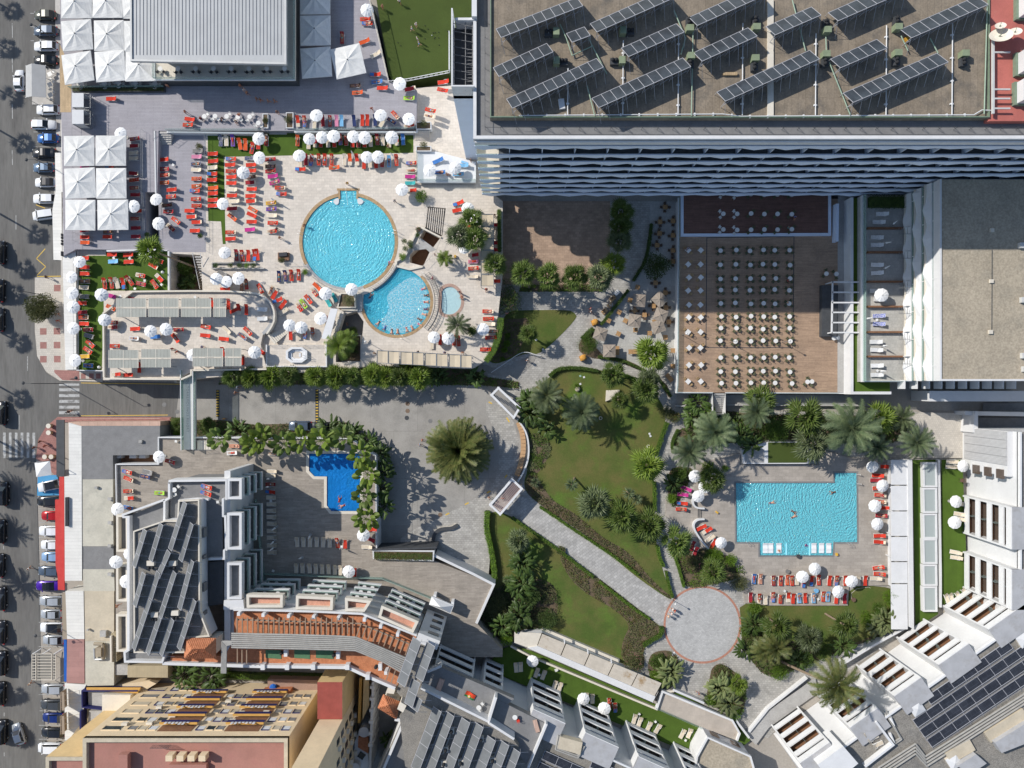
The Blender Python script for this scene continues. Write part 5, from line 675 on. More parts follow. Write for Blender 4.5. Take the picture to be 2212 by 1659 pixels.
for z in(14.6,11.6,8.6,5.6):c=a.lerp(b,.62);g.box(c.x-nn.x*.02,c.y-nn.y*.02,z-.5,1.9,.24,1.1,atan2(d.y,d.x));sub(lh,'window',g,gd)
P=PL(1,3,'1520,180 1705,258 1678,322 1498,245',6.5);c=sum(P,V3(0,0,0))/4+V3(0,0,1.2)
for k in rn(4):g.tri(*((P[k],P[(k+1)%4],c)if False else(P[(k+1)%4],P[k],c)))
g.wl(P,6.,6.5,.15,True);sub(lh,'entrance_canopy',g,wp)
for x,y in((1550,165),(1702,225)):p=T(1,3,x,y,5);g.box(p.x,p.y,4,.5,.7,2.);sub(lh,'pillar',g,wp)
g.wl(GL('0,2,2170,1640 1,3,1090,25 1520,200',5),4,5.1,.12);sub(lh,'terrace_screen',g,gg);g.wl(GL('0,2,2200,1000 2270,1659 2280,1700',5),4,5.1,.12);sub(lh,'terrace_screen',g,gg);mat('bar_glass',(.105,.112,.118),1.31,.6,.3,spec=.5)
def bars(items,z,w,gn_,labs,rise=.9,fm=None):
 for i,(c,r,x0,y0,x1,y1)in en(items):
  p,q=T(c,r,x1,y1,z),T(c,r,x0,y0,z);d=(q-p).normalized();nn=V3(d.y,-d.x,0);p=p-nn*w*.5;q=q-nn*w*.5;pr_('solar_collector',labs(i,len(items)),p,q,w,rise,max(1,round((q-p).length/2.15)),M['panel_grey'],M['frame_light'],gn_,legs=z-.35)
LA=[(0,2,1265,1255,1170,1570),(0,2,1405,1205,1312,1520),(0,2,1610,1020,1480,1425),(0,2,1470,1440,1375,1659),(0,2,1665,1200,1570,1520),(0,2,1670,1520,1560,1935),(0,3,1255,-30,1175,250),(0,3,1380,-40,1310,190),(0,3,1520,-40,1395,345),(0,3,1305,200,1165,620),(0,3,1390,350,1285,660),(0,3,1500,365,1400,670),(0,3,1690,200,1555,620)];bars(LA,18.5,1.05,'collectors on the gravel roof of the terraced hotel',lambda i,n:'grey collector bar on the street-side hotel roof, '+['at its upper left corner','second along its upper edge','long one reaching its top edge','continuing the topmost bar downward','short one at its upper right','long one at its right edge','ending left in the middle','with its end by a box','long central one with sky glint','lower left long one','lower central one','short lower one by plants','long one by the tiled roof'][i])
for i,(x,y,r)in en(((1310,1560,2),(1500,1560,2),(1345,345,3),(1520,330,3))):
 p=T(0,r,x,y,18.3);t=tag(em('ventilation_unit',p),'small white roof unit with dark domes among collector bars, '+['upper left','upper right','lower left','lower right'][i]+' one','ventilation unit','ventilation units on the street-side hotel roof');g.box(p.x,p.y+.3,18.05,1.2,.8,.7);sub(t,'cabinet',g,cr);g.ball(p.x-.3,p.y-.5,18.6,.25);g.ball(p.x+.3,p.y-.5,18.6,.25);sub(t,'dome',g,dv)
ya=tag(em('yellow_apartments',(-52,-70,0)),'yellow apartment block with ochre balconies and pink flat roof');YN,ZY=-56.9,21.;g.pz([(-68.9,YN),(-36,YN),(-36,-95),(-68.9,-95)],0,ZY,top=False);sub(ya,'wall',g,py);g.pz([(-74.9,-59.9),(-68.9,-59.9),(-68.9,-95),(-74.9,-95)],0,ZY,top=False);sub(ya,'side_wall',g,yr);g.sh_([(-68.9,YN),(-36,YN),(-36,-95),(-68.9,-95)],ZY-.5);g.sh_([(-74.9,-59.9),(-68.9,-59.9),(-68.9,-95),(-74.9,-95)],ZY-.5);sub(ya,'roof',g,M['pink_render']);g.wl([(-68.9+.3,-95),(-68.9+.3,YN-.3),(-36-.3,YN-.3),(-36-.3,-95)],ZY-.6,ZY+.25,.6);g.wl([(-74.6,-95),(-74.6,-60.2),(-68.9,-60.2)],ZY-.6,ZY+.2,.55);sub(ya,'parapet',g,mat('worn_cream',(.45,.39,.29),1.21,.8,.8,fn=.1));g.box(-52,-62.5,ZY-.5,6.,3.,.9);g.box(-62,-60.6,ZY,1.4,3.,1.);sub(ya,'roof_room',g,M['pink_render'])
for i in rn(4):g.box(-54.6+i*1.75,-59.6,ZY-.2,1.1,.9,1.4);sub(ya,'skylight_box',g,py)
for i in rn(12):g.tu((-57.6+i*.25,-58,ZY),(-57.6+i*.25,-58,ZY+1.1),.03,.03,4)
g.tu((-57.7,-58,ZY+1.1),(-54.7,-58,ZY+1.1),.04,.04,4);sub(ya,'roof_railing',g,dk);mat('shutter_white',(.62,.63,.64),None,1,.6);mat('deep_red',(.28,.10,.07),None,1,.7);zs=[17.7,14.7,11.7,8.7,5.7,2.7]
for iz,z in en(zs):
 for x,w in((-66.,3.),(-62.7,1.3),(-61.,1.3),(-59.3,1.3),(-51.4,1.2),(-49.8,1.2),(-48.2,1.2),(-40.6,1.2),(-38.9,1.2),(-37.3,1.2)):
  if iz==5 and x>-52:continue
  wi=kid(ya,'window',(x,YN,z));g.box(x,YN-.0,z-.55,w,.1,1.25);sub(wi,'pane',g,[M['shutter_white'],mg,gd,mg,M['tan_roof']][RN.randrange(5)]);g.box(x,YN+.06,z+.78,w+.1,.16,.12);g.box(x-w/2-.03,YN+.06,z-.7,.08,.16,1.5);sub(wi,'frame',g,nvp if RN.random()<.35 else py)
 if iz<6:
  for x in(-55.4,-44.4):
   if iz==5:continue
   bl=kid(ya,'balcony',(x,YN,z));g.box(x,YN+.0,z-.9,5.6,.1,2.1);sub(bl,'opening',g,bpn);g.box(x,YN+.3,z-1.3,6.2,.6,.2);sub(bl,'slab',g,py);g.box(x,YN+.6,z-1.45,6.2,.1,.95);sub(bl,'front',g,nvp);g.box(x,YN+.55,z-.5,6.3,.36,.12);sub(bl,'ledge',g,oc)
   if iz%2==0:
    for q in rn(7):g.box(x-2+q*.6,YN+.75,z-.5,.4,.05,.7*RN.random()+.2)
    sub(bl,'laundry',g,M['shutter_white'])
for i in rn(9):
 x=[-64.5,-60.5,-57.9,-46.6,-42.5,-61.8,-47,-42.4,-50.6][i];z=[16.5,16.2,13.5,12.6,10.2,10.4,15.5,12.4,8.][i];g.box(x,YN+.3,z,1.,.4,.7);sub(ya,'air_conditioner',g,cr)
for i,(txt,nm)in en((('745,965 1215,965 1190,1015 750,990','ochre_awning'),)):
 g.pz(PL(0,3,txt,4.6),4.4,4.6,bottom=True);sub(ya,nm,g,oc)
g.pz(PL(0,3,'760,990 1185,990 1130,1030 1130,1135 765,1135',3.8),0,3.8);g.pz(PL(0,3,'770,1165 880,1165 880,1210 760,1290',3.8),0,3.8);sub(ya,'front_terrace',g,gyc);g.pz(PL(0,3,'882,1025 1128,1030 1120,1080 960,1200 882,1200',5),0,5.);sub(ya,'front_roof',g,cr);g.wl(GL('0,3,1190,990 712,990 715,1130 880,1150',4.6),3,4.8,.2);g.wl(PL(0,3,'700,1165 700,1330',4.6),3,4.8,.3);sub(ya,'terrace_rail',g,nvp);g.pz(PL(0,3,'985,945 1290,905 1350,930 1210,1015 1190,965',3.),0,3.);sub(ya,'side_store',g,py);rbk=tag(em('red_roof_block',(-31,-56,0)),'narrow yellow block with plain dark red flat roof');g.pz([(-33.5,-51.3),(-29.2,-51.3),(-29.2,-57.7),(-33.5,-57.7)],0,13,top=False);sub(rbk,'wall',g,yr);g.sh_([(-33.5,-51.3),(-29.2,-51.3),(-29.2,-57.7),(-33.5,-57.7)],13);sub(rbk,'roof',g,mat('dark_red_roof',(.27,.065,.05),1.23,.6,.8,fn=.05));eb=tag(em('east_apartments',(-31,-75,0)),'tall pale yellow apartment block with narrow side windows at the lower picture edge');g.pz([(-33.2,-57.8),(-29.2,-57.8),(-29.2,-110),(-33.2,-110)],0,31);sub(eb,'wall',g,py)
for z in(16,13,10,7,4):
 for y in(-60,-63.5,-67):
  g.box(-29.18,y,z-.8,.12,1.,1.7);sub(eb,'window',g,gd);g.box(-28.95,y-1.3,z-.6,.45,.8,.6);sub(eb,'air_conditioner',g,cr)
g.pz(PL(1,3,'100,890 530,900 530,985 470,985 100,985',3.2),0,3.2);yd=tag(em('back_terrace',T(1,3,300,930)),'reddish back terrace between hotel planting and yellow apartments');sub(yd,'floor',g,mat('dull_red',(.30,.20,.155),1.17,.8,.8,fn=.06));g.pz(PL(1,3,'60,985 300,982 300,1025 60,1025',4.5),3.2,4.5)
for i in rn(17):p,q=T(1,3,62+i*14.5,984,4.5),T(1,3,62+i*14.5,1025,4.5);g.tu(p,q,.09,.09,5)
sub(yd,'tiled_strip',g,ttl);g.ball(*T(1,3,150,965,3.6),.75,8,.5);sub(yd,'blue_cover',g,M['awning_blue']);g.sh_(PL(1,3,'745,890 895,890 880,1659 745,1659'),.02);g.sh_(PL(1,3,'1000,900 1250,960 1180,1659 1000,1659'),.02);sr('alley',g,mg,'narrow dark alleys between the yellow apartments and the hotel');g.wl(PL(1,3,'905,885 890,1270',5),0,5,.5);th('boundary_wall',g,oc,'ochre boundary wall along the dark alley');g.pz(PL(1,3,'930,890 975,900 978,1120 920,1245',5.2),0,5.2);th('boundary_wall',g,yr,'bright yellow folded wall beside the dark alley');g.wl(PL(1,3,'1012,915 1000,1200 985,1659',6),0,6,.4)
for y in(960,1060,1160,1260,1360,1460):g.box(*T(1,3,1005-(y-960)*.03,y,6)[:2],0,.8,.5,6.2)
th('boundary_wall',g,wrn,'tall white buttressed wall between alley and hotel');wh=tag(em('small_white_house',T(1,3,910,1450)),'small white house with tiled strip wedged in the alley');g.pz(PL(1,3,'850,1440 920,1270 975,1300 970,1700 830,1700',3.6),0,3.6);sub(wh,'wall',g,wrn);g.pz(PL(1,3,'885,1390 970,1395 970,1535 880,1480',4.),3.5,4.);sub(wh,'tiled_roof',g,ttl);g.box(*T(1,3,910,1555,3.8)[:2],3.6,1.2,1.1,.15,R(-35));sub(wh,'skylight',g,gd)
for i,(x,y,l)in en(((940,1330,'upper'),(865,1640,'lower'))):
 p=T(1,3,x,y,4);g.yc(p.x,p.y,3.6,.95,1.3,18);th('water_tank',g,wrn,'round white water tank in the alley, '+l+' one','water tank','water tanks in the alley')
wz=tag(em('diagonal_hotel',(30,-60,0)),'white terraced hotel wings with deep balcony bays and solar roofs')
def bw_(A,B,spans,zb,zt,floors,depth,rec,parent,nd,roofm,brown=bpn,cap=True):
 A,B=Vc((A[0],A[1],0)),Vc((B[0],B[1],0));d=(B-A);L=d.length;d.normalize();n=Vc((d.y,-d.x,0))*nd;ang=atan2(d.y,d.x)
 def P(t,u):return A+d*t+n*u
 g=MB();g.pz([P(0,rec),P(L,rec),P(L,depth),P(0,depth)],0,zt-.6);sub(parent,'wall',g,wrn);g=MB();g.sh_(ccw([P(0,rec),P(L,rec),P(L,depth),P(0,depth)]),zt-.58);sub(parent,'roof',g,roofm);g=MB();g.wl([P(0,rec+.15),P(L,rec+.15)],zt-.8,zt,.3);g.wl([P(L,depth),P(0,depth)],zt-.8,zt,.3);sub(parent,'parapet',g,wp);fh=(zt-zb)/floors
 for t0,t1 in spans:
  w=t1-t0;c=(t0+t1)/2;by=kid(parent,'balcony_bay',P(c,0));g=MB()
  for t in(t0+.15,t1-.15,):q=P(t,rec/2+.05);g.box(q.x,q.y,zb-1,.3,rec+.1,zt-zb+1,ang)
  sub(by,'side_wall',g,wrn);g=MB()
  for k in rn(floors):
   z=zb+fh*k;q=P(c,.1);g.box(q.x,q.y,z-.15,w-.62,.22,1.2,ang);q=P(c,rec/2);g.box(q.x,q.y,z-.2,w-.62,rec-.2,.2,ang)
  sub(by,'parapet',g,wp);g=MB()
  for k in rn(floors):q=P(c,rec/2+.15);g.box(q.x,q.y,zb+fh*k,w-.64,rec-.5,.02,ang)
  sub(by,'floor',g,brown);g=MB()
  for k in rn(floors):q=P(c,rec-.04);g.box(q.x,q.y,zb+fh*k+.03,w-.7,.06,fh-.5,ang)
  sub(by,'glazing',g,mat('brown_glass',(.10,.075,.06),None,1,.25,spec=.5));g=MB()
  for k in rn(floors):q=P(c,rec/2);g.box(q.x,q.y,zb+fh*k,.08,rec-.3,1.9,ang)
  sub(by,'divider',g,rgl);g=MB();q=P(c,rec/2+.9);g.box(q.x,q.y,zt-.45,w,rec+1.8,.5,ang);sub(by,'cap_roof',g,mat('cap_grey',(.36,.36,.365),1.17,.5,.7,sn=(.8,(.33,.32,.31),.5,.7))if cap else wp);g=MB();q=P(c,-.02);g.box(q.x,q.y,zt-1.3,w-.02,.2,1.3,ang);sub(by,'cap_front',g,wp)
 return P,L,d,n,ang
P1=bw_((85.2,-8.2),(85.2,-41),[(12.8,20),(23.4,30.3)],1.6,14.2,4,20,1.4,wz,-1,gv);g.pz([(85.6,-16),(100,-16),(100,-8.3),(85.6,-8.2)],0,12.6);sub(wz,'wall',g,wrn);mat('louvre',(.48,.48,.48),1.1,1,.6,bk=(40,.22,.04,.6,.03))
for k in rn(4):g.box(85.5,-9+-1.45*k,1,.14,1.4,11.5);sub(wz,'louvre_panel',g,M['louvre'])
g.pz([(87.,-14.8),(99,-14.8),(99,-9.2),(87.,-9.2)],12.4,12.66);sub(wz,'roof_well',g,mg)
for x,z in((0,4.),(0,7.2),(0,10.4)):
 w=kid(wz,'window',(85.2,-15,z));g.box(85.45,-15.7,z-.2,.5,1.6,1.5);sub(w,'recess',g,M['brown_glass']);g.box(85.4,-15.7,z-.5,.6,1.8,.25);sub(w,'sill',g,wp)
Lp=lambda x:T(3,3,x,255+(1500-x)*.708,1.);A,B=Lp(1830),Lp(10);LL=(B-A).length;tt=lambda x:(1830-x)/1820*LL;P2=bw_(A[:2],B[:2],[(tt(1815),tt(1500)),(tt(1345),tt(1110)),(tt(975),tt(765)),(tt(640),tt(420)),(tt(262),tt(30))],1.6,14.2,4,30,2.,wz,-1,gv);A2,B2=T(1,3,1560,505,.6),T(2,3,1590,1515,.6);L2_=(B2-A2).length;sx=lambda c,x:((c-1)*2212+x-1560)/2242*L2_;P3=bw_(A2[:2],B2[:2],[(sx(1,1610),sx(1,1905)),(sx(1,1985),sx(1,2140)),(sx(2,165),sx(2,415)),(sx(2,570),sx(2,830)),(sx(2,985),sx(2,1235)),(sx(2,1395),sx(2,1560))],1.2,14.,4,26,2.2,wz,1,gv,brown=mat('dim_brown',(.10,.085,.075),None,1,.8));ch=tag(em('corner_block',T(2,3,1800,1500)),'white corner block with gravel roof and framed windows between the hotel wings');CB='1690,1395 2060,1560 2130,1800 1560,1800 1600,1560';g.pz(PL(2,3,CB,5.6),0,5.3,top=False);sub(ch,'wall',g,wrn);g.sh_(op_(ccw(PL(2,3,CB,5.3)),-.2),5.2);sub(ch,'roof',g,M['gravel']);g.wl(PL(2,3,CB,5.6),5.,5.7,.3,True);sub(ch,'parapet',g,wp)
for f,z in((.25,2.2),(.75,2.2)):
 a,b=PL(2,3,'1690,1395 2060,1560',5.6);c=a.lerp(b,f);g.box(c.x+.03,c.y+.06,z,1.6,.25,1.5,atan2((b-a).y,(b-a).x));sub(ch,'window',g,M['brown_glass'])
a=T(2,3,1660,1480,3);g.box(a.x,a.y,2.,.2,1.6,2.,R(15));sub(ch,'window',g,mg);g.sh_(GL('1,3,2100,640 2,3,0,600 150,640 1240,1110 1290,1010 1400,990 1950,1270 2060,1420 1960,1500 1560,1540 0,900 1,3,1980,800',.6),.6);sr('turf',g,tf,'artificial lawn with loungers in front of the lower white hotel wing');cw=tag(em('covered_walk',T(2,3,700,800)),'stained white flat roof of the garden walkway in five bays');g.pz(PL(2,3,'20,580 140,625 1215,1095 1265,1000 1120,870 260,490 80,500',2.6),0,2.6,top=False);sub(cw,'wall',g,wrn);mat('stained_slab',(.50,.45,.375),1.13,.8,.8,fn=.06,sn=(.33,(.33,.225,.12),.57,.68),bk=(2.5,.5,.01,.88,.04),rot=R(23))
for i in rn(5):
 f0,f1=i/5,(i+1)/5-.008;a0,a1=T(2,3,262,500,2.65),T(2,3,1300,930,2.65);b0,b1=T(2,3,222,605,2.65),T(2,3,1240,1040,2.65);g.pz([a0.lerp(a1,f0),a0.lerp(a1,f1),b0.lerp(b1,f1),b0.lerp(b1,f0)],2.45,2.66);sub(cw,'roof_panel',g,M['stained_slab'])
g.pz(PL(2,3,'20,485 255,495 215,605 140,620 20,575',2.6),2.4,2.6);sub(cw,'end_panel',g,cr);g.pz(PL(2,3,'135,622 225,607 1240,1042 1215,1092',2.9),2.4,2.9);sub(cw,'edge_band',g,wp)
for x,y in((450,575),(652,662),(855,745)):g.bar(T(2,3,x,y-35,2.8),T(2,3,x+5,y+10,2.8),.2,.3)
sub(cw,'bracket',g,wp);g.wl(GL('2,3,262,460 930,742',1.2),0,1.,.5);g.wl(GL('1,3,2200,605 2,3,150,690 1250,1150 1300,1000 1400,995',1.2),.5,1.3,.35);th('parapet_wall',g,cr,'pale wall lines edging garden walkway and hotel lawn');tb=tag(em('stained_terrace',T(2,3,1600,1180)),'pale stained terrace with white rim beside the corner block');g.pz(PL(2,3,'1300,1005 1900,1255 1960,1360 1940,1420 1620,1300 1260,1150',1.6),0,1.6);sub(tb,'floor',g,mat('stained_tile',(.42,.37,.315),1.13,.5,.8,bk=(.8,.8,.012,.85,.05),fn=.05,sn=(.3,(.24,.15,.08),.64,.70)));g.wl(PL(2,3,'1250,1155 1302,1000 1905,1250 1968,1362 1945,1425',2.1),1.2,2.1,.35);sub(tb,'rim',g,wp);g.wl(PL(2,3,'1240,1140 1640,1315',2.1),1.2,2.5,.05);sub(tb,'glass_rail',g,rgl);g.wl(GL('2,3,1395,985 1660,1100',1.5),0,1.5,.4);g.wl(GL('2,3,1940,1255 2050,1400',1.5),0,1.5,.4);g.wl(GL('2,3,2050,1350 3,3,0,1150 340,880',.9),0,.9,.35);g.wl(GL('3,3,640,780 900,620 1210,450',2.),0,1.6,.4);th('parapet_wall',g,wrn,'white garden walls along the right hotel wing');g.sh_(GL('2,3,2000,1350 3,3,0,1150 400,870 420,1000 0,1300 2,3,2100,1450'),.5);sr('walkway',g,gyc,'grey walkway in front of the sunlit hotel wing');rt_=lambda txt,z:GL(txt,z);g.pz(rt_('1,3,1440,840 1600,790 2230,1060 2010,1250 1420,960',14.3),13.,14.3);g.pz(rt_('1,3,2070,1060 2,3,290,1275 140,1640 1,3,2010,1230',14.4),13.,14.4);sub(wz,'roof_terrace',g,mg);g.wl(rt_('1,3,1425,965 2010,1255 2075,1045',16.2),13.8,16.4,.4);g.wl(rt_('1,3,1480,830 1600,780',15.4),13.8,15.4,.4);g.wl(rt_('2,3,300,1280 140,1659',15.4),13.8,15.4,.35);g.wl(rt_('1,3,2010,1260 2230,1400',16.2),13.8,16.6,.4);sub(wz,'terrace_wall',g,wrn)
RT2='1,3,1415,980 1995,1265 2212,1400 2,3,60,1480 -60,1750 1,3,1300,1750 1240,1210';g.pz(rt_(RT2,16.),10,16.);sub(wz,'upper_roof',g,gv);g.pz(rt_('1,3,1265,1240 1440,1240 1310,1659 1110,1659 1170,1480',14.6),0,14.6);sub(wz,'side_terrace',g,mg);g.wl(rt_('1,3,1290,1225 1105,1665',15.4),13.5,15.4,.4);g.wl(rt_('1,3,1200,1235 1290,1250',15.4),13.5,15.6,.5);sub(wz,'side_parapet',g,wrn);hip('tiled_roof','1100,1020 1245,1085 1215,1240 1050,1140',1,3,15.6,17.,((1140,1115),(1148,1118)),wz);g.pz(PL(1,3,'1120,1040 1230,1090 1205,1220 1070,1140',15.5),0,15.5);g.pz(PL(1,3,'1250,1090 1300,1120 1270,1180 1220,1150',17.5),12,17.5);g.pz(PL(1,3,'1150,940 1210,960 1190,1020 1120,1010',15.5),4,15.5);sub(wz,'stair_house',g,cr);g.pz(rt_('1,3,1390,525 1560,560 1420,960 1330,1120 1210,1000',15.2),4,15.2);sub(wz,'link_roof',g,gv);LB=[(1,3,1395,540,1255,925),(1,3,1515,580,1410,880),(1,3,1385,895,1320,1105),(1,3,1405,1040,1365,1140)];bars(LB,18.6,1.5,'collectors on the link roof',lambda i,n:'grey solar collector bar over the link roof, '+['left of the narrow gap','right of the narrow gap','lower middle','shortest beside the white wall'][i]);LC=[(1,3,1570,1140,1375,1659),(1,3,1680,1180,1500,1659),(1,3,1815,1235,1660,1659),(1,3,1930,1275,1790,1659),(1,3,2035,1390,1920,1700),(1,3,2150,1430,2050,1700),(2,3,35,1490,-40,1690)];bars(LC,16.5,1.5,'collectors on the upper roof of the diagonal hotel',lambda i,n:'grey solar collector bar on the rubble-edged roof at the bottom, '+od_(i,n,'left','right'))
for x,y in((1540,1200),(1640,1220),(1700,1300)):g.path([T(1,3,x,y,16.4),T(1,3,x-80,y+230,16.4),T(1,3,x-130,y+240,16.4)],.16,6)
for k in rn(4):g.path([T(1,3,1380+k*30,1080+k*16,16.4),T(1,3,1560+k*30,1175+k*14,16.4)],.15,6)
sub(wz,'roof_pipe',g,M['pipe_grey'])
for i,(x,y)in en(((1690,1330),(1640,1490),(1625,1610),(1770,1600),(1945,1400),(2045,1580))):
 p=T(1,3,x,y,16.2);t=tag(em('ventilation_unit',p),'small dark roof ventilator between bottom collector bars, '+['uppermost left','middle left','lowest left','lowest centre','upper right','lower right'][i],'ventilation unit','ventilators on the diagonal hotel roof');g.box(p.x,p.y,16.,.9,.9,.7);sub(t,'base_box',g,cr);g.ball(p.x,p.y,16.95,.33);sub(t,'dome',g,dv)
mat('pv_panel',(.022,.024,.03),1.50,.6,.2,spec=.6,bk=(1.,.7,.014,2.4,.08),rot=R(-33),fn=.05);PV=[(3,3,1362,1045,2070,562),(3,3,1250,1245,2250,570),(3,3,1310,1330,2300,665),(3,3,1372,1415,2350,755),(2,3,285,1510,640,1670),(2,3,240,1605,420,1690),(2,3,702,1580,960,1700)]
for i,(c,r,x0,y0,x1,y1)in en(PV):
 z=14. if r==3 else 14;p,q=T(c,r,x0,y0,13.9),T(c,r,x1,y1,13.9);n=max(2,round((q-p).length/2.55));d=(q-p).normalized();nn=V3(d.y,-d.x,0);pr_('photovoltaic_row','row of black solar panels on the gravel roof, '+['highest and shortest on the right roof','second on the right roof','third on the right roof','lowest on the right roof','upper left at the picture bottom','lower left at the picture bottom','right one at the picture bottom'][i],p,q,1.38,.25,n,M['pv_panel'],M['frame_light'],'rows of solar panels on gravel roofs',legs=13.5,gap=.02)
for k in rn(4):
 o=k*22;z=14.;g.path([T(3,3,2230,1010+o*1.3,z),T(3,3,1360+o*.2,1560+o*1.25,z),T(3,3,1275-o*.0,1450+o*1.3,z),T(3,3,950,1660+o*1.4,z)],.16,6);th('roof_pipe',g,M['pipe_grey'],'grey lagged pipe bent across the right gravel roof, '+od_(k,4,'top','bottom')+' of four','pipe','pipes on the right gravel roof')

for k in rn(2):g.path([T(3,3,1000+k*22,1165,13.9),T(3,3,1155-k*12,1410-k*10,13.9),T(3,3,1090,1455-k*22,13.9)],.16,6)
th('roof_pipe',g,M['pipe_grey'],'pair of lagged pipes turning round the little roof terrace')
for i,(x,y,l)in en(((1270,1130,'left of the panel rows'),(1590,1590,'near the lower roof edge'),(2190,540,'at the right picture edge'))):
 p=T(3,3,x,y,13.5);t=tag(em('roof_hatch',p),'square cream roof hatch with pyramid lid '+l,'roof hatch','hatches on the right gravel roof');rz=R(33);g.box(p.x,p.y,13.42,2.1,2.1,.7,rz);sub(t,'curb',g,cr);ca,sa=cos(rz),sin(rz);q=[V3(p.x+a*ca-b*sa,p.y+a*sa+b*ca,14.14)for a,b in((-1.1,-1.1),(1.1,-1.1),(1.1,1.1),(-1.1,1.1))]
 for k in rn(4):g.tri(q[k],q[(k+1)%4],V3(p.x,p.y,14.45))
 sub(t,'lid',g,wrn)
tr=tag(em('roof_patio',T(3,3,850,1420,13.5)),'small grey roof patio with white walls and three beige loungers');g.pz(PL(3,3,'620,1480 930,1265 1080,1450 850,1640',13.6),12,13.6);sub(tr,'floor',g,gyc);g.wl(PL(3,3,'935,1262 1085,1460 840,1650',14.6),13,14.6,.35);g.pz(PL(3,3,'430,1630 650,1470 780,1620 560,1800',16),10,16.);sub(tr,'wall',g,wp)
for i,(a,b)in en((((1900,1400),(2230,1190)),((1560,1580),(1770,1460)))):
 p,q=T(3,3,*a,14.2),T(3,3,*b,14.2);g.bar(p,q,2.,.8);th('roof_curb',g,M['tan_roof'],'long tan rooftop box near the lower right roof edge, '+('right one' if i==0 else'left one'),'roof box','tan boxes on the right gravel roof')
g.pz(PL(3,3,'1960,1440 2300,1230 2400,1380 2020,1530',15),0,15.,);g.pz(PL(3,3,'1640,1640 1800,1540 1890,1620 1740,1720',15),0,15.);sub(wz,'rear_bay',g,M['cap_grey'])
for c,x,y,l in((3,1055,1225,'upper'),(3,1055,1370,'lower')):
 p=T(c,3,x,y,14);g.box(p.x,p.y,13.42,.5,.5,.5);g.tu(p,p+V3(.6,-1.2,.4),.28,.05,6);th('closed_parasol',g,wp,'folded white parasol lying by the roof pipes, '+l+' one','parasol','folded parasols by the roof pipes')
g.pz(PL(2,3,'420,1390 610,1440 590,1545 400,1490',14.6),13.4,14.6);sub(wz,'plant_base',g,M['tan_roof'])
for k in rn(2):g.path([T(2,3,420-k*18,1375,14.2),T(2,3,395-k*18,1490+k*10,14.2),T(2,3,570,1555+k*18,14.2),T(2,3,615+k*14,1470,14.2)],.15,6)
sub(wz,'roof_pipe',g,M['pipe_grey']);p=T(2,3,210,1295,14.5);g.box(p.x,p.y,14.4,.7,2.,.35,R(15));p=T(1,3,1590,945,14.5);g.box(p.x,p.y,14.3,.9,2.2,.35,R(-20));sub(wz,'folded_bed',g,M['dusty_pink'])
def fbb(name,c,c2=None):return mat(name,c,c2 or[x*.85 for x in c],3,.85,rand=.12)
fbb('red',(.60,.045,.022));fbb('crimson',(.36,.025,.035));fbb('orange',(.68,.10,.025));fbb('tan',(.70,.60,.46));fbb('blue',(.06,.20,.52));fbb('navy',(.025,.04,.13));fbb('teal',(.05,.38,.38));fbb('magenta',(.48,.035,.22));fbb('pink',(.68,.25,.38));fbb('lime',(.35,.62,.06));fbb('purple',(.16,.07,.36));fbb('cloth_white',(.70,.70,.69));fbb('yellow',(.70,.42,.06));fbb('grey_cloth',(.22,.21,.20));fbb('lightblue',(.20,.46,.72));fbb('brown_cloth',(.14,.085,.06));fbb('charcoal',(.06,.06,.065));fbb('peach',(.62,.30,.20));mat('stripes',(.65,.65,.66),(.05,.09,.35),3,.85,bk=(40,.16,.06,.12,.0),obj=True);mat('plastic_white',(.68,.67,.64),1.08,2,.5,rand=.08);mat('skin_fair',(.56,.30,.20),1.13,3,.55);mat('skin_tan',(.40,.19,.11),1.15,3,.55);mat('skin_dark',(.20,.09,.05),None,3,.55);mat('hair_dark',(.035,.022,.015),None,1,.6);mat('hair_blond',(.36,.24,.11),None,1,.6);mat('hair_grey',(.42,.41,.40),None,1,.6)
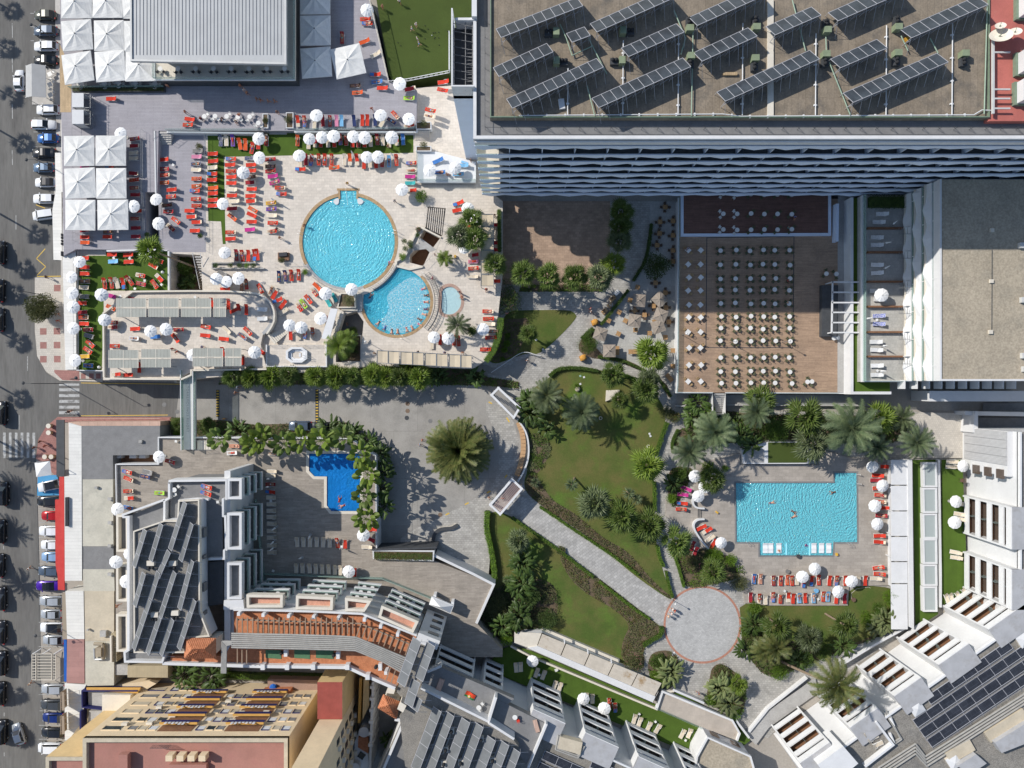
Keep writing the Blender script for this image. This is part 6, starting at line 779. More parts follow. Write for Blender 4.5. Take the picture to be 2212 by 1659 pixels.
def lg_(cover=None,kind=0):
 k=Kind();g=MB()
 for s in(-.33,.33):
  g.box(-.12,s,.27,1.75,.06,.07);g.path([V3(.15,s*1.08,.5),V3(.62,s*1.1,.55),V3(.72,s*1.05,.3)],.03,5);g.tu((.15,s*1.08,.5),(.15,s,.3),.03,.03,5)
  for x in(-.85,.6):g.tu((x,s,0),(x,s,.3),.035,.03,5)
 g.box(-.98,0,.27,.07,.72,.07);k.part('frame',g,M['plastic_white']);prof=[(-1.,.35),(-.3,.36),(.3,.37),(.62,.56),(.95,.80)]
 def strip(z0,w,a=0,b=4,sag=.0,jit=0):
  h=MB();pts=prof[a:b+1];rows=[]
  for i,(x,z)in en(pts):
   jx=jit*(RN.random()-.5);jy=jit*(RN.random()-.5);rows.append([V3(x+jx,-w/2+jy,z+z0),V3(x,0,z+z0-sag),V3(x+jx,w/2+jy,z+z0)])
  for r0,r1 in zip(rows,rows[1:]):
   for q in(0,1):h.add([r0[q],r1[q],r1[q+1],r0[q+1]],[(0,1,2,3)]);h.add([p-V3(0,0,.035)for p in(r0[q],r1[q],r1[q+1],r0[q+1])],[(3,2,1,0)])
   h.quad(r0[0],r0[0]-V3(0,0,.035),r1[0]-V3(0,0,.035),r1[0]);h.quad(r0[2],r1[2],r1[2]-V3(0,0,.035),r0[2]-V3(0,0,.035))
  return h
 k.part('seat',strip(0,.60,0,2),M['tan']);k.part('backrest',strip(.003,.60,2,4),M['tan'])
 if kind==1:k.part('towel',strip(.05,.66,0,4,.015,.06),M['red'])
 if kind==2:k.part('towel',strip(.05,.66,1,4,.015,.07),M['red'])
 if kind==3:k.part('towel',strip(.05,.66,0,3,.015,.08),M['red'])
 if kind==4:
  k.part('towel',strip(.05,.66,0,4,.015,.06),M['red']);k.part('towel',strip(.10,.55,0,1,.01,.1),M['blue'])
 return k
LK=[lg_(kind=i)for i in rn(5)]
def umbrella(R_=1.17,n=10):
 k=Kind();h=2.35;g=MB();ring=[V3(R_*cos(2*pi*i/n),R_*sin(2*pi*i/n),h-.42)for i in rn(n)];mid=[V3(R_*.55*cos(2*pi*i/n),R_*.55*sin(2*pi*i/n),h-.17)for i in rn(n)]
 for i in rn(n):
  j=(i+1)%n;a,b=ring[i],ring[j];m=(a+b)/2*.985;m.z=a.z-.01;mm=(mid[i]+mid[j])/2;mm.z-=.03;g.add([V3(0,0,h),mid[i],mm,mid[j],a,m,b],[(0,1,2),(0,2,3),(1,4,5,2),(2,5,6,3)]);g.quad(a,a-V3(0,0,.12),b-V3(0,0,.12),b)
 k.part('canopy',g,mat('umbrella_white',(.74,.74,.73),1.07,2,.8,rand=.05));g=MB();g.tu((0,0,0),(0,0,h+.05),.025,.025,6);k.part('pole',g,M['plastic_white']);g=MB()
 for i in rn(n):t=ring[i]*.96;g.tu((0,0,h-.02),(t.x,t.y,h-.43),.01,.01,3)
 k.part('ribs',g,stl);g=MB();g.yc(0,0,h-.03,.17,.07,10,.05);g.ball(0,0,h+.07,.045,6);k.part('cap',g,M['plastic_white']);g=MB();g.yc(0,0,0,.28,.1,12);k.part('base',g,gyc)
 return k
UK=umbrella()
def cu_():
 k=Kind();g=MB();g.tu((0,0,1.1),(0,0,2.4),.17,.05,8);k.part('canopy',g,M['umbrella_white']);g=MB();g.tu((0,0,0),(0,0,2.5),.025,.025,6);k.part('pole',g,M['plastic_white']);g=MB();g.yc(0,0,0,.28,.1,12);k.part('base',g,gyc);return k
CK=cu_()
def parasol(w,h,m,drop=.75):
 k=Kind();g=MB();N=8;e=[]
 for s in rn(4):
  a=[(-1,-1),(1,-1),(1,1),(-1,1)][s];b=[(1,-1),(1,1),(-1,1),(-1,-1)][s];A,B,C=V3(a[0]*w/2,a[1]*w/2,h-drop),V3(b[0]*w/2,b[1]*w/2,h-drop),V3(0,0,h);m_=(A+B)/2;m_.z+=.03;n=6;rows=[]
  for i in rn(n+1):
   f=i/n;row=[]
   for j in rn(5):
    q=j/4;p=A.lerp(B,q).lerp(C,f);sag=-.10*w/5*sin(pi*f)*(abs(sin(2*pi*q))**.8);p.z+=sag+RN.uniform(-.01,.01);row.append(p)
   rows.append(row)
  for r0,r1 in zip(rows,rows[1:]):
   for j in rn(4):g.quad(r0[j],r0[j+1],r1[j+1],r1[j])
  g.quad(A,A-V3(0,0,.14),B-V3(0,0,.14),B)
 k.part('canopy',g,m);g=MB();g.tu((0,0,0),(0,0,h),.06,.05,8);k.part('pole',g,rm);g=MB();g.yc(0,0,h-.02,.12,.14,8,.07);k.part('hub',g,dk);g=MB()
 for s in rn(8):t=pi*s/4;L=w/2*(1.38 if s%2 else 1);g.tu((0,0,h-.05),(L*.97*cos(t),L*.97*sin(t),h-drop-.03),.018,.018,4)
 k.part('ribs',g,stl);g=MB();g.box(0,0,0,.9,.9,.12);k.part('base',g,gyc)
 return k
canvas=mat('canvas_white',(.64,.635,.61),1.08,1.,.85,fn=.03,_f=2,rand=.05);PK=parasol(5.45,3.,canvas);SPK=parasol(2.35,2.5,mat('canvas_taupe',(.29,.245,.20),1.15,1,.9,rand=.06),.4)
def rt0(m,r=.38,h=.73):
 k=Kind();g=MB();g.yc(0,0,h-.03,r,.03,20);k.part('table_top',g,m);g=MB();g.yc(0,0,0,.045,h-.03,8);k.part('stem',g,rm);g=MB();g.yc(0,0,0,.24,.03,12);k.part('foot',g,rm);return k
def st0(m,w=.8,l=.8,h=.74):
 k=Kind();g=MB();g.box(0,0,h-.04,w,l,.04);k.part('table_top',g,m)
 for sx in(-1,1):
  for sy in(-1,1):g=MB();g.box(sx*(w/2-.06),sy*(l/2-.06),0,.05,.05,h-.04);k.part('leg',g,m)
 return k
TR=rt0(mat('table_white',(.70,.69,.66),1.07,2,.5,rand=.04),.42);TS=st0(M['table_white'],.82,.82);TB=st0(mat('table_wood',(.36,.215,.10),1.23,3,.6,bk=(2,.1,.008,.6,.1),obj=True,rand=.1),.85,.85);TBL=st0(M['table_wood'],.85,1.7)
def chair(m,arms=True,tub=False):
 k=Kind();g=MB();g.box(0,0,.42,.48,.48,.05);k.part('seat',g,m);g=MB();n=7
 for i in rn(n):
  t=R(-70+140*i/(n-1))if arms else R(-38+76*i/(n-1));x,y=.25*cos(t),.27*sin(t);g.tu((x,y,.44),(x*1.15,y*1.12,.82 if abs(t)<R(40)else .66),.02,.02,4)
 P=[]
 for i in rn(9):
  t=R(-75+150*i/8)if arms else R(-40+80*i/8);P.append(V3(.30*cos(t),.31*sin(t),.84 if abs(t)<R(45)else .66))
 g.path(P,.028,5);k.part('backrest',g,m)
 for sx in(-1,1):
  for sy in(-1,1):g=MB();g.tu((sx*.2,sy*.2,.42),(sx*.24,sy*.24,0),.018,.018,4);k.part('leg',g,m)
 return k
mat('chair_olive',(.095,.10,.055),1.26,3,.6,rand=.1);mat('wicker',(.36,.25,.13),1.22,6,.7,rand=.1);mat('wicker_dark',(.10,.07,.05),1.30,6,.7);CO=chair(M['chair_olive']);CW=chair(M['wicker']);CD=chair(M['wicker_dark']);CP=chair(M['plastic_white']);CB2=chair(M['charcoal'])
def side_table():
 k=Kind();g=MB();g.box(0,0,.4,.42,.42,.03);k.part('table_top',g,M['plastic_white']);g=MB();[g.tu((sx*.17,sy*.17,0),(sx*.17,sy*.17,.4),.02,.02,4)for sx in(-1,1)for sy in(-1,1)];k.part('legs',g,M['plastic_white']);return k
ST=side_table()
def car(kind):
 L,Wd,H={'hatch':(4.1,1.76,1.47),'estate':(4.6,1.82,1.5),'sedan':(4.6,1.82,1.43),'suv':(4.45,1.86,1.66),'van':(4.5,1.83,1.83)}[kind];k=Kind();hl=L/2;bel=H*.60;st=[(-hl,.70,.62),(-hl+.08,.82,bel*.95),(-hl+.5,.97,bel),(-.3,1.,bel+.02),(hl*.38,1.,bel+.01),(hl*.62,.98,bel-.08),(hl-.35,.92,bel-.17),(hl-.08,.78,bel-.30),(hl,.62,.50)];g=MB();rows=[]
 for x,w,h in st:
  w=w*Wd/2;rows.append([V3(x,-w*.94,.22),V3(x,-w,.5),V3(x,-w*.97,h-.1),V3(x,-w*.86,h),V3(x,0,h+.03),V3(x,w*.86,h),V3(x,w*.97,h-.1),V3(x,w,.5),V3(x,w*.94,.22)])
 vs=[p for r in rows for p in r];fs=[];m=9
 for i in rn(len(rows)-1):
  for j in rn(m-1):fs.append((i*m+j,i*m+j+1,(i+1)*m+j+1,(i+1)*m+j)[::-1])
  fs.append((i*m+m-1,i*m,(i+1)*m,(i+1)*m+m-1)[::-1])
 fs.append(tuple(rn(m)));fs.append(tuple(reversed(rn((len(rows)-1)*m,len(rows)*m))));g.add(vs,fs);k.part('body',g,MATS['paint_white'],None,True);rear={'hatch':-hl+.35,'estate':-hl+.25,'sedan':-hl*.62,'suv':-hl+.25,'van':-hl+.12}[kind];rtop={'hatch':rear+.45,'estate':rear+.35,'sedan':rear+.75,'suv':rear+.35,'van':rear+.12}[kind];fb=hl*.44 if kind!='van' else hl*.62;ft=fb-.75;w0,w1=Wd/2*.87,Wd/2*.70
 def sl(x,w,z):return[V3(x,-w,z),V3(x,w,z)]
 B0,B1,T0,T1=sl(rear,w0*.94,bel-.02),sl(fb,w0*.94,bel-.02),sl(rtop,w1,H-.04),sl(ft,w1,H-.04);g=MB();g.add(T0+sl((rtop+ft)/2,w1*1.03,H)+T1,[(0,2,3,1),(2,4,5,3)])
 for s in(0,1):
  a,b=T0[s],T1[s];o=V3(0,(-.03 if s==0 else .03),-.06);g.quad(*((a,b,b+o,a+o)if s else(b,a,a+o,b+o)));g.bar(T0[s]+V3(0,0,.0),B0[s],.09,.05);g.bar(T1[s],B1[s],.07,.05);mx=(T0[s]+T1[s])/2;bx_=(B0[s]+B1[s])/2;g.bar(mx,bx_,.09,.04)
 k.part('roof',g,MATS['paint_white']);g=MB();g.quad(B1[0],B1[1],T1[1],T1[0]);k.part('windshield',g,MATS['car_glass']);g=MB();g.quad(B0[1],B0[0],T0[0],T0[1]);k.part('rear_window',g,MATS['car_glass'])
 for s in(0,1):g=MB();q=(B0[s],B1[s],T1[s],T0[s]);g.quad(*(q if s==0 else q[::-1]));k.part('side_window',g,MATS['car_glass'])
 for s in(-1,1):
  for x in(-hl*.58,hl*.60):
   g=MB();g.tu((x,s*(Wd/2-.2),.32),(x,s*(Wd/2-.0),.32),.32,.32,14);w=k.part('tyre',g,MATS['rubber']);g=MB();g.tu((x,s*(Wd/2-.02),.32),(x,s*(Wd/2+.01),.32),.19,.17,10);k.part('rim',g,MATS['steel'],w)
  g=MB();g.box(ft+.55,s*(Wd/2+.06),bel+.0,.14,.2,.13);k.part('mirror',g,MATS['paint_white']);g=MB();g.box(hl-.17,s*(Wd/2*.68),bel-.36,.2,.26,.1,-s*.35);k.part('headlight',g,MATS['headlamp']);g=MB();g.box(-hl+.06,s*(Wd/2*.74),bel-.24,.12,.26,.2);k.part('tail_light',g,MATS['tail_red'])
 g=MB();g.box(-hl-.01,0,.45,.03,.5,.12);k.part('number_plate',g,MATS['plastic_white'])
 return k
def paint(n,c,metal=.2):
 m=mat('paint_'+n,c,None,1,.22,metal=metal,spec=.6);return m
for n,c in(('white',(.72,.73,.74)),('black',(.012,.013,.016)),('slate',(.085,.115,.16)),('blue',(.03,.13,.38)),('steelblue',(.11,.17,.25)),('red',(.42,.012,.015)),('lightblue',(.28,.42,.60)),('purple',(.06,.008,.30)),('silver',(.42,.44,.46)),('darkgrey',(.065,.07,.075)),('navy',(.012,.03,.16)),('greengrey',(.08,.085,.07))):paint(n,c,.0 if n in('white','black')else .25)
mat('car_glass',(.018,.022,.026),None,1,.06,spec=.7);mat('rubber',(.02,.02,.02),None,1,.8);mat('headlamp',(.35,.37,.39),None,1,.15,spec=.6);mat('tail_red',(.35,.01,.01),None,1,.25);CK_={n:car(n)for n in('hatch','estate','sedan','suv','van')}
def person_kind(pose):
 J={};E=[]
 def seg(a,b,r):E.append((a,b,r))
 if pose=='stand':
  J=dict(pel=(0,0,.93),spi=(0,0,1.15),che=(0,.01,1.34),nec=(0,.02,1.47),hd=(0,.0,1.60),top=(0,0,1.70),nose=(.0,-.105,1.59));A=lambda s:dict(sh=(s*.18,.01,1.40),el=(s*.25,.03,1.12),wr=(s*.24,-.07,.88),ha=(s*.24,-.10,.79),hip=(s*.09,0,.88),kn=(s*.10,-.02,.48),an=(s*.10,.03,.09),toe=(s*.12,-.16,.03))
 elif pose=='walk':
  J=dict(pel=(0,0,.92),spi=(0,-.01,1.14),che=(0,-.02,1.33),nec=(0,-.02,1.46),hd=(0,-.05,1.59),top=(0,-.04,1.69),nose=(0,-.155,1.58));A=lambda s:dict(sh=(s*.18,-.02,1.39),el=(s*.24,s*.14,1.13),wr=(s*.22,s*.17-.13,.92),ha=(s*.22,s*.2-.19,.85),hip=(s*.09,0,.87),kn=(s*.10,-s*.17-.04,.48),an=(s*.10,-s*.30+.04,.10),toe=(s*.11,-s*.30-.15,.03))
 elif pose=='lie':
  J=dict(pel=(.12,0,.12),spi=(.32,0,.20),che=(.50,0,.32),nec=(.60,0,.40),hd=(.71,0,.49),top=(.80,0,.55),nose=(.66,0,.58));A=lambda s:dict(sh=(.54,s*.18,.35),el=(.30,s*.27,.20),wr=(.08,s*.25,.14),ha=(.0,s*.22,.12),hip=(.06,s*.09,.12),kn=(-.36,s*.11,.15),an=(-.76,s*.10,.09),toe=(-.83,s*.12,.22))
 elif pose=='prone':
  J=dict(pel=(-.02,0,.12),spi=(.2,0,.13),che=(.40,0,.14),nec=(.53,0,.14),hd=(.66,0,.15),top=(.76,0,.15),nose=(.65,0,.045));A=lambda s:dict(sh=(.46,s*.18,.13),el=(.62,s*.27,.10),wr=(.80,s*.24,.08),ha=(.88,s*.18,.08),hip=(-.07,s*.09,.12),kn=(-.48,s*.11,.10),an=(-.87,s*.10,.09),toe=(-.94,s*.12,.02))
 elif pose=='swim':
  J=dict(pel=(0,0,.0),spi=(.2,0,.03),che=(.40,0,.05),nec=(.53,0,.09),hd=(.65,0,.17),top=(.73,0,.24),nose=(.75,0,.14));A=lambda s:dict(sh=(.46,s*.18,.05),el=(.66,s*.33,.0),wr=(.86,s*.26,-.02),ha=(.95,s*.22,-.02),hip=(-.07,s*.09,-.02),kn=(-.46,s*.16,-.10),an=(-.86,s*.19,-.15),toe=(-1.,s*.2,-.17))
 else:
  J=dict(pel=(0,.05,.52),spi=(0,.08,.74),che=(0,.08,.93),nec=(0,.05,1.06),hd=(0,.02,1.19),top=(0,.02,1.29),nose=(0,-.085,1.18));A=lambda s:dict(sh=(s*.18,.06,.99),el=(s*.25,-.02,.74),wr=(s*.18,-.22,.70),ha=(s*.14,-.30,.70),hip=(s*.10,.02,.50),kn=(s*.12,-.40,.50),an=(s*.12,-.42,.10),toe=(s*.13,-.58,.04))
 RR=dict(pel=.135,spi=.125,che=.14,nec=.058,hd=.098,top=.062,nose=.016,sh=.066,el=.045,wr=.03,ha=.03,hip=.095,kn=.06,an=.04,toe=.035);verts,rad,idx=[],[],{}
 def v(n,p,r):idx[n]=len(verts);verts.append(Vc(p));rad.append(r)
 for n in('pel','spi','che','nec','hd','top','nose'):v(n,J[n],RR[n])
 ed=[('pel','spi'),('spi','che'),('che','nec'),('nec','hd'),('hd','top'),('hd','nose')]
 for s in(-1,1):
  a=A(s)
  for n in('sh','el','wr','ha','hip','kn','an','toe'):v(n+str(s),a[n],RR[n])
  ed+=[('che','sh%d'%s),('sh%d'%s,'el%d'%s),('el%d'%s,'wr%d'%s),('wr%d'%s,'ha%d'%s),('pel','hip%d'%s),('hip%d'%s,'kn%d'%s),('kn%d'%s,'an%d'%s),('an%d'%s,'toe%d'%s)];ha,wr=Vc(a['ha']),Vc(a['wr']);d=(ha-wr).normalized();side=Vc((1,0,0))if abs(d.x)<.7 else Vc((0,1,0));side=(side-d*side.dot(d)).normalized();cu=d.cross(side)
  for fi,(off,ln)in en(((-.027,.075),(-.009,.088),(.010,.082),(.028,.064))):
   p1=ha+side*off*1.2+d*.03;p2=p1+d*ln*.55;p3=p2+d*ln*.35+cu*.02*s
   for q,p in en((p1,p2,p3)):v('f%d%d%d'%(s,fi,q),p,.0085)
   ed+=[('ha%d'%s,'f%d%d0'%(s,fi)),('f%d%d0'%(s,fi),'f%d%d1'%(s,fi)),('f%d%d1'%(s,fi),'f%d%d2'%(s,fi))]
  p1=wr+d*.035-side*.035*s;p2=p1+d*.04-side*.02*s;v('t%d0'%s,p1,.010);v('t%d1'%s,p2,.009);ed+=[('wr%d'%s,'t%d0'%s),('t%d0'%s,'t%d1'%s)]
 me=bpy.data.meshes.new('body');me.from_pydata(verts,[(idx[a],idx[b])for a,b in ed],[]);o=bpy.data.objects.new('body_tmp',me);COL.objects.link(o);sk=o.modifiers.new('s','SKIN');sk.use_smooth_shade=True
 for i,d in en(me.skin_vertices[0].data):d.radius=(rad[i],rad[i]);d.use_root=(i==0)
 su=o.modifiers.new('u','SUBSURF');su.levels=su.render_levels=1;bpy.context.view_layer.update();bm_=bpy.data.meshes.new_from_object(o.evaluated_get(bpy.context.evaluated_depsgraph_get()));bpy.data.objects.remove(o);bm_.name='body_'+pose;bm_.materials.clear();bm_.materials.append(M['skin_fair']);segs=[(a,b,verts[idx[a]],verts[idx[b]])for a,b in ed]
 def near(p):
  best=(9,None)
  for a,b,p0,p1 in segs:
   d=p1-p0;t=max(0,min(1,(p-p0).dot(d)/max(1e-9,d.length_squared)));q=(p-(p0+d*t)).length/(.5+(RR.get(a.rstrip('-1'),.03)+RR.get(b.rstrip('-1'),.03))*2)
   if q<best[0]:best=(q,(a,b,t))
  return best[1]
 cache=[near(v_.co)for v_ in bm_.vertices]
 def cloth(test,off):
  g=MB();mp={}
  for f in bm_.polygons:
   if all(test(cache[i],bm_.vertices[i].co)for i in f.vertices):
    ids=[]
    for i in f.vertices:
     if i not in mp:mp[i]=len(g.v);g.v.append(tuple(bm_.vertices[i].co+bm_.vertices[i].normal*off))
     ids.append(mp[i])
    g.f.append(tuple(ids));g.m.append(0)
  return g
 k=Kind();b_=k.part('body',bm_,[M['skin_fair']]);shorts=cloth(lambda c,p:(c[0]=='pel' and c[1].startswith('hip'))or(c[0]=='pel' and c[1]=='spi' and c[2]<.35)or(c[0].startswith('hip')and c[2]<.42),.014);shirt=cloth(lambda c,p:c[0]in('spi','pel')and c[1]in('che','spi')or(c[0]=='che' and c[1].startswith('sh'))or(c[0].startswith('sh')and c[2]<.5),.012);hair=cloth(lambda c,p:(c[0]=='hd' and c[1]=='top' and c[2]>.15),.014);k.part('shorts',shorts,M['navy'],None,True);k.part('shirt',shirt,M['cloth_white'],None,True);k.part('hair',hair,M['hair_dark'],None,True)
 return k
PP={p:person_kind(p)for p in('stand','walk','lie','prone','swim','sit')};lm_('fan_green',(.085,.14,.025),(.125,.165,.04));lm_('fan_lime',(.125,.195,.025),(.165,.22,.034));lm_('date_green',(.085,.115,.05),(.15,.18,.085));lm_('date_olive',(.10,.135,.035),(.19,.19,.06));lm_('date_blue',(.10,.145,.07),(.17,.21,.105));lm_('banana_green',(.045,.085,.016),(.09,.14,.03));lm_('bush_green',(.06,.11,.014),(.10,.17,.02));lm_('bush_lime',(.10,.19,.012),(.15,.25,.02));lm_('bush_dark',(.045,.08,.018),(.075,.12,.024));lm_('bush_olive',(.09,.105,.035),(.14,.145,.055));lm_('dry_brown',(.13,.098,.036),(.09,.135,.025));lm_('hedge_green',(.095,.18,.014),(.14,.24,.022));lm_('dead_frond',(.30,.20,.10),1.25);lm_('blossom_pink',(.45,.12,.16),(.5,.2,.22));lm_('banana_pale',(.13,.17,.06),(.20,.22,.09));mat('palm_bark',(.20,.15,.105),1.39,3,.9,fn=.2,_f=6,bu=.5,bs_=10);mat('bark',(.12,.09,.06),1.45,4,.9,fn=.2)
def fc_(seed,n=19,seg=13):
 r=random.Random(seed);g=MB()
 for i in rn(n):
  az=2.399*i+r.uniform(-.25,.25);t=i/n;el=R(82-90*t**.8+r.uniform(-9,9));d=V3(cos(az)*cos(el),sin(az)*cos(el),sin(el));hub=d*(.14+.36*t+.10*r.random());hub.z-=.10*t;side=V3(-sin(az),cos(az),0);up=d.cross(side)
  if up.z<0:up=-up
  g.tu((0,0,0),hub,.014,.011,4,False);fl=.56+.12*r.random();sp=R(80+r.uniform(-10,20));dr=.10+.30*t
  for j in rn(seg):
   a=-sp+2*sp*(j+.5)/seg;h=sp/seg*1.02;f=lambda q:d*cos(q)+side*sin(q);ln=fl*(1-.30*(a/sp)**2)*r.uniform(.9,1.08);z=up*(.035 if j%2 else-.02);m0,m1=hub+f(a-h)*ln*.55,hub+f(a+h)*ln*.55;c=hub+f(a)*ln*.58+z;tip=hub+f(a)*ln+z;tip.z-=dr*ln*(.5+.6*r.random());m0.z-=dr*ln*.12;m1.z-=dr*ln*.12;g.add([hub,m0,c,m1,tip],[(0,1,2),(0,2,3),(1,4,2),(2,4,3)])
 return g
def bc_(seed,n=15):
 r=random.Random(seed);g=MB()
 for i in rn(n):
  az=2.399*i+r.uniform(-.3,.3);t=i/n;el=R(55-60*t+r.uniform(-8,8));d=V3(cos(az)*cos(el),sin(az)*cos(el),sin(el));hub=d*(.45+.18*t);side=V3(-sin(az),cos(az),0);up=d.cross(side)
  if up.z<0:up=-up
  g.tu((0,0,0),hub,.016,.012,4,False);fl=.42+.1*r.random();N=10;tip=[]
  for j in rn(N+1):
   a=R(-150+300*j/N);dd=d*cos(a)+side*sin(a)*.72;q=hub+d*fl*.2+dd*fl*.62*(1+.05*r.random());q.z-=.12*abs(sin(a))+.10*t;tip.append(q)
  for a,b in zip(tip,tip[1:]):g.tri(hub+up*.01,a,b)
 return g
def dc_(seed,n=60,dp_=.55,leaf=.20,pa_=20,stiff=0):
 r=random.Random(seed);g=MB();g.cur=0
 for i in rn(n):
  az=2.399*i+r.uniform(-.25,.25);t=i/n;el=R(78-95*t**.85+r.uniform(-7,7));L=.9+.2*r.random();d=V3(cos(az)*cos(el),sin(az)*cos(el),sin(el));p=V3(0,0,0);N=8;pts=[p];v=d.copy()
  for k in rn(N):v=(v+V3(0,0,-dp_*(.10+.05*k)*(1-.3*stiff))).normalized();p=p+v*L/N;pts.append(p)
  g.path(pts,.011,3);side=V3(-sin(az),cos(az),0)
  for k in rn(pa_):
   f=.16+.84*k/pa_;x=f*N;a=int(min(N-1,x));q=pts[a].lerp(pts[a+1],x-a);tv=(pts[a+1]-pts[a]).normalized();ll=leaf*sin(pi*min(1,.15+.8*f))**.6*(.85+.3*r.random());up=side.cross(tv)
   for s in(-1,1):
    e=q+(side*s*.72+tv*.62+V3(0,0,-.10+.25*r.random())).normalized()*ll;w=tv*.022;g.tri(q-w,q+w,e)
 return g
def yucca_crown(seed,n=90):
 r=random.Random(seed);g=MB()
 for i in rn(n):
  z=r.uniform(-.3,1);az=r.uniform(0,6.28);c=sqrt(max(0,1-z*z));d=V3(c*cos(az),c*sin(az),z);g.leaf(d*.08,d,V3(0,0,1),.9,.1)
 return g
def tm_(base,top,r0,r1,rg0=7,bend=.0):
 g=MB();b,t=Vc(base),Vc(top);m=(b+t)/2+V3((b-t).x*bend,(b-t).y*bend,0);pts=[]
 for i in rn(rg0+1):f=i/rg0;pts.append(b*(1-f)**2+m*2*f*(1-f)+t*f*f)
 for i in rn(rg0):f=i/rg0;ra=r0+(r1-r0)*f;g.tu(pts[i],pts[i+1],ra*(1.06 if i%2 else 1),(r0+(r1-r0)*(f+1/rg0)),8,i in(0,rg0-1))
 return g
FANS=[fc_(s).mesh('crown',M['fan_green'])for s in(1,2,3,4)];BROADS=[bc_(s).mesh('crown',M['fan_lime'])for s in(5,6,7)];DATES=[dc_(s,46).mesh('crown',M['date_blue'])for s in(8,9,10)];BIGDATE=dc_(11,150,.42,.16,24,0).mesh('crown',M['date_olive']);FEATH=[dc_(s,30,.8,.26,18).mesh('crown',M['fan_lime'])for s in(12,13)];YUC=yucca_crown(14).mesh('crown',M['date_blue']);SPARSE=[dc_(s,22,.7,.2,20).mesh('crown',M['date_green'])for s in(15,16)];PALMN=[0]
def pm_(nm,me,crown,base,rad,z,lb_,gp,zb=.0,tr=.16,m=None,rot=None,cat='palm'):
 c=T(*crown,z);b=T(*base,zb)if base else V3(c.x,c.y,zb);rad*=1.22 if nm=='fan_palm' else 1.08;t=tag(em(nm,b),lb_,cat,gp);g=tm_(b,c-V3(0,0,.05*rad),tr*1.2,tr,7,.12);sub(t,'trunk',g,M['palm_bark']);me=mvar(me,[m])if m else me;o=bpy.data.objects.new('crown',me);COL.objects.link(o);o.parent=t;o.location=c-b;o.scale=(rad,rad,rad);PALMN[0]+=1;o.rotation_euler=(0,0,PALMN[0]*1.7 if rot is None else rot)
 return t
def lc_(g,c,rx,ry,rz,n,ls,lw,r,shell=.55,updir=.3):
 lobes=[(Vc((c[0]+rx*.55*cos(k*2.4)*r.uniform(.5,1),c[1]+ry*.55*sin(k*2.4)*r.uniform(.5,1),c[2]+rz*r.uniform(-.25,.45))),r.uniform(.40,.62))for k in rn(9)]+[(Vc(c),.65)]
 for i in rn(n):
  lc,lr=lobes[r.randrange(len(lobes))]
  while True:
   u=V3(r.uniform(-1,1),r.uniform(-1,1),r.uniform(-1,1))
   if .05<u.length<1:break
  u=u.normalized()*(shell+(1-shell)*r.random());p=lc+V3(u.x*rx*lr,u.y*ry*lr,u.z*rz*lr);d=(u+V3(r.uniform(-.8,.8),r.uniform(-.8,.8),r.uniform(-.3,.6)+updir)).normalized();g.leaf(p,d,V3(r.uniform(-.4,.4),r.uniform(-.4,.4),1),ls*r.uniform(.6,1.3),lw*r.uniform(.7,1.2))
BC=dict(bg='bush_green',bl='bush_lime',bd='bush_dark',bo='bush_olive',db='dry_brown')
def bq(c,r_,x,y,rad,h,m,lb_,gp=None,zb=.05,n=None,nm='bush',cat='shrub',ls=.26,seed=None,ry=None,fw=None):
 m=BC.get(m,m);cc=T(c,r_,x,y,zb+h*.55);r=random.Random(seed or int(x*7+y*13+c*3+r_));rad_=rad*S;t=tag(em(nm,(cc.x,cc.y,zb)),lb_,cat,gp);g=MB()
 for k in rn(5):a=k*1.256+r.random();g.tu((cc.x,cc.y,zb),(cc.x+rad_*.4*cos(a),cc.y+rad_*.4*sin(a),zb+h*.6),.05,.02,5)
 sub(t,'stems',g,M['bark']);g=MB();n=n or int(420+rad_*rad_*330);lc_(g,cc,rad_,(ry or rad)*S,h*.6,n,ls,ls*.55,r);sub(t,'foliage',g,M[m])
 if fw:
  g=MB();lc_(g,(cc.x,cc.y,cc.z+.06),rad_,(ry or rad)*S,h*.62,int(n*.07),.12,.12,r,.9);sub(t,'blossom',g,M[fw])
 return t
def ba_(c,r_,x,y,rad,h,lb_,gp=None,zb=.05,m='banana_green',n=None,nm='banana_plant',cat='banana plant',seed=None):
 cc=T(c,r_,x,y,zb+h*.6);r=random.Random(seed or int(x*3+y*5));rad_=rad*S;t=tag(em(nm,(cc.x,cc.y,zb)),lb_,cat,gp);g=MB();st=MB();n=n or int(14+rad_*rad_*9)
 for i in rn(n):
  a=r.uniform(0,6.28);q=rad_*.75*sqrt(r.random());b=V3(cc.x+q*cos(a)*.6,cc.y+q*sin(a)*.6,zb);top=V3(cc.x+q*cos(a),cc.y+q*sin(a),zb+h*r.uniform(.55,1));st.tu(b,top,.06,.035,5);az=a+r.uniform(-1.1,1.1);d=V3(cos(az),sin(az),r.uniform(.0,.7)).normalized();L=r.uniform(1.1,1.9)*min(1,.55+rad_*.2);w=L*r.uniform(.26,.36);side=V3(-sin(az),cos(az),r.uniform(-.3,.3));p=top;N=5;prev=None
  for k in rn(N+1):
   f=k/N;ww=w*sin(pi*min(.97,.12+.85*f))**.7*.5;pp=p;l,rr=pp+side*ww-V3(0,0,.25*ww),pp-side*ww-V3(0,0,.25*ww)
   if prev:g.add([prev[0],prev[1],prev[2],l,pp,rr],[(0,3,4,1),(1,4,5,2)])
   prev=(l,pp,rr);d=(d+V3(0,0,-.16)).normalized();p=p+d*L/N
 sub(t,'stalks',st,M['banana_pale']);sub(t,'leaves',g,M[m]);return t
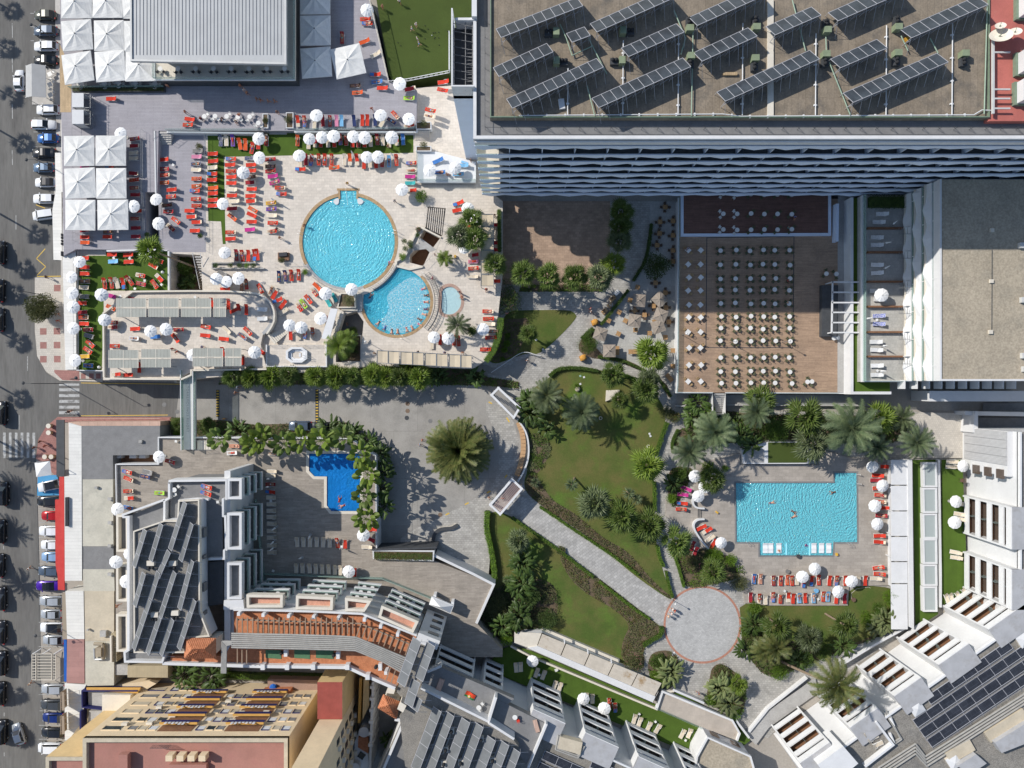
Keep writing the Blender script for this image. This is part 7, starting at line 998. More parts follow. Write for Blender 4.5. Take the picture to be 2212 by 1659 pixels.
def hd_(txt,w,h,lb_,zb=.05,m='hedge_green',de_=120,nm='hedge',co0=True,ls=.17):
 pts=sl_([V3(p.x,p.y,0)for p in GL(txt,zb)],1);r=random.Random(len(txt)*7+int(pts[0][0]*10));t=tag(em(nm,(pts[0][0],pts[0][1],zb)),lb_,'hedge')
 if co0:g=MB();g.wl(pts,zb,zb+h*.86,w*.8);sub(t,'core',g,M['bush_dark'])
 g=MB()
 for a,b in zip(pts,pts[1:]):
  d=b-a;L=d.length;n=V3(-d.y,d.x,0).normalized()
  for i in rn(int(L*de_)):
   p=a+d*r.random()+n*r.uniform(-.5,.5)*w*1.1;z=zb+h*(r.uniform(.75,1.05)if r.random()<.75 else r.uniform(.1,.8));g.leaf(V3(p.x,p.y,z),V3(r.uniform(-1,1),r.uniform(-1,1),r.uniform(0,.9)).normalized(),V3(0,0,1),ls*r.uniform(.7,1.3),ls*.6)
 sub(t,'foliage',g,M[BC.get(m,m)]);return t
def gc(txt,h,n_m2,m,lb_,ls=.22,zb=.05,k=2,seed=1,c2=None,ho_=()):
 P=sp_(GL(txt),k)if k else GL(txt);r=random.Random(seed);xs=[p.x for p in P];ys=[p.y for p in P];g=MB();g.sh_(P,zb+.008+seed*.0004);sr('flower_bed',g,soi,'soil under the '+lb_);A=abs(sum(P[i].x*P[(i+1)%len(P)].y-P[(i+1)%len(P)].x*P[i].y for i in rn(len(P))))/2;n=int(A*n_m2);mats=[M[BC.get(m,m)]]+([M[BC.get(c2,c2)]]if c2 else[]);cnt=0;tries=0
 from mathutils import noise
 while cnt<n and tries<n*12:
  tries+=1;x,y=r.uniform(min(xs),max(xs)),r.uniform(min(ys),max(ys))
  if not inpoly((x,y),P):continue
  nv=noise.noise(V3(x*.7,y*.7,seed));cnt+=1
  if nv<-.32:continue
  g.cur=1 if c2 and noise.noise(V3(x*.45+9,y*.45,seed))>.02 else 0;g.leaf(V3(x,y,zb+h*(.25+.75*r.random())*(.5+.9*max(0,nv+.3))),V3(r.uniform(-1,1),r.uniform(-1,1),r.uniform(.1,1)).normalized(),V3(0,0,1),ls*r.uniform(.6,1.4),ls*.55)
 return tag(g.obj('ground_cover',mats),lb_,'ground cover',None,'stuff')
CN={'r':('red','red'),'d':('crimson','crimson'),'o':('orange','orange'),'t':('tan','beige'),'b':('blue','blue'),'n':('navy','navy'),'e':('teal','teal'),'m':('magenta','magenta'),'p':('pink','pink'),'l':('lime','lime'),'u':('purple','purple'),'w':('cloth_white','white'),'y':('yellow','yellow'),'g':('grey_cloth','grey'),'q':('lightblue','light blue'),'k':('brown_cloth','brown'),'s':('stripes','striped'),'a':('peach','peach'),'c':('charcoal','black')};SW=['navy','crimson','charcoal','lightblue','purple','red','cloth_white','teal']
def pe(pose,loc,rz,lb_,sk='skin_tan',bot='navy',top=None,hair='hair_dark',gp=None,sc=1.):
 m={'body':M[sk],'shorts':M[bot],'hair':M[hair]}
 if top:m['shirt']=M[top]
 return plc(PP[pose],'person',loc,rz,lb_,'person',gp,m,sc,skip=()if top else('shirt',))
def items(txt,c,r):
 for w in txt.split():
  if w.startswith('@'):c,r=[int(q)for q in w[1:].split(',')];continue
  f=w.split(',');yield c,r,float(f[0]),float(f[1]),f[2:]
NL=[0];BK=MB();BT=[]
def bulk(k,p,rz,mm):
 mx=Matrix.Translation(p)@Matrix.Rotation(rz,4,'Z')
 for pn,me,_ in k.parts:
  m=mm.get(pn,me.materials[0])
  if m not in BT:BT.append(m)
  BK.cur=BT.index(m);BK.add([mx@v.co for v in me.vertices],[tuple(f.vertices)for f in me.polygons])
def LZ(zone,axis,c,r,z,txt,gp=None):
 L=[];hid=zone[0]=='~';zone=zone.strip('~')
 for cc,rr,x,y,f in items(txt,c,r):L.append((cc*2212+x,rr*1659+y,T(cc,rr,x,y,z+.35),float(f[0])if f[1:]else(90 if axis=='x' else 0),f[-1]))
 L.sort(key=lambda q:q[0]if axis=='x' else q[1]);ends=('left','right')if axis=='x' else('top','bottom')
 for i,(gx,gy,p,ang,col)in en(L):
  per='*' in col;col=col.strip('*');mt,nm=CN[col];NL[0]+=1;p=V3(p.x,p.y,z);od=od_(i,len(L),*ends);lab=('%s sun lounger %s'%(nm,(od+' '+zone)if od else zone)).replace('  ',' ')
  if col=='t':k=LK[0];mm={}
  else:k=LK[RN.choice((1,1,1,2,1,3,1,1,1,4))if col in'rdo' else 1];mm={'towel':M[mt]}
  if k is LK[4]:mm={}
  rz=R(ang+RN.uniform(-4,4))
  if hid:bulk(k,p,rz,mm)
  else:plc(k,'sun_lounger',p,rz,lab,'sun lounger',gp or'sun loungers of the resort',mm,1.05)
  if per:
   sw=SW[(NL[0]*5)%len(SW)];sk=('skin_tan','skin_fair','skin_tan')[NL[0]%3];two=NL[0]%4==1;pe('lie' if NL[0]%3 else'prone',p+V3(0,0,.345 if NL[0]%3 else .36),rz,'sunbather on lounger '+((od+' '+zone)if od else zone),sk,sw,sw if two else None,('hair_dark','hair_blond','hair_dark','hair_grey')[NL[0]%4],'sunbathers on loungers',.97)
H=',0,';LZ('on the open grey terrace by the white cabins','x',0,0,ZU,'968,855,0,r');LZ('of the pair beside the cafe tables','y',0,0,ZU,'1645,1032,-15,r 1630,1080,-5,r*');LZ('~in the column right of the square parasols','y',0,0,ZU,'1170,1200,d* 1168,1262,d 1160,1322,t 1160,1368,t 1160,1500,d 1165,1555,r* 1168,1625,d* @0,1 1175,25,d 1190,165,d 1175,232,d* 1180,312,d 1180,385,d');LZ('~at the lower edge of the square parasols','x',0,1,ZU,'740,330,0,d 740,390,0,r 742,437,0,o 940,345,0,k* 935,388,0,r');LZ('~between the square parasols','x',0,0,ZU,'740,1440,0,m 955,1442,0,d');LZ('in the left column of the sunken terrace','y',0,0,ZD,'1420,1380,r 1425,1462,d* 1428,1515,r* 1425,1580,o* 1490,1640,r @0,1 1485,40,r* 1450,115,k* 1462,170,d* 1525,250,-40,r* 1480,310,-40,d*');LZ('in the right column of the sunken terrace','y',0,0,ZD,'1715,1305,g 1705,1355,p 1700,1418,s* 1700,1468,t 1705,1545,o* 1705,1608,o* 1690,1650,r* @0,1 1700,62,r* 1705,120,r* 1645,163,r 1660,215,r 1705,262,r 1690,335,r');LZ('in the column on the left lawn strip','y',0,0,ZD,'1845,1330,r 1848,1393,r 1840,1448,t 1840,1503,r 1838,1555,r 1848,1625,o @0,1 1845,12,r 1845,70,r 1845,118,r');LZ('in the row at the upper left lawn corner','x',0,0,ZD,'1908,1215,s 1955,1212,t 2012,1215,u* 2073,1245,95,o 2122,1250,o 2180,1280,80,r* @1,0 90,1212,d* 20,1240,r');LZ('in the first column right of the lawn strip','y',0,0,ZD,'2002,1375,r* 1995,1425,r 2000,1480,r* 2005,1530,r 2005,1583,r 2010,1638,t @0,1 2010,32,r 2030,80,t 2010,145,d 2012,222,-35,o* 1998,350,r* 1998,405,r')
LZ('in the second column right of the lawn strip','y',0,0,ZD,'2165,1368,s 2175,1425,r 2175,1475,r 2170,1530,k* 2170,1578,d 2180,1635,r @0,1 2170,35,r 2175,80,r 2190,155,-30,o* 2180,200,-30,r 2180,258,r 2165,325,m');LZ('in the third column left of the round pool','y',1,0,ZD,'130,1378,d* 130,1440,k* 130,1478,d* 150,1523,10,m 165,1575,12,m* 212,1625,r* @1,1 225,18,r* 135,95,y* 138,148,u* 140,203,t 150,268,r* 140,340,r*');LZ('~in the upper row along the white balustrade','x',1,0,ZU,'362,1048,r 420,1050,r* 505,1065,t 578,1045,d 640,1048,d* 697,1045,p 740,1045,q 848,1045,n 920,1042,r 963,1040,r 1030,1040,n 1095,1055,60,t 1205,998,-50,r* 1175,1048,-40,n* 1325,1085,10,r*');LZ('~in the row on the lawn under the balustrade','x',1,0,ZD,'360,1215,o* 455,1240,t 512,1225,d 560,1225,r 622,1225,t 675,1225,r 728,1205,d* 778,1210,r* 835,1225,r 885,1225,d* 940,1225,r 990,1220,t 1048,1205,d* 1095,1210,t 1150,1225,t 1215,1210,r 1270,1205,b');LZ('in the row below the lawn strip','x',1,0,ZD,'380,1405,t 432,1380,d 480,1385,85,r* 543,1380,r* 595,1380,r* 655,1380,r* 765,1380,t 812,1380,o 872,1380,r 935,1410,r 985,1400,t 1037,1405,r 1095,1395,85,d* 1150,1395,q* 1213,1385,r*');LZ('lying crosswise below the lawn-side row','x',1,0,ZD,'388,1463,0,r 680,1448,0,o*');LZ('~in the column left of the raised white terrace','y',1,0,ZD,'1345,1410,d* 1345,1475,t* 1335,1527,m 1335,1583,e 1345,1645,r');LZ('scattered between restaurant parasols and bowling green','y',1,0,ZU,'950,165,r* 965,205,r* 745,330,90,d* 940,360,20,o 1035,470,25,t 1035,645,r 1050,708,b* 1095,762,r 860,742,k* 880,802,o*')
LZ('near the lower end of the bowling green','y',1,0,ZU,'1335,770,10,d 1325,850,l* 1620,710,5,r 1615,780,-20,r* 1510,955,-18,r* 1500,1005,-15,t*');LZ('on the raised white terrace by the tower','x',1,0,ZT,'1575,1390,20,b 1590,1490,0,b* 1750,1505,0,q* 1790,1430,0,q');LZ('of the upper right pair near the tower foot','y',1,1,ZD,'1750,98,20,r 1745,158,15,r');LZ('~in the column under the right palm group','y',1,1,ZD,'1875,300,r 1880,545,d 1880,600,p* 1880,660,r* 1875,730,t');LZ('~half under the beige cabanas on the right','y',1,1,ZD,'2062,285,d 2062,440,d 2062,500,d 2068,770,r');LZ('in the column beside the curved hedge','y',1,1,ZD,'2005,1033,r* 2010,1095,r* 2020,1140,t 2045,1205,k* 2030,1258,r* 1985,1360,r*');LZ('~in the row by the twin umbrellas','x',1,1,ZD,'1520,1310,t 1590,1275,r 1640,1290,t 1710,1280,r* 1750,1285,r*');LZ('of the foursome left of the pool','x',1,1,ZD,'200,730,n* 255,725,n* 308,720,r* 370,715,r*');LZ('in the cluster outside the curved terrace corner','x',1,1,ZD,'40,838,-60,r* 130,850,60,t* 165,882,60,r 190,935,20,r 235,972,45,r 240,1032,30,t');LZ('of the trio left of the pools','x',1,1,ZD,'375,995,-55,r* 412,968,-55,l* 455,930,-50,r*');LZ('~under the umbrella at the lower left pool edge','x',1,1,ZD,'505,868,-50,r* 530,820,-45,o 625,955,-60,e 680,915,-60,e');LZ('~under the pair of umbrellas by the stair','x',1,1,ZD,'300,1232,r 370,1230,t 425,1220,r* 490,1215,r* 600,1110,70,d');LZ('on the curved corner of the pergola terrace','y',1,1,ZP,'60,1015,w 60,1095,w');LZ('in the row above the box hedge','x',0,1,ZD,'2045,545,d* 2095,550,r* 2148,550,r 2200,545,r @1,1 12,540,r')
LZ('~around the three umbrellas beside the pit stair','x',0,1,ZD,'1925,705,-30,g 1950,838,0,r 2090,820,k* 2130,795,d*');LZ('along the top of the corner lawn','x',0,1,ZD,'975,540,0,r 1115,543,0,r 985,600,0,q 1120,603,0,r 1330,640,-30,r 1375,595,-20,r');LZ('in the lower cluster on the corner lawn','x',0,1,ZD,'905,790,r* 965,785,95,r* 1010,785,100,t 1065,790,100,r 1120,765,120,r* 1220,722,-10,r* 1225,795,-10,d* 1340,800,-50,r* 1380,745,-45,r');LZ('in the column on the street-side lawn strip','y',0,1,ZD,'735,572,r 740,650,r 740,705,r 740,772,k* 732,825,t 735,903,g 715,960,r 720,1040,d 730,1085,r* 735,1138,r 770,1190,d* 775,1245,-12,g 785,1315,-40,r* 765,1370,-30,r* 740,1420,y 770,1500,b*');LZ('at the upper left of the pergola terrace','y',0,1,ZP,'970,900,-15,m 965,1000,-25,o*');LZ('in the middle of the pergola terrace','x',0,1,ZP,'985,1128,0,d* 980,1168,0,d* 1000,1330,0,r* 1175,1182,0,r 1165,1265,0,w* 1350,1250,0,b 1550,1190,0,d* 1520,1265,-45,r* 1785,1165,-10,r* 1780,1240,-10,r 1960,1195,-40,t 1940,1270,-10,r 2145,1205,-40,r* 2100,1250,-35,s*');LZ('~at the right end of the long pergola','x',0,1,ZP,'1830,960,r 1975,968,r 2030,1022,20,r 2065,1012,r 2130,1015,r');LZ('~by the lower pergolas above the shops','x',0,1,ZP,'1010,1575,0,r 1115,1580,0,r 1205,1515,r 1925,1385,r 2100,1450,r @1,1 45,1378,-30,r');LZ('on the plank terrace above the shop yard','y',0,2,ZL,'1105,760,-12,r* 1115,822,-20,r* 1280,762,-12,g 1262,800,-12,n* 1115,925,r* 1120,985,r 1385,940,l* 1115,1070,-12,b*');LZ('under the lone umbrella at the plank terrace corner','y',0,2,ZL,'1475,670,-12,d*')
LZ('on the hotel roof terrace with white table','y',0,2,ZT5,'1790,890,-15,o* 1785,945,-15,o*');LZ('near the palms at the footbridge end','x',0,2,ZL,'2010,595,0,w* 2140,562,-50,r* 2030,535,0,a*');LZ('~in the long column along the lower hotel wall','y',1,2,ZL,'140,755,t 130,792,t 130,865,d* 128,932,d 135,982,t 138,1038,t 138,1095,t 138,1150,t 140,1208,t 140,1268,t 140,1327,t 142,1395,t 143,1455,t');LZ('~in the upper row below the blue pool','x',1,2,ZL,'355,1362,t 410,1362,t 467,1362,t 525,1362,t 582,1364,t 637,1366,t 703,1370,r* 772,1375,r');LZ('~in the lower row below the blue pool','x',1,2,ZL,'348,1588,t 402,1588,t 462,1590,t 518,1592,t 572,1595,t 627,1597,t 683,1602,t 728,1605,t 782,1612,r 855,1618,r');LZ('by the umbrella right of the blue pool','y',1,2,ZL,'1000,1255,r 985,1340,-20,d 960,1408,t');LZ('~under palms near the blue pool top','y',1,2,ZL,'150,600,t*');LZ('~by the hidden corner left of the oblong pool','y',2,2,.3,'1505,905,-20,m 1475,955,-10,m 1470,1030,d 1460,1080,r*');LZ('inside the long curved wall by the oblong pool','y',2,2,.3,'1635,1240,30,r 1685,1265,30,r 1710,1335,40,t 1740,1378,60,r');LZ('~in the shade outside the long curved wall','y',2,2,.3,'1560,1395,70,d 1585,1445,70,d');LZ('in the column right of the oblong pool','y',3,2,.3,'985,713,r 945,790,r 930,830,d 950,900,r* 965,960,r* 965,1018,r* 990,1070,r 975,1135,d* 960,1310,r 960,1365,r 950,1585,10,r* 960,1640,r*');LZ('in the upper row below the oblong pool','x',3,3,.3,'@2,3 2090,20,b* 2145,20,a* @3,3 45,35,d* 107,35,r* 165,30,o* 205,35,r* 250,30,t 310,52,r 375,38,d 435,30,r* 530,35,r 590,35,r* 665,35,r* 780,35,t 838,35,r 930,22,0,t')
LZ('in the lower row by the brownish lawn','x',3,3,.3,'@2,3 2060,180,d 2135,190,r* 2190,200,t @3,3 42,178,r* 107,190,r* 175,180,r 215,190,r 268,185,q* 318,185,r 393,185,q* 475,172,r* 515,172,q* 590,192,r 660,190,d');LZ('on the turf of the right hotel','y',3,2,1.,'1590,672,t 1585,715,t 1690,1040,-10,t 1655,1125,-8,t 1650,1165,-8,t 1620,1455,-8,t 1625,1500,-8,t');LZ('in the foursome on the lower turf corner','x',3,3,1.,'1545,190,110,t 1585,185,108,t 1642,170,120,t 1700,135,132,t');LZ('on the roof patio of the right wing','y',3,3,13.6,'870,1345,-155,t 905,1398,-155,t 945,1458,-155,t');LZ('on the lawn before the lower white wing','x',2,3,.6,'35,785,95,t 75,780,93,t 215,830,70,t 275,850,70,t 370,940,75,t 415,955,70,t 645,1045,85,t 695,1055,88,t 840,1090,95,r* 890,1130,93,r* 1060,1230,75,t 1105,1255,68,t 1185,1295,70,t 1262,1315,62,t 1475,1360,62,t 1535,1355,68,t');mat('blue_pattern',(.62,.64,.70),(.03,.05,.36),7,.85,obj=True);CN['P']=('blue_pattern','blue patterned');mw=[];LZ('on the private terraces below the gravel roof','y',3,1,ZS,'985,190,w 955,260,w 940,393,w 940,458,w 940,630,w 940,700,w 930,855,w 965,930,w 955,1070,P 955,1140,P 930,1295,w 935,1365,w 938,1500,w 938,1580,w');stuff('sun_loungers',BK,BT,'remaining sun loungers half hidden below umbrellas, parasols, palms and in wall shadow','sun loungers')
def UZ(zone,axis,c,r,z,txt,kind=None,nm='sun_umbrella',what='white umbrella',gp='white round sun umbrellas',h=2.25,sc=1.):
 L=[(cc*2212+x,rr*1659+y,T(cc,rr,x,y,z+h))for cc,rr,x,y,f in items(txt,c,r)];L.sort(key=lambda q:q[0]if axis=='x' else q[1]);ends=('left','right')if axis=='x' else('top','bottom')
 for i,(gx,gy,p)in en(L):
  od=od_(i,len(L),*ends);rx,ry=R(RN.uniform(-8,8)),R(RN.uniform(-8,8));s_=sc*RN.uniform(.97,1.05);plc(kind or UK,nm,V3(p.x,p.y,z),0,(what+' '+(od+' ' if od else'')+zone),'umbrella',gp,sc=s_,rot=(rx,ry,RN.uniform(0,6)))
UZ('half hidden behind a square parasol on the grey terrace','x',0,0,ZU,'1042,1152');UZ('in the row on the lawn under the balustrade','x',1,0,ZD,'20,1180 447,1197 560,1172 668,1180 838,1175 940,1178 1163,1175');UZ('in the row above the white balustrade','x',1,0,ZU,'517,1005 1077,998 1327,1020');UZ('beside the bowling green fence','y',1,0,ZU,'945,70 1253,715');UZ('in the row below the lawn strip','x',1,0,ZD,'@0,0 2090,1482 @1,0 38,1352 366,1352 950,1362 1052,1340 1262,1645');UZ('on the raised white terrace by the tower','x',1,0,ZT,'1497,1468 1708,1442');UZ('over the sunken grey terrace','y',0,1,ZD,'1347,75 1372,268');UZ('folded half beside the square parasols','y',0,1,ZU,'1152,118');UZ('on the stone left of the round pool','y',0,1,ZD,'1923,100 1935,530');UZ('in the trio beside the pit stair','x',0,1,ZD,'1858,750 1960,780 2065,750');UZ('in the column along the street parapet','y',0,1,ZD,'672,612 622,735 625,873 620,985 632,1175 655,1455');UZ('at the left edge of the pergola terrace','y',0,1,ZP,'858,880 878,1105');UZ('on the pergola terrace above the shops','x',0,1,ZP,'1285,1205 1430,1170 1655,1400 2185,1385');UZ('under the tall leaning palm on the corner lawn','x',0,1,ZD,'1245,545');UZ('among the palms right of the stone stair','y',1,1,ZD,'1820,148 1905,240 1808,488');UZ('at the lower left edge of the round pool','x',1,1,ZD,'597,870 825,830');UZ('near the sloping pool bar roof','x',1,1,ZD,'278,1155 376,1173 567,1100');UZ('right below the half-moon pool','x',1,1,ZD,'1528,1265 1650,1262 1965,1190')
UZ('on the plank terrace of the lower hotel','y',0,2,ZL,'1375,632 1013,1090');UZ('above the street-side balcony trays','y',0,2,12.5,'1105,1465 988,1538 @0,3 1083,60');UZ('on the lower terrace right of the blue pool','y',1,2,ZL,'915,1315 800,1620');UZ('in the planted corner left of the oblong pool','y',2,2,.3,'1580,790 1665,905 1620,965');UZ('at the end of the long curved wall','y',2,2,.3,'1805,1370');UZ('in the column right of the oblong pool','y',3,2,.3,'912,705 988,873 930,1065 945,1212');UZ('over the lounger rows below the oblong pool','x',3,2,.3,'405,1610 @3,3 315,8 602,140 733,40');UZ('on the turf of the right hotel','y',3,2,1.,'1685,712 1628,1028 1630,1203');UZ('on the lawn before the lower white wing','x',2,3,.6,'190,740 615,1070 812,1150');UZ('open on the private terraces','y',3,1,ZS,'1000,885');UZ('on the private terraces','y',3,1,ZS,'1120,268 1045,422 1040,655 1030,1328 1000,1545 880,1090',CK,'closed_umbrella','folded white umbrella','folded umbrellas');UZ('on the lower blue pool terrace','x',1,2,ZL,'85,830 80,900 145,1250 130,1370 130,1430 440,1325 368,1525 715,1440',CK,'closed_umbrella','folded white umbrella','folded umbrellas');UZ('near the pools','x',1,0,ZD,'362,978 480,1340 820,1310 1175,1320 @1,1 125,50 30,770',CK,'closed_umbrella','folded white umbrella','folded umbrellas')
def PZ(zone,c,r,z,txt,kind=PK,h=2.95,what='large white square parasol',gp='square parasols',nm='square_parasol'):
 L=[(T(cc,rr,x,y,z+h),f)for cc,rr,x,y,f in items(txt,c,r)]
 for(p,f)in L:plc(kind,nm,V3(p.x,p.y,z),R(float(f[0])),what+' '+f[1].replace('_',' ')+' '+zone,'parasol',gp,rot=(R(RN.uniform(-2,2)),R(RN.uniform(-2,2)),R(float(f[0]))))
PZ('of the block beside the restaurant',0,0,ZU,'638,12,1,top_left 912,10,0,top_centre 1170,8,0,top_right_half_hidden 645,287,4,middle_left 925,288,0,middle_centre 1185,295,0,middle_right_half_hidden 655,572,8,bottom_left 935,555,3,bottom_centre 1195,560,1,bottom_right');PZ('of the block above the shop ledge',0,0,ZU,'662,1293,1,top_left 937,1292,0,top_right 668,1573,3,middle_left 943,1572,0,middle_right @0,1 675,188,-1,bottom_left 953,190,1,bottom_right');PZ('by the right side of the restaurant',1,0,ZU,'505,-25,0,shaded_uppermost 503,248,1,shaded_middle 512,527,4,shaded_lowest 785,512,13,tilted_sunlit');PZ('in the garden dining terrace',2,1,.03,'1100,935,-5,pale_one_at_the_upper_left 1275,925,45,shaded_one_at_the_upper_right 1060,1112,-8,sunlit_one_left_of_centre 1287,1065,-22,twisted_one_right_of_centre 1265,1165,20,dim_one_at_the_right 765,1225,-18,one_beside_the_round_bush 842,1370,0,lowest_one',SPK,2.4,'taupe square parasol','small square parasols')
def se_(kind,nm,p,rad,angs,tl,cat,gp,jit=6,mats=None):
 WORD={45:'upper right',135:'upper left',225:'lower left',315:'lower right',0:'right',90:'upper',180:'left',270:'lower'}
 for a in angs:
  t=R(a+RN.uniform(-jit,jit));q=V3(p.x+rad*cos(t),p.y+rad*sin(t),p.z);plc(kind,nm.split()[-2]+'_chair',q,t+R(RN.uniform(-10,10)),'%s, %s at the %s'%(nm,WORD[a],tl),' '.join(nm.split()[-2:]),gp,mats)
cols=[(2,1805),(2,1935),(2,2060),(2,2172),(3,62),(3,188)];rows=[505,628,748,845,962,1076,1180,1288,1428,1552,1642]
for j,y in en(rows):
 for i,(c,x)in en(cols):
  if j==10 and i==5:x+=15
  p=T(c,1,x+RN.uniform(-6,6),y+RN.uniform(-5,5)+(10 if j==10 else 0),ZB+.7);p.z=ZB;tl='%s row, %s column'%(ORD[j],ORD[i]);plc(TR,'cafe_table',p,0,'round white deck table, %s from the left'%tl,'table','round tables of the dining deck');se_(CO,'olive metal chair',p,.68,(45,135,225,315)if not(i==0 and j==8)else(45,225,315),'deck table in '+tl,'chair','olive chairs of the dining deck',14)
for j,y in en((503,625,738,852,975,1083,1210,1346,1495,1637)):
 for i,x in en((1526,1632)):
  p=T(2,1,x+RN.uniform(-5,5),y,ZB+.7);p.z=ZB;tl='%s from the top in the %s column'%(ORD[j],'left' if i==0 else'right');plc(TS,'cafe_table',p,R(45+RN.uniform(-5,5)),'square white deck table, '+tl,'table','square tables of the dining deck');se_(CW,'wicker chair',p,.72,(45,225)if j%3 else(135,315),'square table '+tl,'chair','wicker chairs of the dining deck')
k=0
for j,y in en((20,192,325)):
 for i,(c,x,wch)in en(((2,1825,1),(2,1945,1),(2,2065,0),(2,2180,0),(3,82,0),(3,205,0))):
  p=T(c,1,x,y+RN.uniform(-6,6),ZB+1);p.z=ZB+.35;tl='raised floor table, %s row, %s from left'%(ORD[j],ORD[i]);plc(TR,'cafe_table',p,0,'round white '+tl,'table','round tables of the raised floor');se_(CP if wch else CO,'white plastic chair' if wch else'olive metal chair',p,.7 if not wch else .75,(135,225)if wch else(45,225),tl,'chair','chairs of the raised floor')
for i,(c,r,x,y)in en(((3,1,505,706),(3,1,592,708),(3,1,570,1262),(3,1,603,1260),(3,1,342,1640),(3,1,380,1638))):
 p=T(c,r,x,y,ZB+.7);p.z=ZB;lab=['left of two above the white frame','right of two above the white frame','left one under the white frame end','right one under the white frame end','left one of the lowest pair','right one of the lowest pair'][i];plc(TR,'cafe_table',p,0,'round white deck table, '+lab,'table','loose tables of the dining deck')
 if i in(0,1,4,5):se_(CO,'olive metal chair',p,.68,(135,270)if i%2 else(90,225),'table, '+lab,'chair','olive chairs of the dining deck')
dn=[(1020,935,-20,0),(925,1038,-28,0),(1085,822,-15,0),(1222,985,0,1),(1060,1025,40,1),(1145,1062,0,1),(835,1112,-25,0),(980,1112,-25,0),(920,1225,-25,0),(1067,1192,0,0),(1190,1220,0,0),(1325,870,0,1),(1330,1000,0,1),(1355,1122,0,1),(1325,1255,0,0),(1233,1120,10,0),(1280,258,0,1),(1275,358,0,1),(1255,460,0,1),(1325,130,0,1),(1392,250,0,1),(1392,375,0,1),(1392,505,0,1),(1240,785,0,1),(1392,600,0,1),(1390,1370,0,0),(1390,1505,0,0)];dn.sort(key=lambda q:q[1])
for i,(x,y,a,ch_)in en(dn):
 p=T(2,1,x,y,.7);p.z=.03;tl='wooden garden table, %s down'%(ORD[i]if i<20 else ORD[i]);plc(TB,'wooden_table',p,R(a),'brown wooden garden table, %s from the top of the dining terrace'%ORD[i],'table','wooden tables of the garden terrace')
 if ch_:se_(CD,'dark wicker chair',p,.72,(0,90,180,270),tl+' the dining terrace','chair','dark chairs of the garden terrace')
for i,(x,y,a,l)in en(((1045,1380,90,'standing alone right of the lowest parasol'),(908,1370,0,'half under the lowest taupe parasol'),(1360,1605,40,'set diagonally at the terrace tip'))):
 p=T(2,1,x,y,.7);p.z=.03;plc(TBL,'wooden_table',p,R(a),'long brown wooden table '+l,'table','wooden tables of the garden terrace')
for i,(c,x,y)in en(((0,1765,1005),(0,1858,1003),(0,1958,1005),(0,2055,1010),(0,2157,1008),(1,20,1062))):
 p=T(c,0,x,y,ZU+.7);p.z=ZU;tl='cafe table %s along the balustrade'%od_(i,6,'left','right');plc(TR,'cafe_table',p,0,'round white '+tl,'table','cafe tables of the upper terrace');se_(CP,'white plastic chair',p,.72,(225,315)if i%2 else(225,45),tl,'chair','white chairs of the upper terrace')
for i in rn(8):
 p=V3(ba.x+1.3+i*(bb_.x-ba.x-3)/7,ba.y+1.7,8.42);tl='restaurant balcony table %s'%od_(i,8,'left','right');plc(TR,'cafe_table',p,0,'round white '+tl,'table','tables of the restaurant balcony');se_(CB2,'black dining chair',p,.72,(225,315),tl,'chair','black chairs of the restaurant balcony')
for i,(x,y)in en(((700,725),(905,722),(1025,715),(1170,718),(1340,722))):
 p=T(0,0,x,y,ZU+.7);p.z=ZU;tl='table %s below the parasol block'%od_(i,5,'left','right');plc(TS,'cafe_table',p,R(35),'pale square '+tl,'table','tables below the parasol block');se_(CP,'grey plastic chair',p,.72,(180,0,270),tl,'chair','chairs below the parasol block')
for i,(c,r,x,y,z,l)in en(((0,2,1505,915,ZT5,'on the hotel roof terrace'),(1,3,1925,1138,14.4,'on the roof terrace near the flag'),(2,3,25,1222,14.4,'on the roof terrace beside a red chair'),(0,0,430,640,.12,'upper one behind the grey street pavilion'),(0,0,430,730,.12,'middle one behind the grey street pavilion'),(0,0,435,820,.12,'lower one behind the grey street pavilion'))):
 p=T(c,r,x,y,z+.7);p.z=z;plc(TR if i<3 else TS,'cafe_table',p,.5,'white table '+l,'table','single cafe tables');se_(CP if i!=2 else CP,'white plastic chair' if i!=2 else'red plastic chair',p,.8,(45,270)if i!=2 else(315,),'table '+l,'chair','chairs of single tables',mats={q:M['red']for q in('seat','backrest','leg')}if i==2 else None)
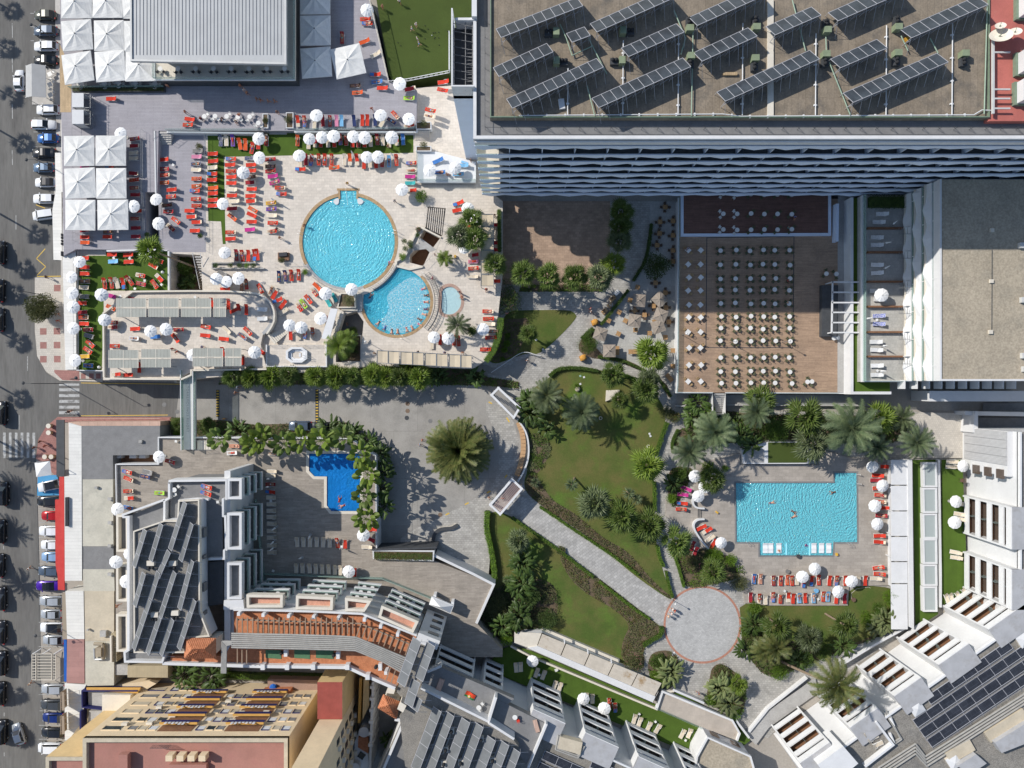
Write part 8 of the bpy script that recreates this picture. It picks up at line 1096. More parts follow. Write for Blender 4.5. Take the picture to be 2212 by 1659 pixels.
for q in((0,0,1495,1425,ZD,'on the sunken terrace'),(0,1,982,570,ZD,'between two loungers at the corner lawn top left'),(0,1,1120,572,ZD,'between two loungers at the corner lawn top right'),(0,1,1250,765,ZD,'beside loungers in the lower corner lawn'),(0,1,1165,835,ZD,'alone at the edge of the corner lawn'),(0,1,1395,800,ZD,'at the right end of the corner lawn'),(0,1,1685,908,ZP,'alone above the long pergola'),(0,1,1040,900,ZP,'at the upper left of the pergola terrace'),(1,2,740,1405,ZL,'beside the red loungers below the blue pool'),(1,2,148,1615,ZL,'alone in the shade of the lower terrace'),(1,2,128,1010,ZL,'in the column along the lower hotel wall'),(3,1,942,1105,ZS,'between the blue patterned loungers'),(3,1,945,1545,ZS,'on the lowest private terrace'),(2,3,385,815,.6,'standing alone on the white wing lawn'),(2,3,235,855,.6,'between two beige loungers by the leftmost lawn umbrella'),(2,3,1100,1195,.6,'between beige loungers in the lawn middle'),(2,3,1240,1260,.6,'between beige loungers right of the lawn middle'),(2,3,1500,1420,.6,'beside the last beige loungers on the lawn'),(0,2,1520,495,ZL,'by the footbridge end'),(0,2,1880,1020,ZT5,'on the hotel roof terrace near a white wall'),(3,3,145,130,.3,'in the lower row by the brownish lawn'),(3,3,435,200,.3,'right of the blue bag in the lower row'),):
 p=T(*q[:4],q[4]+.4);p.z=q[4];plc(ST,'side_table',p,RN.uniform(0,1.5),'small white side table '+q[5],'side table','small side tables')
cars=[(0,380,125,180,'hatch','greengrey','dark greenish car parked uppermost beside the street parasols'),(0,385,262,180,'estate','slate','slate blue estate car parked second from the top'),(0,388,395,180,'estate','white','white estate car with roof bars, third from the top'),(0,385,515,180,'sedan','black','black saloon parked just above the grey pavilion'),(0,408,945,180,'suv','white','white car parked just below the grey pavilion'),(0,370,1073,0,'estate','white','white estate car parked nose to the terrace above a blue one'),(0,405,1192,180,'hatch','blue','bright blue car parked beside the terrace'),(0,372,1318,180,'sedan','black','black car below the bright blue car'),(0,370,1445,180,'hatch','steelblue','blue-grey car near the lamp post shadow'),(0,385,1573,180,'hatch','white','white car with black sunroof beside the grey canopy'),(1,380,55,180,'estate','white','white car second from the end of the upper parking row'),(1,378,195,188,'van','white','white car standing askew at the end of the upper parking row'),(2,418,880,192,'suv','white','white car with black roof parked askew on the blue patch'),(2,418,1015,180,'estate','black','black car half under the red awning'),(2,440,1140,180,'hatch','red','red car half under the red awning'),(2,430,1270,180,'suv','white','white car below the red car'),(2,435,1392,180,'hatch','white','white car second below the red car'),(2,440,1495,180,'hatch','lightblue','pale blue car half under the red awning'),(2,425,1618,180,'estate','slate','slate car at the lower end of the red awning'),(3,405,88,180,'sedan','purple','bright purple car with black roof'),(3,435,218,180,'estate','silver','silver estate car directly below the purple car'),(3,432,332,180,'hatch','silver','silver car beside the tan awning, second below the purple one'),(3,440,447,180,'suv','white','white car with black roof beside the tan awning'),(3,452,555,180,'hatch','silver','pale silver car just above the barred pergola'),(3,450,980,180,'estate','silver','silver car just below the barred pergola'),(3,445,1113,180,'suv','darkgrey','dark grey car beside the upper billboard'),(3,450,1228,180,'hatch','navy','dark blue car beside the lower billboard'),(3,452,1357,180,'estate','black','black car above the white van'),(3,425,1487,180,'van','white','white van at the corner of the yellow apartments')]
for r,x,y,a,k_,pn,lab in cars:
 p=T(0,r,x,y,.9);p.z=0;mm={'body':M['paint_'+pn],'roof':M['paint_'+pn],'mirror':M['paint_'+pn]}
 if'black roof' in lab or'sunroof' in lab:mm['roof']=M['paint_black']
 plc(CK_[k_],'parked_car',p,R(a),lab,'car','cars parked along the street',mm)
p=T(0,0,160,690,.9);p.z=0;plc(CK_['hatch'],'moving_car',p,R(90),'white car driving up the street beside the grey pavilion','car',None,{'body':M['paint_white'],'roof':M['paint_white'],'mirror':M['paint_white']});p=T(0,3,153,1372,.9);p.z=0;plc(CK_['hatch'],'moving_car',p,R(109),'silver blue car turning in the street near the yellow apartments','car',None,{'body':M['paint_silver'],'roof':M['paint_silver'],'mirror':M['paint_silver']});le=[(1,12,520,'van'),(1,0,850,'suv'),(1,0,1100,'estate'),(2,22,250,'van'),(2,35,950,'van'),(2,12,1275,'van'),(2,0,1570,'suv'),(3,15,200,'suv'),(3,15,490,'suv'),(3,22,755,'van'),(3,8,1020,'suv'),(3,22,1350,'van')]
for i,(r,x,y,k_)in en(le):
 p=T(0,r,x-14,y,.9);p.z=0;plc(CK_[k_],'parked_car',p,R(90),'black car at the left picture edge, %s'%(od_(i,12,'top','bottom')if i not in(0,11)else('topmost of twelve' if i==0 else'lowest of twelve')),'car','cars parked at the left picture edge',{q:M['paint_black']for q in('body','roof','mirror')})
for x,y,pn,l in((440,362,'slate','left'),(510,372,'darkgrey','right')):
 p=T(1,2,x-(60 if l=='left' else-40),y,.9);p.z=0;plc(CK_['suv'],'parked_car',p,R(180),'dark jeep half hidden under the broad palms, %s one'%l,'car','jeeps under the palms',{q:M['paint_'+pn]for q in('body','roof','mirror')})
fg='fan palms of the resort';row=[(0,1,2005,1600),(0,1,2170,1600),(1,1,120,1592),(1,1,280,1582),(1,1,515,1590),(1,1,692,1592),(1,1,835,1590),(1,1,1000,1578),(1,1,1122,1592),(1,1,1240,1592),(1,1,1335,1510),(1,1,1400,1600)]
for i,q in en(row):pm_('fan_palm',FANS[i%4],q,None,(1.75+.2*(i%3)),4.6+.3*(i%2),'small fan palm %s in the row along the driveway'%od_(i,12,'left','right'),'fan palms along the driveway',m=M['fan_lime']if i%3 else None)
PA=[((2,1,100,700),(2,1,150,830),2.25,6.5,'leftmost sunlit fan palm below the brown plaza'),((2,1,312,722),(2,1,345,828),2.15,6.5,'second fan palm below the brown plaza'),((2,1,540,730),(2,1,530,830),2.2,6.5,'third fan palm below the brown plaza'),((2,1,755,740),(2,1,735,830),2.2,6.5,'fourth fan palm below the brown plaza'),((2,1,880,620),(2,1,850,700),2.,6,'fan palm at the corner of the brown plaza'),((2,1,945,165),None,2.1,5,'shaded fan palm uppermost beside the plaza'),((2,1,935,300),None,2.1,5,'shaded fan palm middle beside the plaza'),((2,1,930,430),None,2.,5,'shaded fan palm lowest beside the plaza'),((2,1,145,1225),(2,1,205,1275),1.65,4.2,'fan palm on the small rounded lawn'),((2,1,1210,1400),None,2.85,4.5,'big fan palm at the lower end of the dining terrace'),((2,1,870,1585),None,2.2,5,'fan palm beside the curved path above the lawn'),((2,1,1185,1625),None,1.9,4.5,'fan palm right of the curved path at the lawn top'),((2,2,935,140),None,1.6,3.5,'low fan palm beside the stone slab on the lawn'),((2,2,1160,50),None,2.3,5,'fan palm at the upper right lawn corner'),((2,2,1172,705),None,2.85,4.5,'large fan palm on the hedge right of the lawn'),((2,2,715,1038),(2,2,860,1000),2.75,5,'fan palm furthest left of the lower lawn group'),((2,2,955,1150),None,2.75,5,'second fan palm of the lower lawn group'),((2,2,1185,1230),None,2.75,5,'third fan palm of the lower lawn group'),((2,2,1430,1375),None,2.6,5,'fan palm where lawn group meets the path'),((2,2,60,1360),None,2.,3.5,'fan palm beside the lower hedge of the diagonal path'),((2,2,1730,830),None,2.3,4,'fan palm at the upper left of the oblong pool'),((2,2,1740,1625),None,2.2,3.6,'fan palm in the bed above the round plaza'),((3,2,335,290),None,3.2,5.5,'upper left big fan palm below the dining deck'),((3,2,390,510),None,3.,5,'fan palm beside the turf platform'),((3,2,960,300),None,2.9,5.5,'upper right fan palm below the dining deck'),((2,2,2150,150),None,2.6,5,'fan palm at the deck stair'),((3,3,88,440),None,2.45,5,'left fan palm beyond the brownish lawn'),((3,3,360,540),None,2.3,4.5,'middle fan palm beyond the brownish lawn'),((3,3,672,430),(3,3,495,325),2.4,7,'leaning fan palm with bare trunk on the brownish lawn'),((2,3,1960,945),None,1.7,2.2,'small fan palm in the island bed'),((1,1,1862,240),None,2.05,9,'upper fan palm of the group right of the stone stair'),((1,1,1752,372),None,2.,9,'left fan palm of the group right of the stone stair'),((1,1,1888,400),None,2.15,9,'right fan palm of the group right of the stone stair'),((1,1,2070,620),None,1.95,7,'fan palm at the right edge of the pool deck'),((0,1,1298,500),(0,1,1700,655),2.2,17,'tall leaning fan palm rising from the planted pit'),((1,3,1920,470),None,1.3,2.,'small palm at the lower right of the plank terrace'),((0,2,1540,350),None,1.2,1.6,'small cycad left of the footbridge'),((0,2,1800,340),None,1.2,1.6,'small cycad right of the footbridge')]
for i,(c,b,rad,z,l)in en(PA):
 zb=4. if(c[0]==1 and c[1]==1)else .0;pm_('fan_palm',FANS[i%4],c,b,rad,z,l,fg,zb=zb,m=M['date_green']if i%4==3 else(M['fan_lime']if i%5==4 else None))
BP_=[(0,2,1895,478),(0,2,2188,512),(1,2,40,470),(1,2,235,515),(1,2,392,485),(1,2,560,490),(1,2,750,460),(1,2,900,612),(1,2,962,780),(1,2,932,970),(1,2,950,1165)]
for i,q in en(BP_):pm_('broad_palm',BROADS[i%3],q,(1,2,q[2]+(60 if q[2]<800 else 110),q[3]-(10 if q[2]<800 else-30))if q[0]==1 and i>2 else None,2.35+.15*(i%3),8.5,'glossy round-leaved palm %s along the edge of the blue pool terrace'%od_(i,11,'left','right'),'round-leaved palms round the blue pool',zb=.0,m=M['fan_lime']if i%3 else M['fan_green'])
for i,(c,b,rad,z,me,mm,l)in en([((2,2,300,100),(2,2,395,115),3.3,6,0,'date_green','date palm beside the upper gateway'),((2,2,600,240),None,3.6,5,1,'date_blue','bluish feather palm in the middle of the lawn'),((2,2,1750,415),None,4.,6,2,'date_blue','large bluish date palm over the bed left of the pool'),((2,2,1530,590),(2,2,1640,640),3.1,8,0,'date_blue','date palm with visible slanting trunk beside the path'),((3,2,720,380),None,5.2,7,1,'date_blue','largest date palm of the bed below the dining deck'),((3,2,935,545),None,2.8,5,2,'date_blue','date palm above the right lounger column'),((3,2,1150,295),None,2.6,5,0,'date_green','date palm at the right end of the bed'),((3,2,1285,505),None,3.2,6,1,'date_blue','date palm casting shadow on the pale courtyard'),((2,2,2110,240),None,3.,6,2,'date_blue','date palm beside the deck stair'),((3,3,70,620),None,3.,5,0,'date_olive','date palm right of the round plaza'),((3,3,590,940),(3,3,110,735),4.3,17,1,'date_olive','tall leaning date palm in front of the sunlit hotel wing'),((2,3,2190,650),None,2.7,4,2,'date_olive','lower date palm beside the round plaza')]):
 pm_('date_palm',DATES[me],c,b,rad,z,l,'date palms of the garden',m=M[mm],tr=.2)
pm_('date_palm',BIGDATE,(1,2,1750,570),None,5.9,4.2,'huge round date palm standing alone in the turning circle','date palms of the garden',tr=.45,m=M['date_olive']);pm_('date_palm',SPARSE[0],(1,1,1742,1150),(1,1,1850,1205),2.6,7.5,'thin dark date palm on the pool deck near the toddler pool','date palms of the garden',zb=4.,m=M['date_green']);pm_('feather_palm',FEATH[0],(1,1,720,1330),None,3.,6.,'bright green feather palm in the raised bed, left one','feather palms by the pool bar',zb=2.2);pm_('feather_palm',FEATH[1],(1,1,790,1275),None,2.2,5.5,'bright green feather palm in the raised bed, right one','feather palms by the pool bar',zb=2.2);pm_('feather_palm',FEATH[1],(1,1,1632,575),None,1.7,6.2,'small bright feather palm on the pool deck','feather palms by the pool bar',zb=4.)
for i,(c,b,rad,z,l)in en((((2,2,515,870),(2,2,540,810),1.35,3.,'upper left yucca on the big lawn'),((2,2,1010,945),None,1.3,2.5,'yucca among the lower lawn palms, left one'),((2,2,1080,1000),None,1.1,2.5,'yucca among the lower lawn palms, right one'),((2,2,205,850),None,1.1,.6,'spiky agave in the dry bed by the turning circle'),((1,3,2170,30),None,1.,.8,'spiky agave at the lower hedge'))):
 pm_('yucca',YUC,c,b,rad,z,l,'yuccas of the garden',m=M['date_blue'],cat='yucca')
for i,(gx,gy)in en(((105,95),(75,430),(120,850),(215,1250),(330,2035),(215,2330),(150,2560),(180,2970),(190,3450),(220,3940),(120,4230),(90,4580),(180,4980+60),(180,5670),(150,6010),(210,6380))):
 h=9+(i%3);off=h*1.327;p=W(gx,gy,0)-V3(off*.871,-off*.492,0);t=tag(em('fan_palm' if i not in(9,10,11,12)else'date_palm',p),'street palm beyond the left picture edge, %s'%od_(i,16,'top','bottom'),'palm','palms lining the street');sub(t,'trunk',tm_(p,p+V3(0,0,h),.22,.16),M['palm_bark']);date=i in(9,10,11,12);o=bpy.data.objects.new('crown',DATES[i%3]if date else FANS[i%4]);COL.objects.link(o);o.parent=t;o.location=(0,0,h);s_=2.9 if date else 2.1;o.scale=(s_,s_,s_);o.rotation_euler=(0,0,i*1.3)
bq(0,1,350,1010,150,4.2,'bo','olive-green street tree over the paved corner',None,.13,5200,'street_tree','tree',.3);bq(1,1,2150,920,125,4.,'bd','pink flowering tree at the right edge of the pool deck',None,.05,2600,'flowering_tree','tree',.2,fw='blossom_pink',ry=165);bq(2,1,10,950,80,3.,'bd','pink flowering shrub on the path corner',None,.05,900,'flowering_tree','tree',.2,fw='blossom_pink',ry=150);bq(2,1,1240,640,125,4.5,'bd','large dark round tree in the tower shadow',None,.03,2600,'round_tree','tree',.26);bq(2,1,655,1315,95,1.8,'bg','round clipped bush beside the dining terrace',None,.05,2400,ls=.16);bq(1,1,800,940,60,1.8,'bo','olive shrub in the stone planter',None,4.6,1100,ls=.15)
for i,(x,y,r_)in en(((1280,425,28),(1330,440,28),(1290,490,26),(1395,372,24),(1335,470,22))):bq(1,1,x,y,r_,.8,'bd','clipped ball bush beside the passage, '+['upper left','upper right','lower left','alone above','lower right'][i],'ball bushes by the passage',4.3,420,ls=.12)
for i,(c,r_,x,y,rad,h,m,l,zb)in en(((1,1,1265,560,34,.6,'bl','spiky light shrub in the planter below the ball bushes',4.3),(1,1,1400,325,24,.6,'bo','small flowering shrub above the passage',4.3),(1,1,220,590,30,.5,'bo','shrub in the planter box left of the pool',4.4),(1,1,425,690,26,.5,'bl','yellowish shrub at the railing end',4.1),(1,1,1425,40,60,1.6,'bg','shrub mass below the raised white terrace',4.),(1,1,1860,1200,48,.9,'bg','round bush below the thin date palm',4.),(1,1,2175,1240,28,.6,'bl','ball bush behind the curved hedge, upper',.1),(1,1,2145,1365,28,.6,'bl','ball bush behind the curved hedge, middle',.1),(1,1,2130,1445,24,.6,'bl','ball bush behind the curved hedge, lower',.1),(1,1,2165,1310,36,.7,'bl','spiky bright plant behind the curved hedge',.1),(1,1,820,1360,75,1.8,'bd','dark shrub in the raised bed by the feather palms',2.2),(1,1,840,1195,35,.6,'bl','small yellow-green shrub below the slate block',1.2),(1,0,1445,1070,34,.9,'bo','shrub in the upper stair planter',5.3),(1,0,1448,1255,36,.9,'bo','shrub in the lower stair planter',5.),(1,0,80,1040,26,.7,'bo','shrub in the left box planter of the stair',5.3),(1,0,275,1030,34,.9,'bo','shrub in the right box planter of the stair',5.3),(0,0,1720,1265,30,.6,'bo','potted succulent on the sunken terrace',4.1),(0,1,1270,370,22,.5,'bd','succulent in the white trough',5.),(0,1,1730,380,22,.5,'bd','succulent in the right white trough',4.5),(0,1,1600,660,70,3.,'bg','shrub in the planted pit',.1),(0,1,1660,750,50,2.,'bd','dark shrub beside the pit stair',.1),(2,2,1690,720,65,1.6,'bl','bright shrub left of the oblong pool, left one',.1),(2,2,1840,730,35,1.2,'bl','bright shrub left of the oblong pool, right one',.1),(2,2,1375,990,50,1.3,'bl','bright shrub beside the magenta loungers',.1),(2,2,1440,780,80,2.2,'bg','dense shrub left of the hidden umbrellas',.1),(2,2,1750,1480,85,1.8,'bl','round lime bush at the end of the curved wall',.1),(2,2,1885,1520,60,1.5,'bl','smaller lime bush by the lounger rows',.1),(2,2,1550,1540,80,1.6,'bo','flowering bush above the round plaza',.1),(2,2,1715,215,45,1.8,'bl','lime bush beside the deck stair',.1),(3,2,60,400,130,3.,'bg','broad leafy tree behind the turf platform',.1),(3,2,560,330,95,2.4,'bg','leafy shrub between two fan palms',.1),(3,3,1055,180,85,2.6,'bl','tall lime shrub beside the covered walkway',.1),(3,3,950,290,70,2.2,'bg','green shrub left of the tall lime shrub',.1),(3,3,850,370,75,2.,'bl','lime shrub above the banana plants',.1),(3,3,480,640,90,2.2,'bg','shrub between the middle palms',.1),(3,3,320,720,80,2.,'bg','shrub below the middle fan palm',.1),(3,3,90,830,90,1.8,'bl','lime shrub at the foot of the leaning palm',.1),(2,3,1960,60,85,2.,'bo','bush at the upper right of the round plaza',.1),(2,3,2090,280,70,1.8,'bl','lime bush right of the round plaza, upper',.1),(2,3,2010,480,55,1.5,'bg','bush right of the round plaza, middle',.1),(2,3,2080,560,90,2.,'bo','bush right of the round plaza, lower',.1),(2,3,1250,890,85,1.8,'bl','lime bush at the lower edge of the left island bed',.1),(2,3,1260,740,70,1.6,'bg','green bush in the left island bed',.1),(2,3,1050,760,95,1.8,'bo','flowering bush at the end of the walkway wall',.1),(2,3,1710,1070,60,1.6,'bl','lime bush at the right island bed',.1),(2,3,1900,1180,75,1.5,'bl','lime bush at the tip of the right island bed',.1),(2,3,1800,820,75,.8,'bo','flowering plants at the top of the right island bed',.1),(1,3,2160,545,60,2.2,'bl','lime bush beside the lower hotel corner',.1),(1,3,2190,90,55,2.5,'bg','shrub at the top of the lower lawn bed',.1),(2,3,130,180,120,2.6,'bd','dense dark shrub in the lower lawn bed',.1),(2,3,300,380,100,2.,'bd','dark shrub beside the lower lawn',.1),(1,3,2080,260,110,1.6,'bo','low shrub left in the lower lawn bed',.1),(2,2,1330,250,75,1.8,'bo','dry shrub at the upper right lawn edge',.1),(2,2,1400,280,60,1.6,'db','brownish shrub at the path by the dining deck',.1),(2,2,560,20,28,.7,'bl','small potted plant on the lawn top',.1),(3,3,2170,1620,110,4,'bg','green treetop at the lower right picture corner',2.),(0,2,1540,430,50,1.,'bl','lime bush left of the footbridge',.1),(0,2,1770,390,70,1.,'bd','dark bush right of the footbridge',.1),(2,2,420,1440,45,.7,'bo','dry bush on the lower edge of the diagonal path',.1))):
 bq(c,r_,x,y,rad,h,m,l,'shrubs of the resort',zb,ls=.2 if rad>40 else .14,fw='blossom_pink' if'flowering' in l else None)
bn=[((2,2,170,250,110,3.2),'leafy clump beside the upper gateway'),((2,2,140,130,75,3.),'leafy clump above the curved bench'),((2,2,300,400,60,2.),'spiky clump at the lawn left edge'),((1,2,860,430,75,3.5),'leafy clump at the top corner of the blue pool'),((1,2,960,500,80,3.5),'leafy clump right of the pool corner'),((1,2,1080,600,80,3.5),'leafy clump upper on the driveway wall'),((1,2,1100,760,80,3.5),'leafy clump middle on the driveway wall'),((1,2,1080,900,75,3.5),'leafy clump lower middle on the driveway wall'),((1,2,1110,1050,75,3.5),'leafy clump lowest on the driveway wall'),((1,2,640,380,90,2.5),'leafy clump by the parked jeeps'),((0,2,2060,390,75,2.),'leafy clump right of the footbridge'),((1,2,760,400,60,2.5),'leafy clump right of the jeeps'),((2,2,1600,160,90,3),'leafy clump below the deck corner'),((2,2,1560,290,85,3),'leafy clump left in the palm bed'),((2,2,1960,430,95,3),'leafy clump right of the bluish date palm'),((2,2,2070,520,75,2.6),'leafy clump above the turf platform'),((2,2,1390,860,60,2.4),'leafy clump left of the paired umbrellas'),((3,3,1000,380,95,2.6),'pale leafy clump beside the covered walkway'),((3,3,930,440,70,2.4),'pale leafy clump left of it'),((3,3,640,590,80,2.4),'leafy clump under the leaning fan palm'),((3,3,260,720,70,2.4),'leafy clump near the hotel walk'),((3,3,1150,300,60,2.4),'pale leafy clump at the walkway wall'),((2,3,2080,420,85,2.2),'leafy clump right of the round plaza'),((2,3,2010,620,75,2.2),'leafy clump lower right of the plaza'),((2,3,1370,820,110,2.6),'pale leafy clump in the left island bed'),((2,3,1800,960,110,2.6),'pale leafy clump in the right island bed, upper'),((2,3,1870,1100,90,2.4),'pale leafy clump in the right island bed, lower'),((2,2,90,1530,110,3.2),'leafy clump at the lower lawn'),((2,3,80,60,120,3.4),'dense leafy clump upper in the lower lawn bed'),((2,3,60,330,120,3.2),'dense leafy clump lower in the lower lawn bed'),((1,3,2130,430,85,2.6),'leafy clump near the hotel corner'),((0,3,1600,850,120,3.2),'leafy clump left behind the street-side hotel'),((0,3,1850,850,120,3.2),'leafy clump right behind the street-side hotel'),((1,3,1160,1400,70,3.),'leafy clump by the grey alley'),((1,1,1580,1590,75,2.6),'leafy clump right in the driveway strip'),((0,1,1620,800,50,1.5),'leafy clump at the bottom of the planted pit'),((1,1,1900,1600,70,2.4),'leafy clump at the strip end near the gateway')]
for i,(q,l)in en(bn):ba_(*q,l,'leafy clumps of the garden',m='banana_pale' if'pale' in l else'banana_green')
hd_('2,2,1335,330 1300,420 1255,560 1235,620',.75,.9,'bright clipped hedge on the upper right side of the lawn');hd_('2,2,1225,840 1228,1090',.65,.9,'bright clipped hedge on the right side of the lawn, middle stretch');hd_('2,2,1248,1390 1270,1500 1305,1570',.6,.9,'bright clipped hedge on the right side of the lawn, lower stretch');hd_('2,2,1325,1610 2,3,1345,60 1385,180',.5,.8,'bright hedge ending at the round plaza');hd_('2,2,240,1055 480,1220 700,1365 900,1500 1090,1645',.5,.6,'low hedge along the upper edge of the diagonal path');hd_('2,2,0,1150 200,1290 420,1440 560,1555 700,1659',.6,.8,'low hedge along the lower edge of the diagonal path');hd_('2,3,750,40 900,160 1060,285 1190,365',.45,.6,'low hedge continuing to the round plaza');hd_('2,3,1290,430 1290,500 1200,545 1130,590',.8,.8,'hedge corner at the left of the round plaza');hd_('1,2,2000,1090 1990,1250 2040,1450 2065,1659 1,3,2050,30',.95,1.2,'thick ivy hedge beside the paved drive',de_=200);hd_('1,1,2115,1090 2105,1220 2060,1360 1985,1465',1.1,1.,'curved clipped hedge at the right end of the pool deck',zb=3.9,de_=240,ls=.12);hd_('2,1,320,1590 390,1525 560,1515 740,1545',.6,.8,'hedge along the top of the big lawn',m='bg');hd_('2,1,780,1545 930,1570 1090,1630 2,2,1180,40',.7,.9,'bright hedge curving at the lawn top right');hd_('2,1,700,1180 600,1270',.9,1.,'short hedge beside the orange shelter',m='bg');hd_('2,1,740,1425 940,1450 1090,1520 1250,1600 2,2,1370,110',.5,.8,'thin hedge along the dining terrace',m='bg');hd_('2,1,765,1150 900,980 1000,850',.55,.9,'hedge between path and dining terrace',m='bg');hd_('2,1,1045,770 1150,600 1180,450 1200,280',.6,.9,'dark hedge in the tower shadow',m='bd')
hd_('1,1,2100,160 2105,520',.7,1.,'hedge behind the beige cabanas',zb=4.,m='bg');hd_('1,0,2010,1560 1,1,2020,20',.6,2.,'planting between white terrace and tower',zb=.1,m='bo');hd_('3,1,860,95 1160,95',2.2,1.,'dark planted box at the top of the private terraces',zb=7.,m='bd',de_=300);hd_('0,0,640,783 1420,780',.5,.45,'trimmed greenery in the long terrace planter',zb=5.4,m='bo');hd_('1,2,1025,1482 1525,1488',1.2,.4,'dry grasses in the long white planter',zb=4.4,m='db',de_=260);hd_('1,3,0,850 400,848 880,880',1.1,1.5,'climbing green hedge behind the orange roof garden',m='bg',de_=220);hd_('0,3,1900,835 1,3,0,850',1.2,1.3,'hedge behind the street-side hotel',m='bl');hd_('2,2,1385,590 1375,500 1430,390',.5,.6,'low hedge round the bed by the path',m='bg');hd_('2,2,1400,1480 1440,1600 2,3,1480,90',.5,.7,'hedge on the left of the bed above the plaza',m='hedge_green')
for i,x in en((1862,1990,2070,2130,2190)):bq(0,1,x,635,26,.7,('bd','bd','bd','bl','bd')[i],'round clipped bush %s in the box row'%od_(i,5,'left','right'),'clipped bushes in the box row',4.4,380,ls=.12)
g.wl(GL('0,1,1832,615 1832,660 2212,660 1,1,70,660',4.5),4,4.5,.2);g.wl(GL('0,1,1832,612 2212,612',4.5),4,4.5,.2);th('box_planter',g,gyc,'long grey box planter with clipped bushes');gc('2,2,140,420 250,430 340,520 320,620 240,760 170,800 120,730 165,560',.35,90,'bg','dense low ground cover inside the curved wall',seed=3,c2='banana_pale');gc('2,2,90,900 230,1040 700,1340 1100,1655 2,3,1360,200 1385,185 1200,30 2,2,1000,1440 800,1340 660,1220 520,1100 360,1020 260,880 170,720',.3,55,'db','dry brown and green planting along the diagonal path',seed=4,c2='bo');gc('2,3,480,0 2,2,380,1430 720,1650 2,3,1190,365 1300,460 1300,520 1120,610 1160,800 940,745 950,560 1030,420 880,280 620,140',.35,60,'db','dry brown shrubs beside the lower lawn',seed=5,c2='bo');gc('1,3,2040,70 2,3,330,0 420,250 330,450 30,590 1,3,1960,480 1905,410',.7,50,'bd','dense dark planting at the lower lawn',.3,seed=6,c2='bo');gc('2,2,1420,400 1520,370 1560,200 2200,270 3,2,900,270 1250,320 1200,500 700,520 430,480 0,480 2,2,2100,500 1700,520 1640,580 1390,580',.9,42,'bg','mixed underplanting of the palm bed',.32,seed=7,c2='bd',k=1);gc('0,1,1950,1570 1,1,640,1570 980,1510 1880,1535 2000,1600 2,1,60,1640 2,2,60,40 1,2,1950,10 0,5 0,2,1900,5',.9,42,'bd','dark underplanting of the driveway palm strip',.3,seed=8,c2='bg',k=0);gc('2,1,85,805 820,795 780,862 60,862',.6,70,'bg','low planting under the plaza palms',.25,seed=9,c2='bl',k=0);gc('2,3,1170,830 1180,700 1245,645 1375,640 1450,720 1415,950 1250,980',.6,45,'bo','mixed planting of the left island bed',.26,seed=10,c2='bg');gc('2,3,1705,890 1725,785 1800,750 1895,805 2010,900 2025,1060 1975,1240 1670,1090',.6,45,'bo','mixed planting of the right island bed',.26,seed=11,c2='bg')
gc('2,2,1400,1485 1480,1445 1700,1405 1960,1525 2035,1655 2,3,1700,85 1495,100 1455,0',.6,45,'bo','mixed planting above the round plaza',.26,seed=12,c2='bl',k=1);gc('2,2,1335,800 1400,705 1590,730 1520,860 1425,1055 1355,1055',.8,45,'bg','mixed planting left of the hidden umbrellas',.28,seed=13,c2='bd',k=1);gc('3,3,0,480 420,640 860,560 1180,330 1180,430 560,680 250,800 0,900 2,3,1990,640 1990,420',.7,40,'bg','mixed planting beyond the brownish lawn',.3,seed=14,c2='bd',k=1);gc('2,1,20,1100 180,1080 60,1400 -60,1440 1,1,2080,1480 2010,1440 2095,1260 2150,1090',.3,30,'bg','low planting between curved hedge and rounded lawn',.2,seed=15,c2='bl');gc('0,1,1480,560 1660,560 1690,830 1500,830',1.2,40,'bd','dark planting filling the sunken pit',.3,.1,0,16,'bg');gc('0,2,1480,290 1580,290 1580,455 1480,455',.6,60,'bg','planting left of the footbridge end',.25,.1,0,17,'bl');gc('0,2,1695,310 1900,310 2200,350 1,2,800,330 1010,560 820,468 0,2,1700,455',.8,36,'bd','planting strip along the blue pool terrace',.3,.1,0,18,'bg');mat('slat_glass',(.31,.315,.275),1.13,.6,.4,spec=.5)
def pg_(lab,c,r,x0,y0,x1,y1,z,n,gaps=(),m='slat_glass'):
 t=tag(em('slatted_pergola',T(c,r,(x0+x1)/2,(y0+y1)/2,z-2.4)),lab,'pergola','slatted pergolas above the shops');zb=z-2.4;a,b=T(c,r,x0,y0,z),T(c,r,x1,y1,z);n=int((x1-x0)/26)
 for h,(ya,yb)in en(((y0,(y0+y1)/2-3),((y0+y1)/2+3,y1))):
  g=MB()
  for i in rn(n):
   xa=x0+(x1-x0)*i/n;xb=x0+(x1-x0)*(i+1)/n-1.2;p=[T(c,r,xa,ya,z),T(c,r,xb,ya,z),T(c,r,xb,yb,z),T(c,r,xa,yb,z)];g.pz(p,z-.05,z,bottom=True)
  sub(t,'roof_slats',g,M[m])
 g=MB()
 for yy in((y0+y1)/2-3,(y0+y1)/2+5):g.bar(T(c,r,x0-4,yy,z+.06),T(c,r,x1+4,yy,z+.06),.1,.12)
 for xx in(x0+2,(x0+x1)/2,x1-2):g.bar(T(c,r,xx,y0,z+.03),T(c,r,xx,y1,z+.03),.09,.1)
 sub(t,'beam',g,cr);g=MB()
 for xx in(x0+4,x1-4):
  for yy in(y0+8,y1-8):p=T(c,r,xx,yy,z);g.box(p.x,p.y,zb,.12,.12,2.35)
 sub(t,'post',g,rm)
zp=ZP+2.5
for i,(x0,x1)in en(((1003,1262),(1282,1542),(1565,1822),(1845,1950))):pg_('beige slatted glass pergola, %s of the upper row above the shops'%od_(i,4,'left','right'),0,1,x0,918,x1,1080,zp,12)
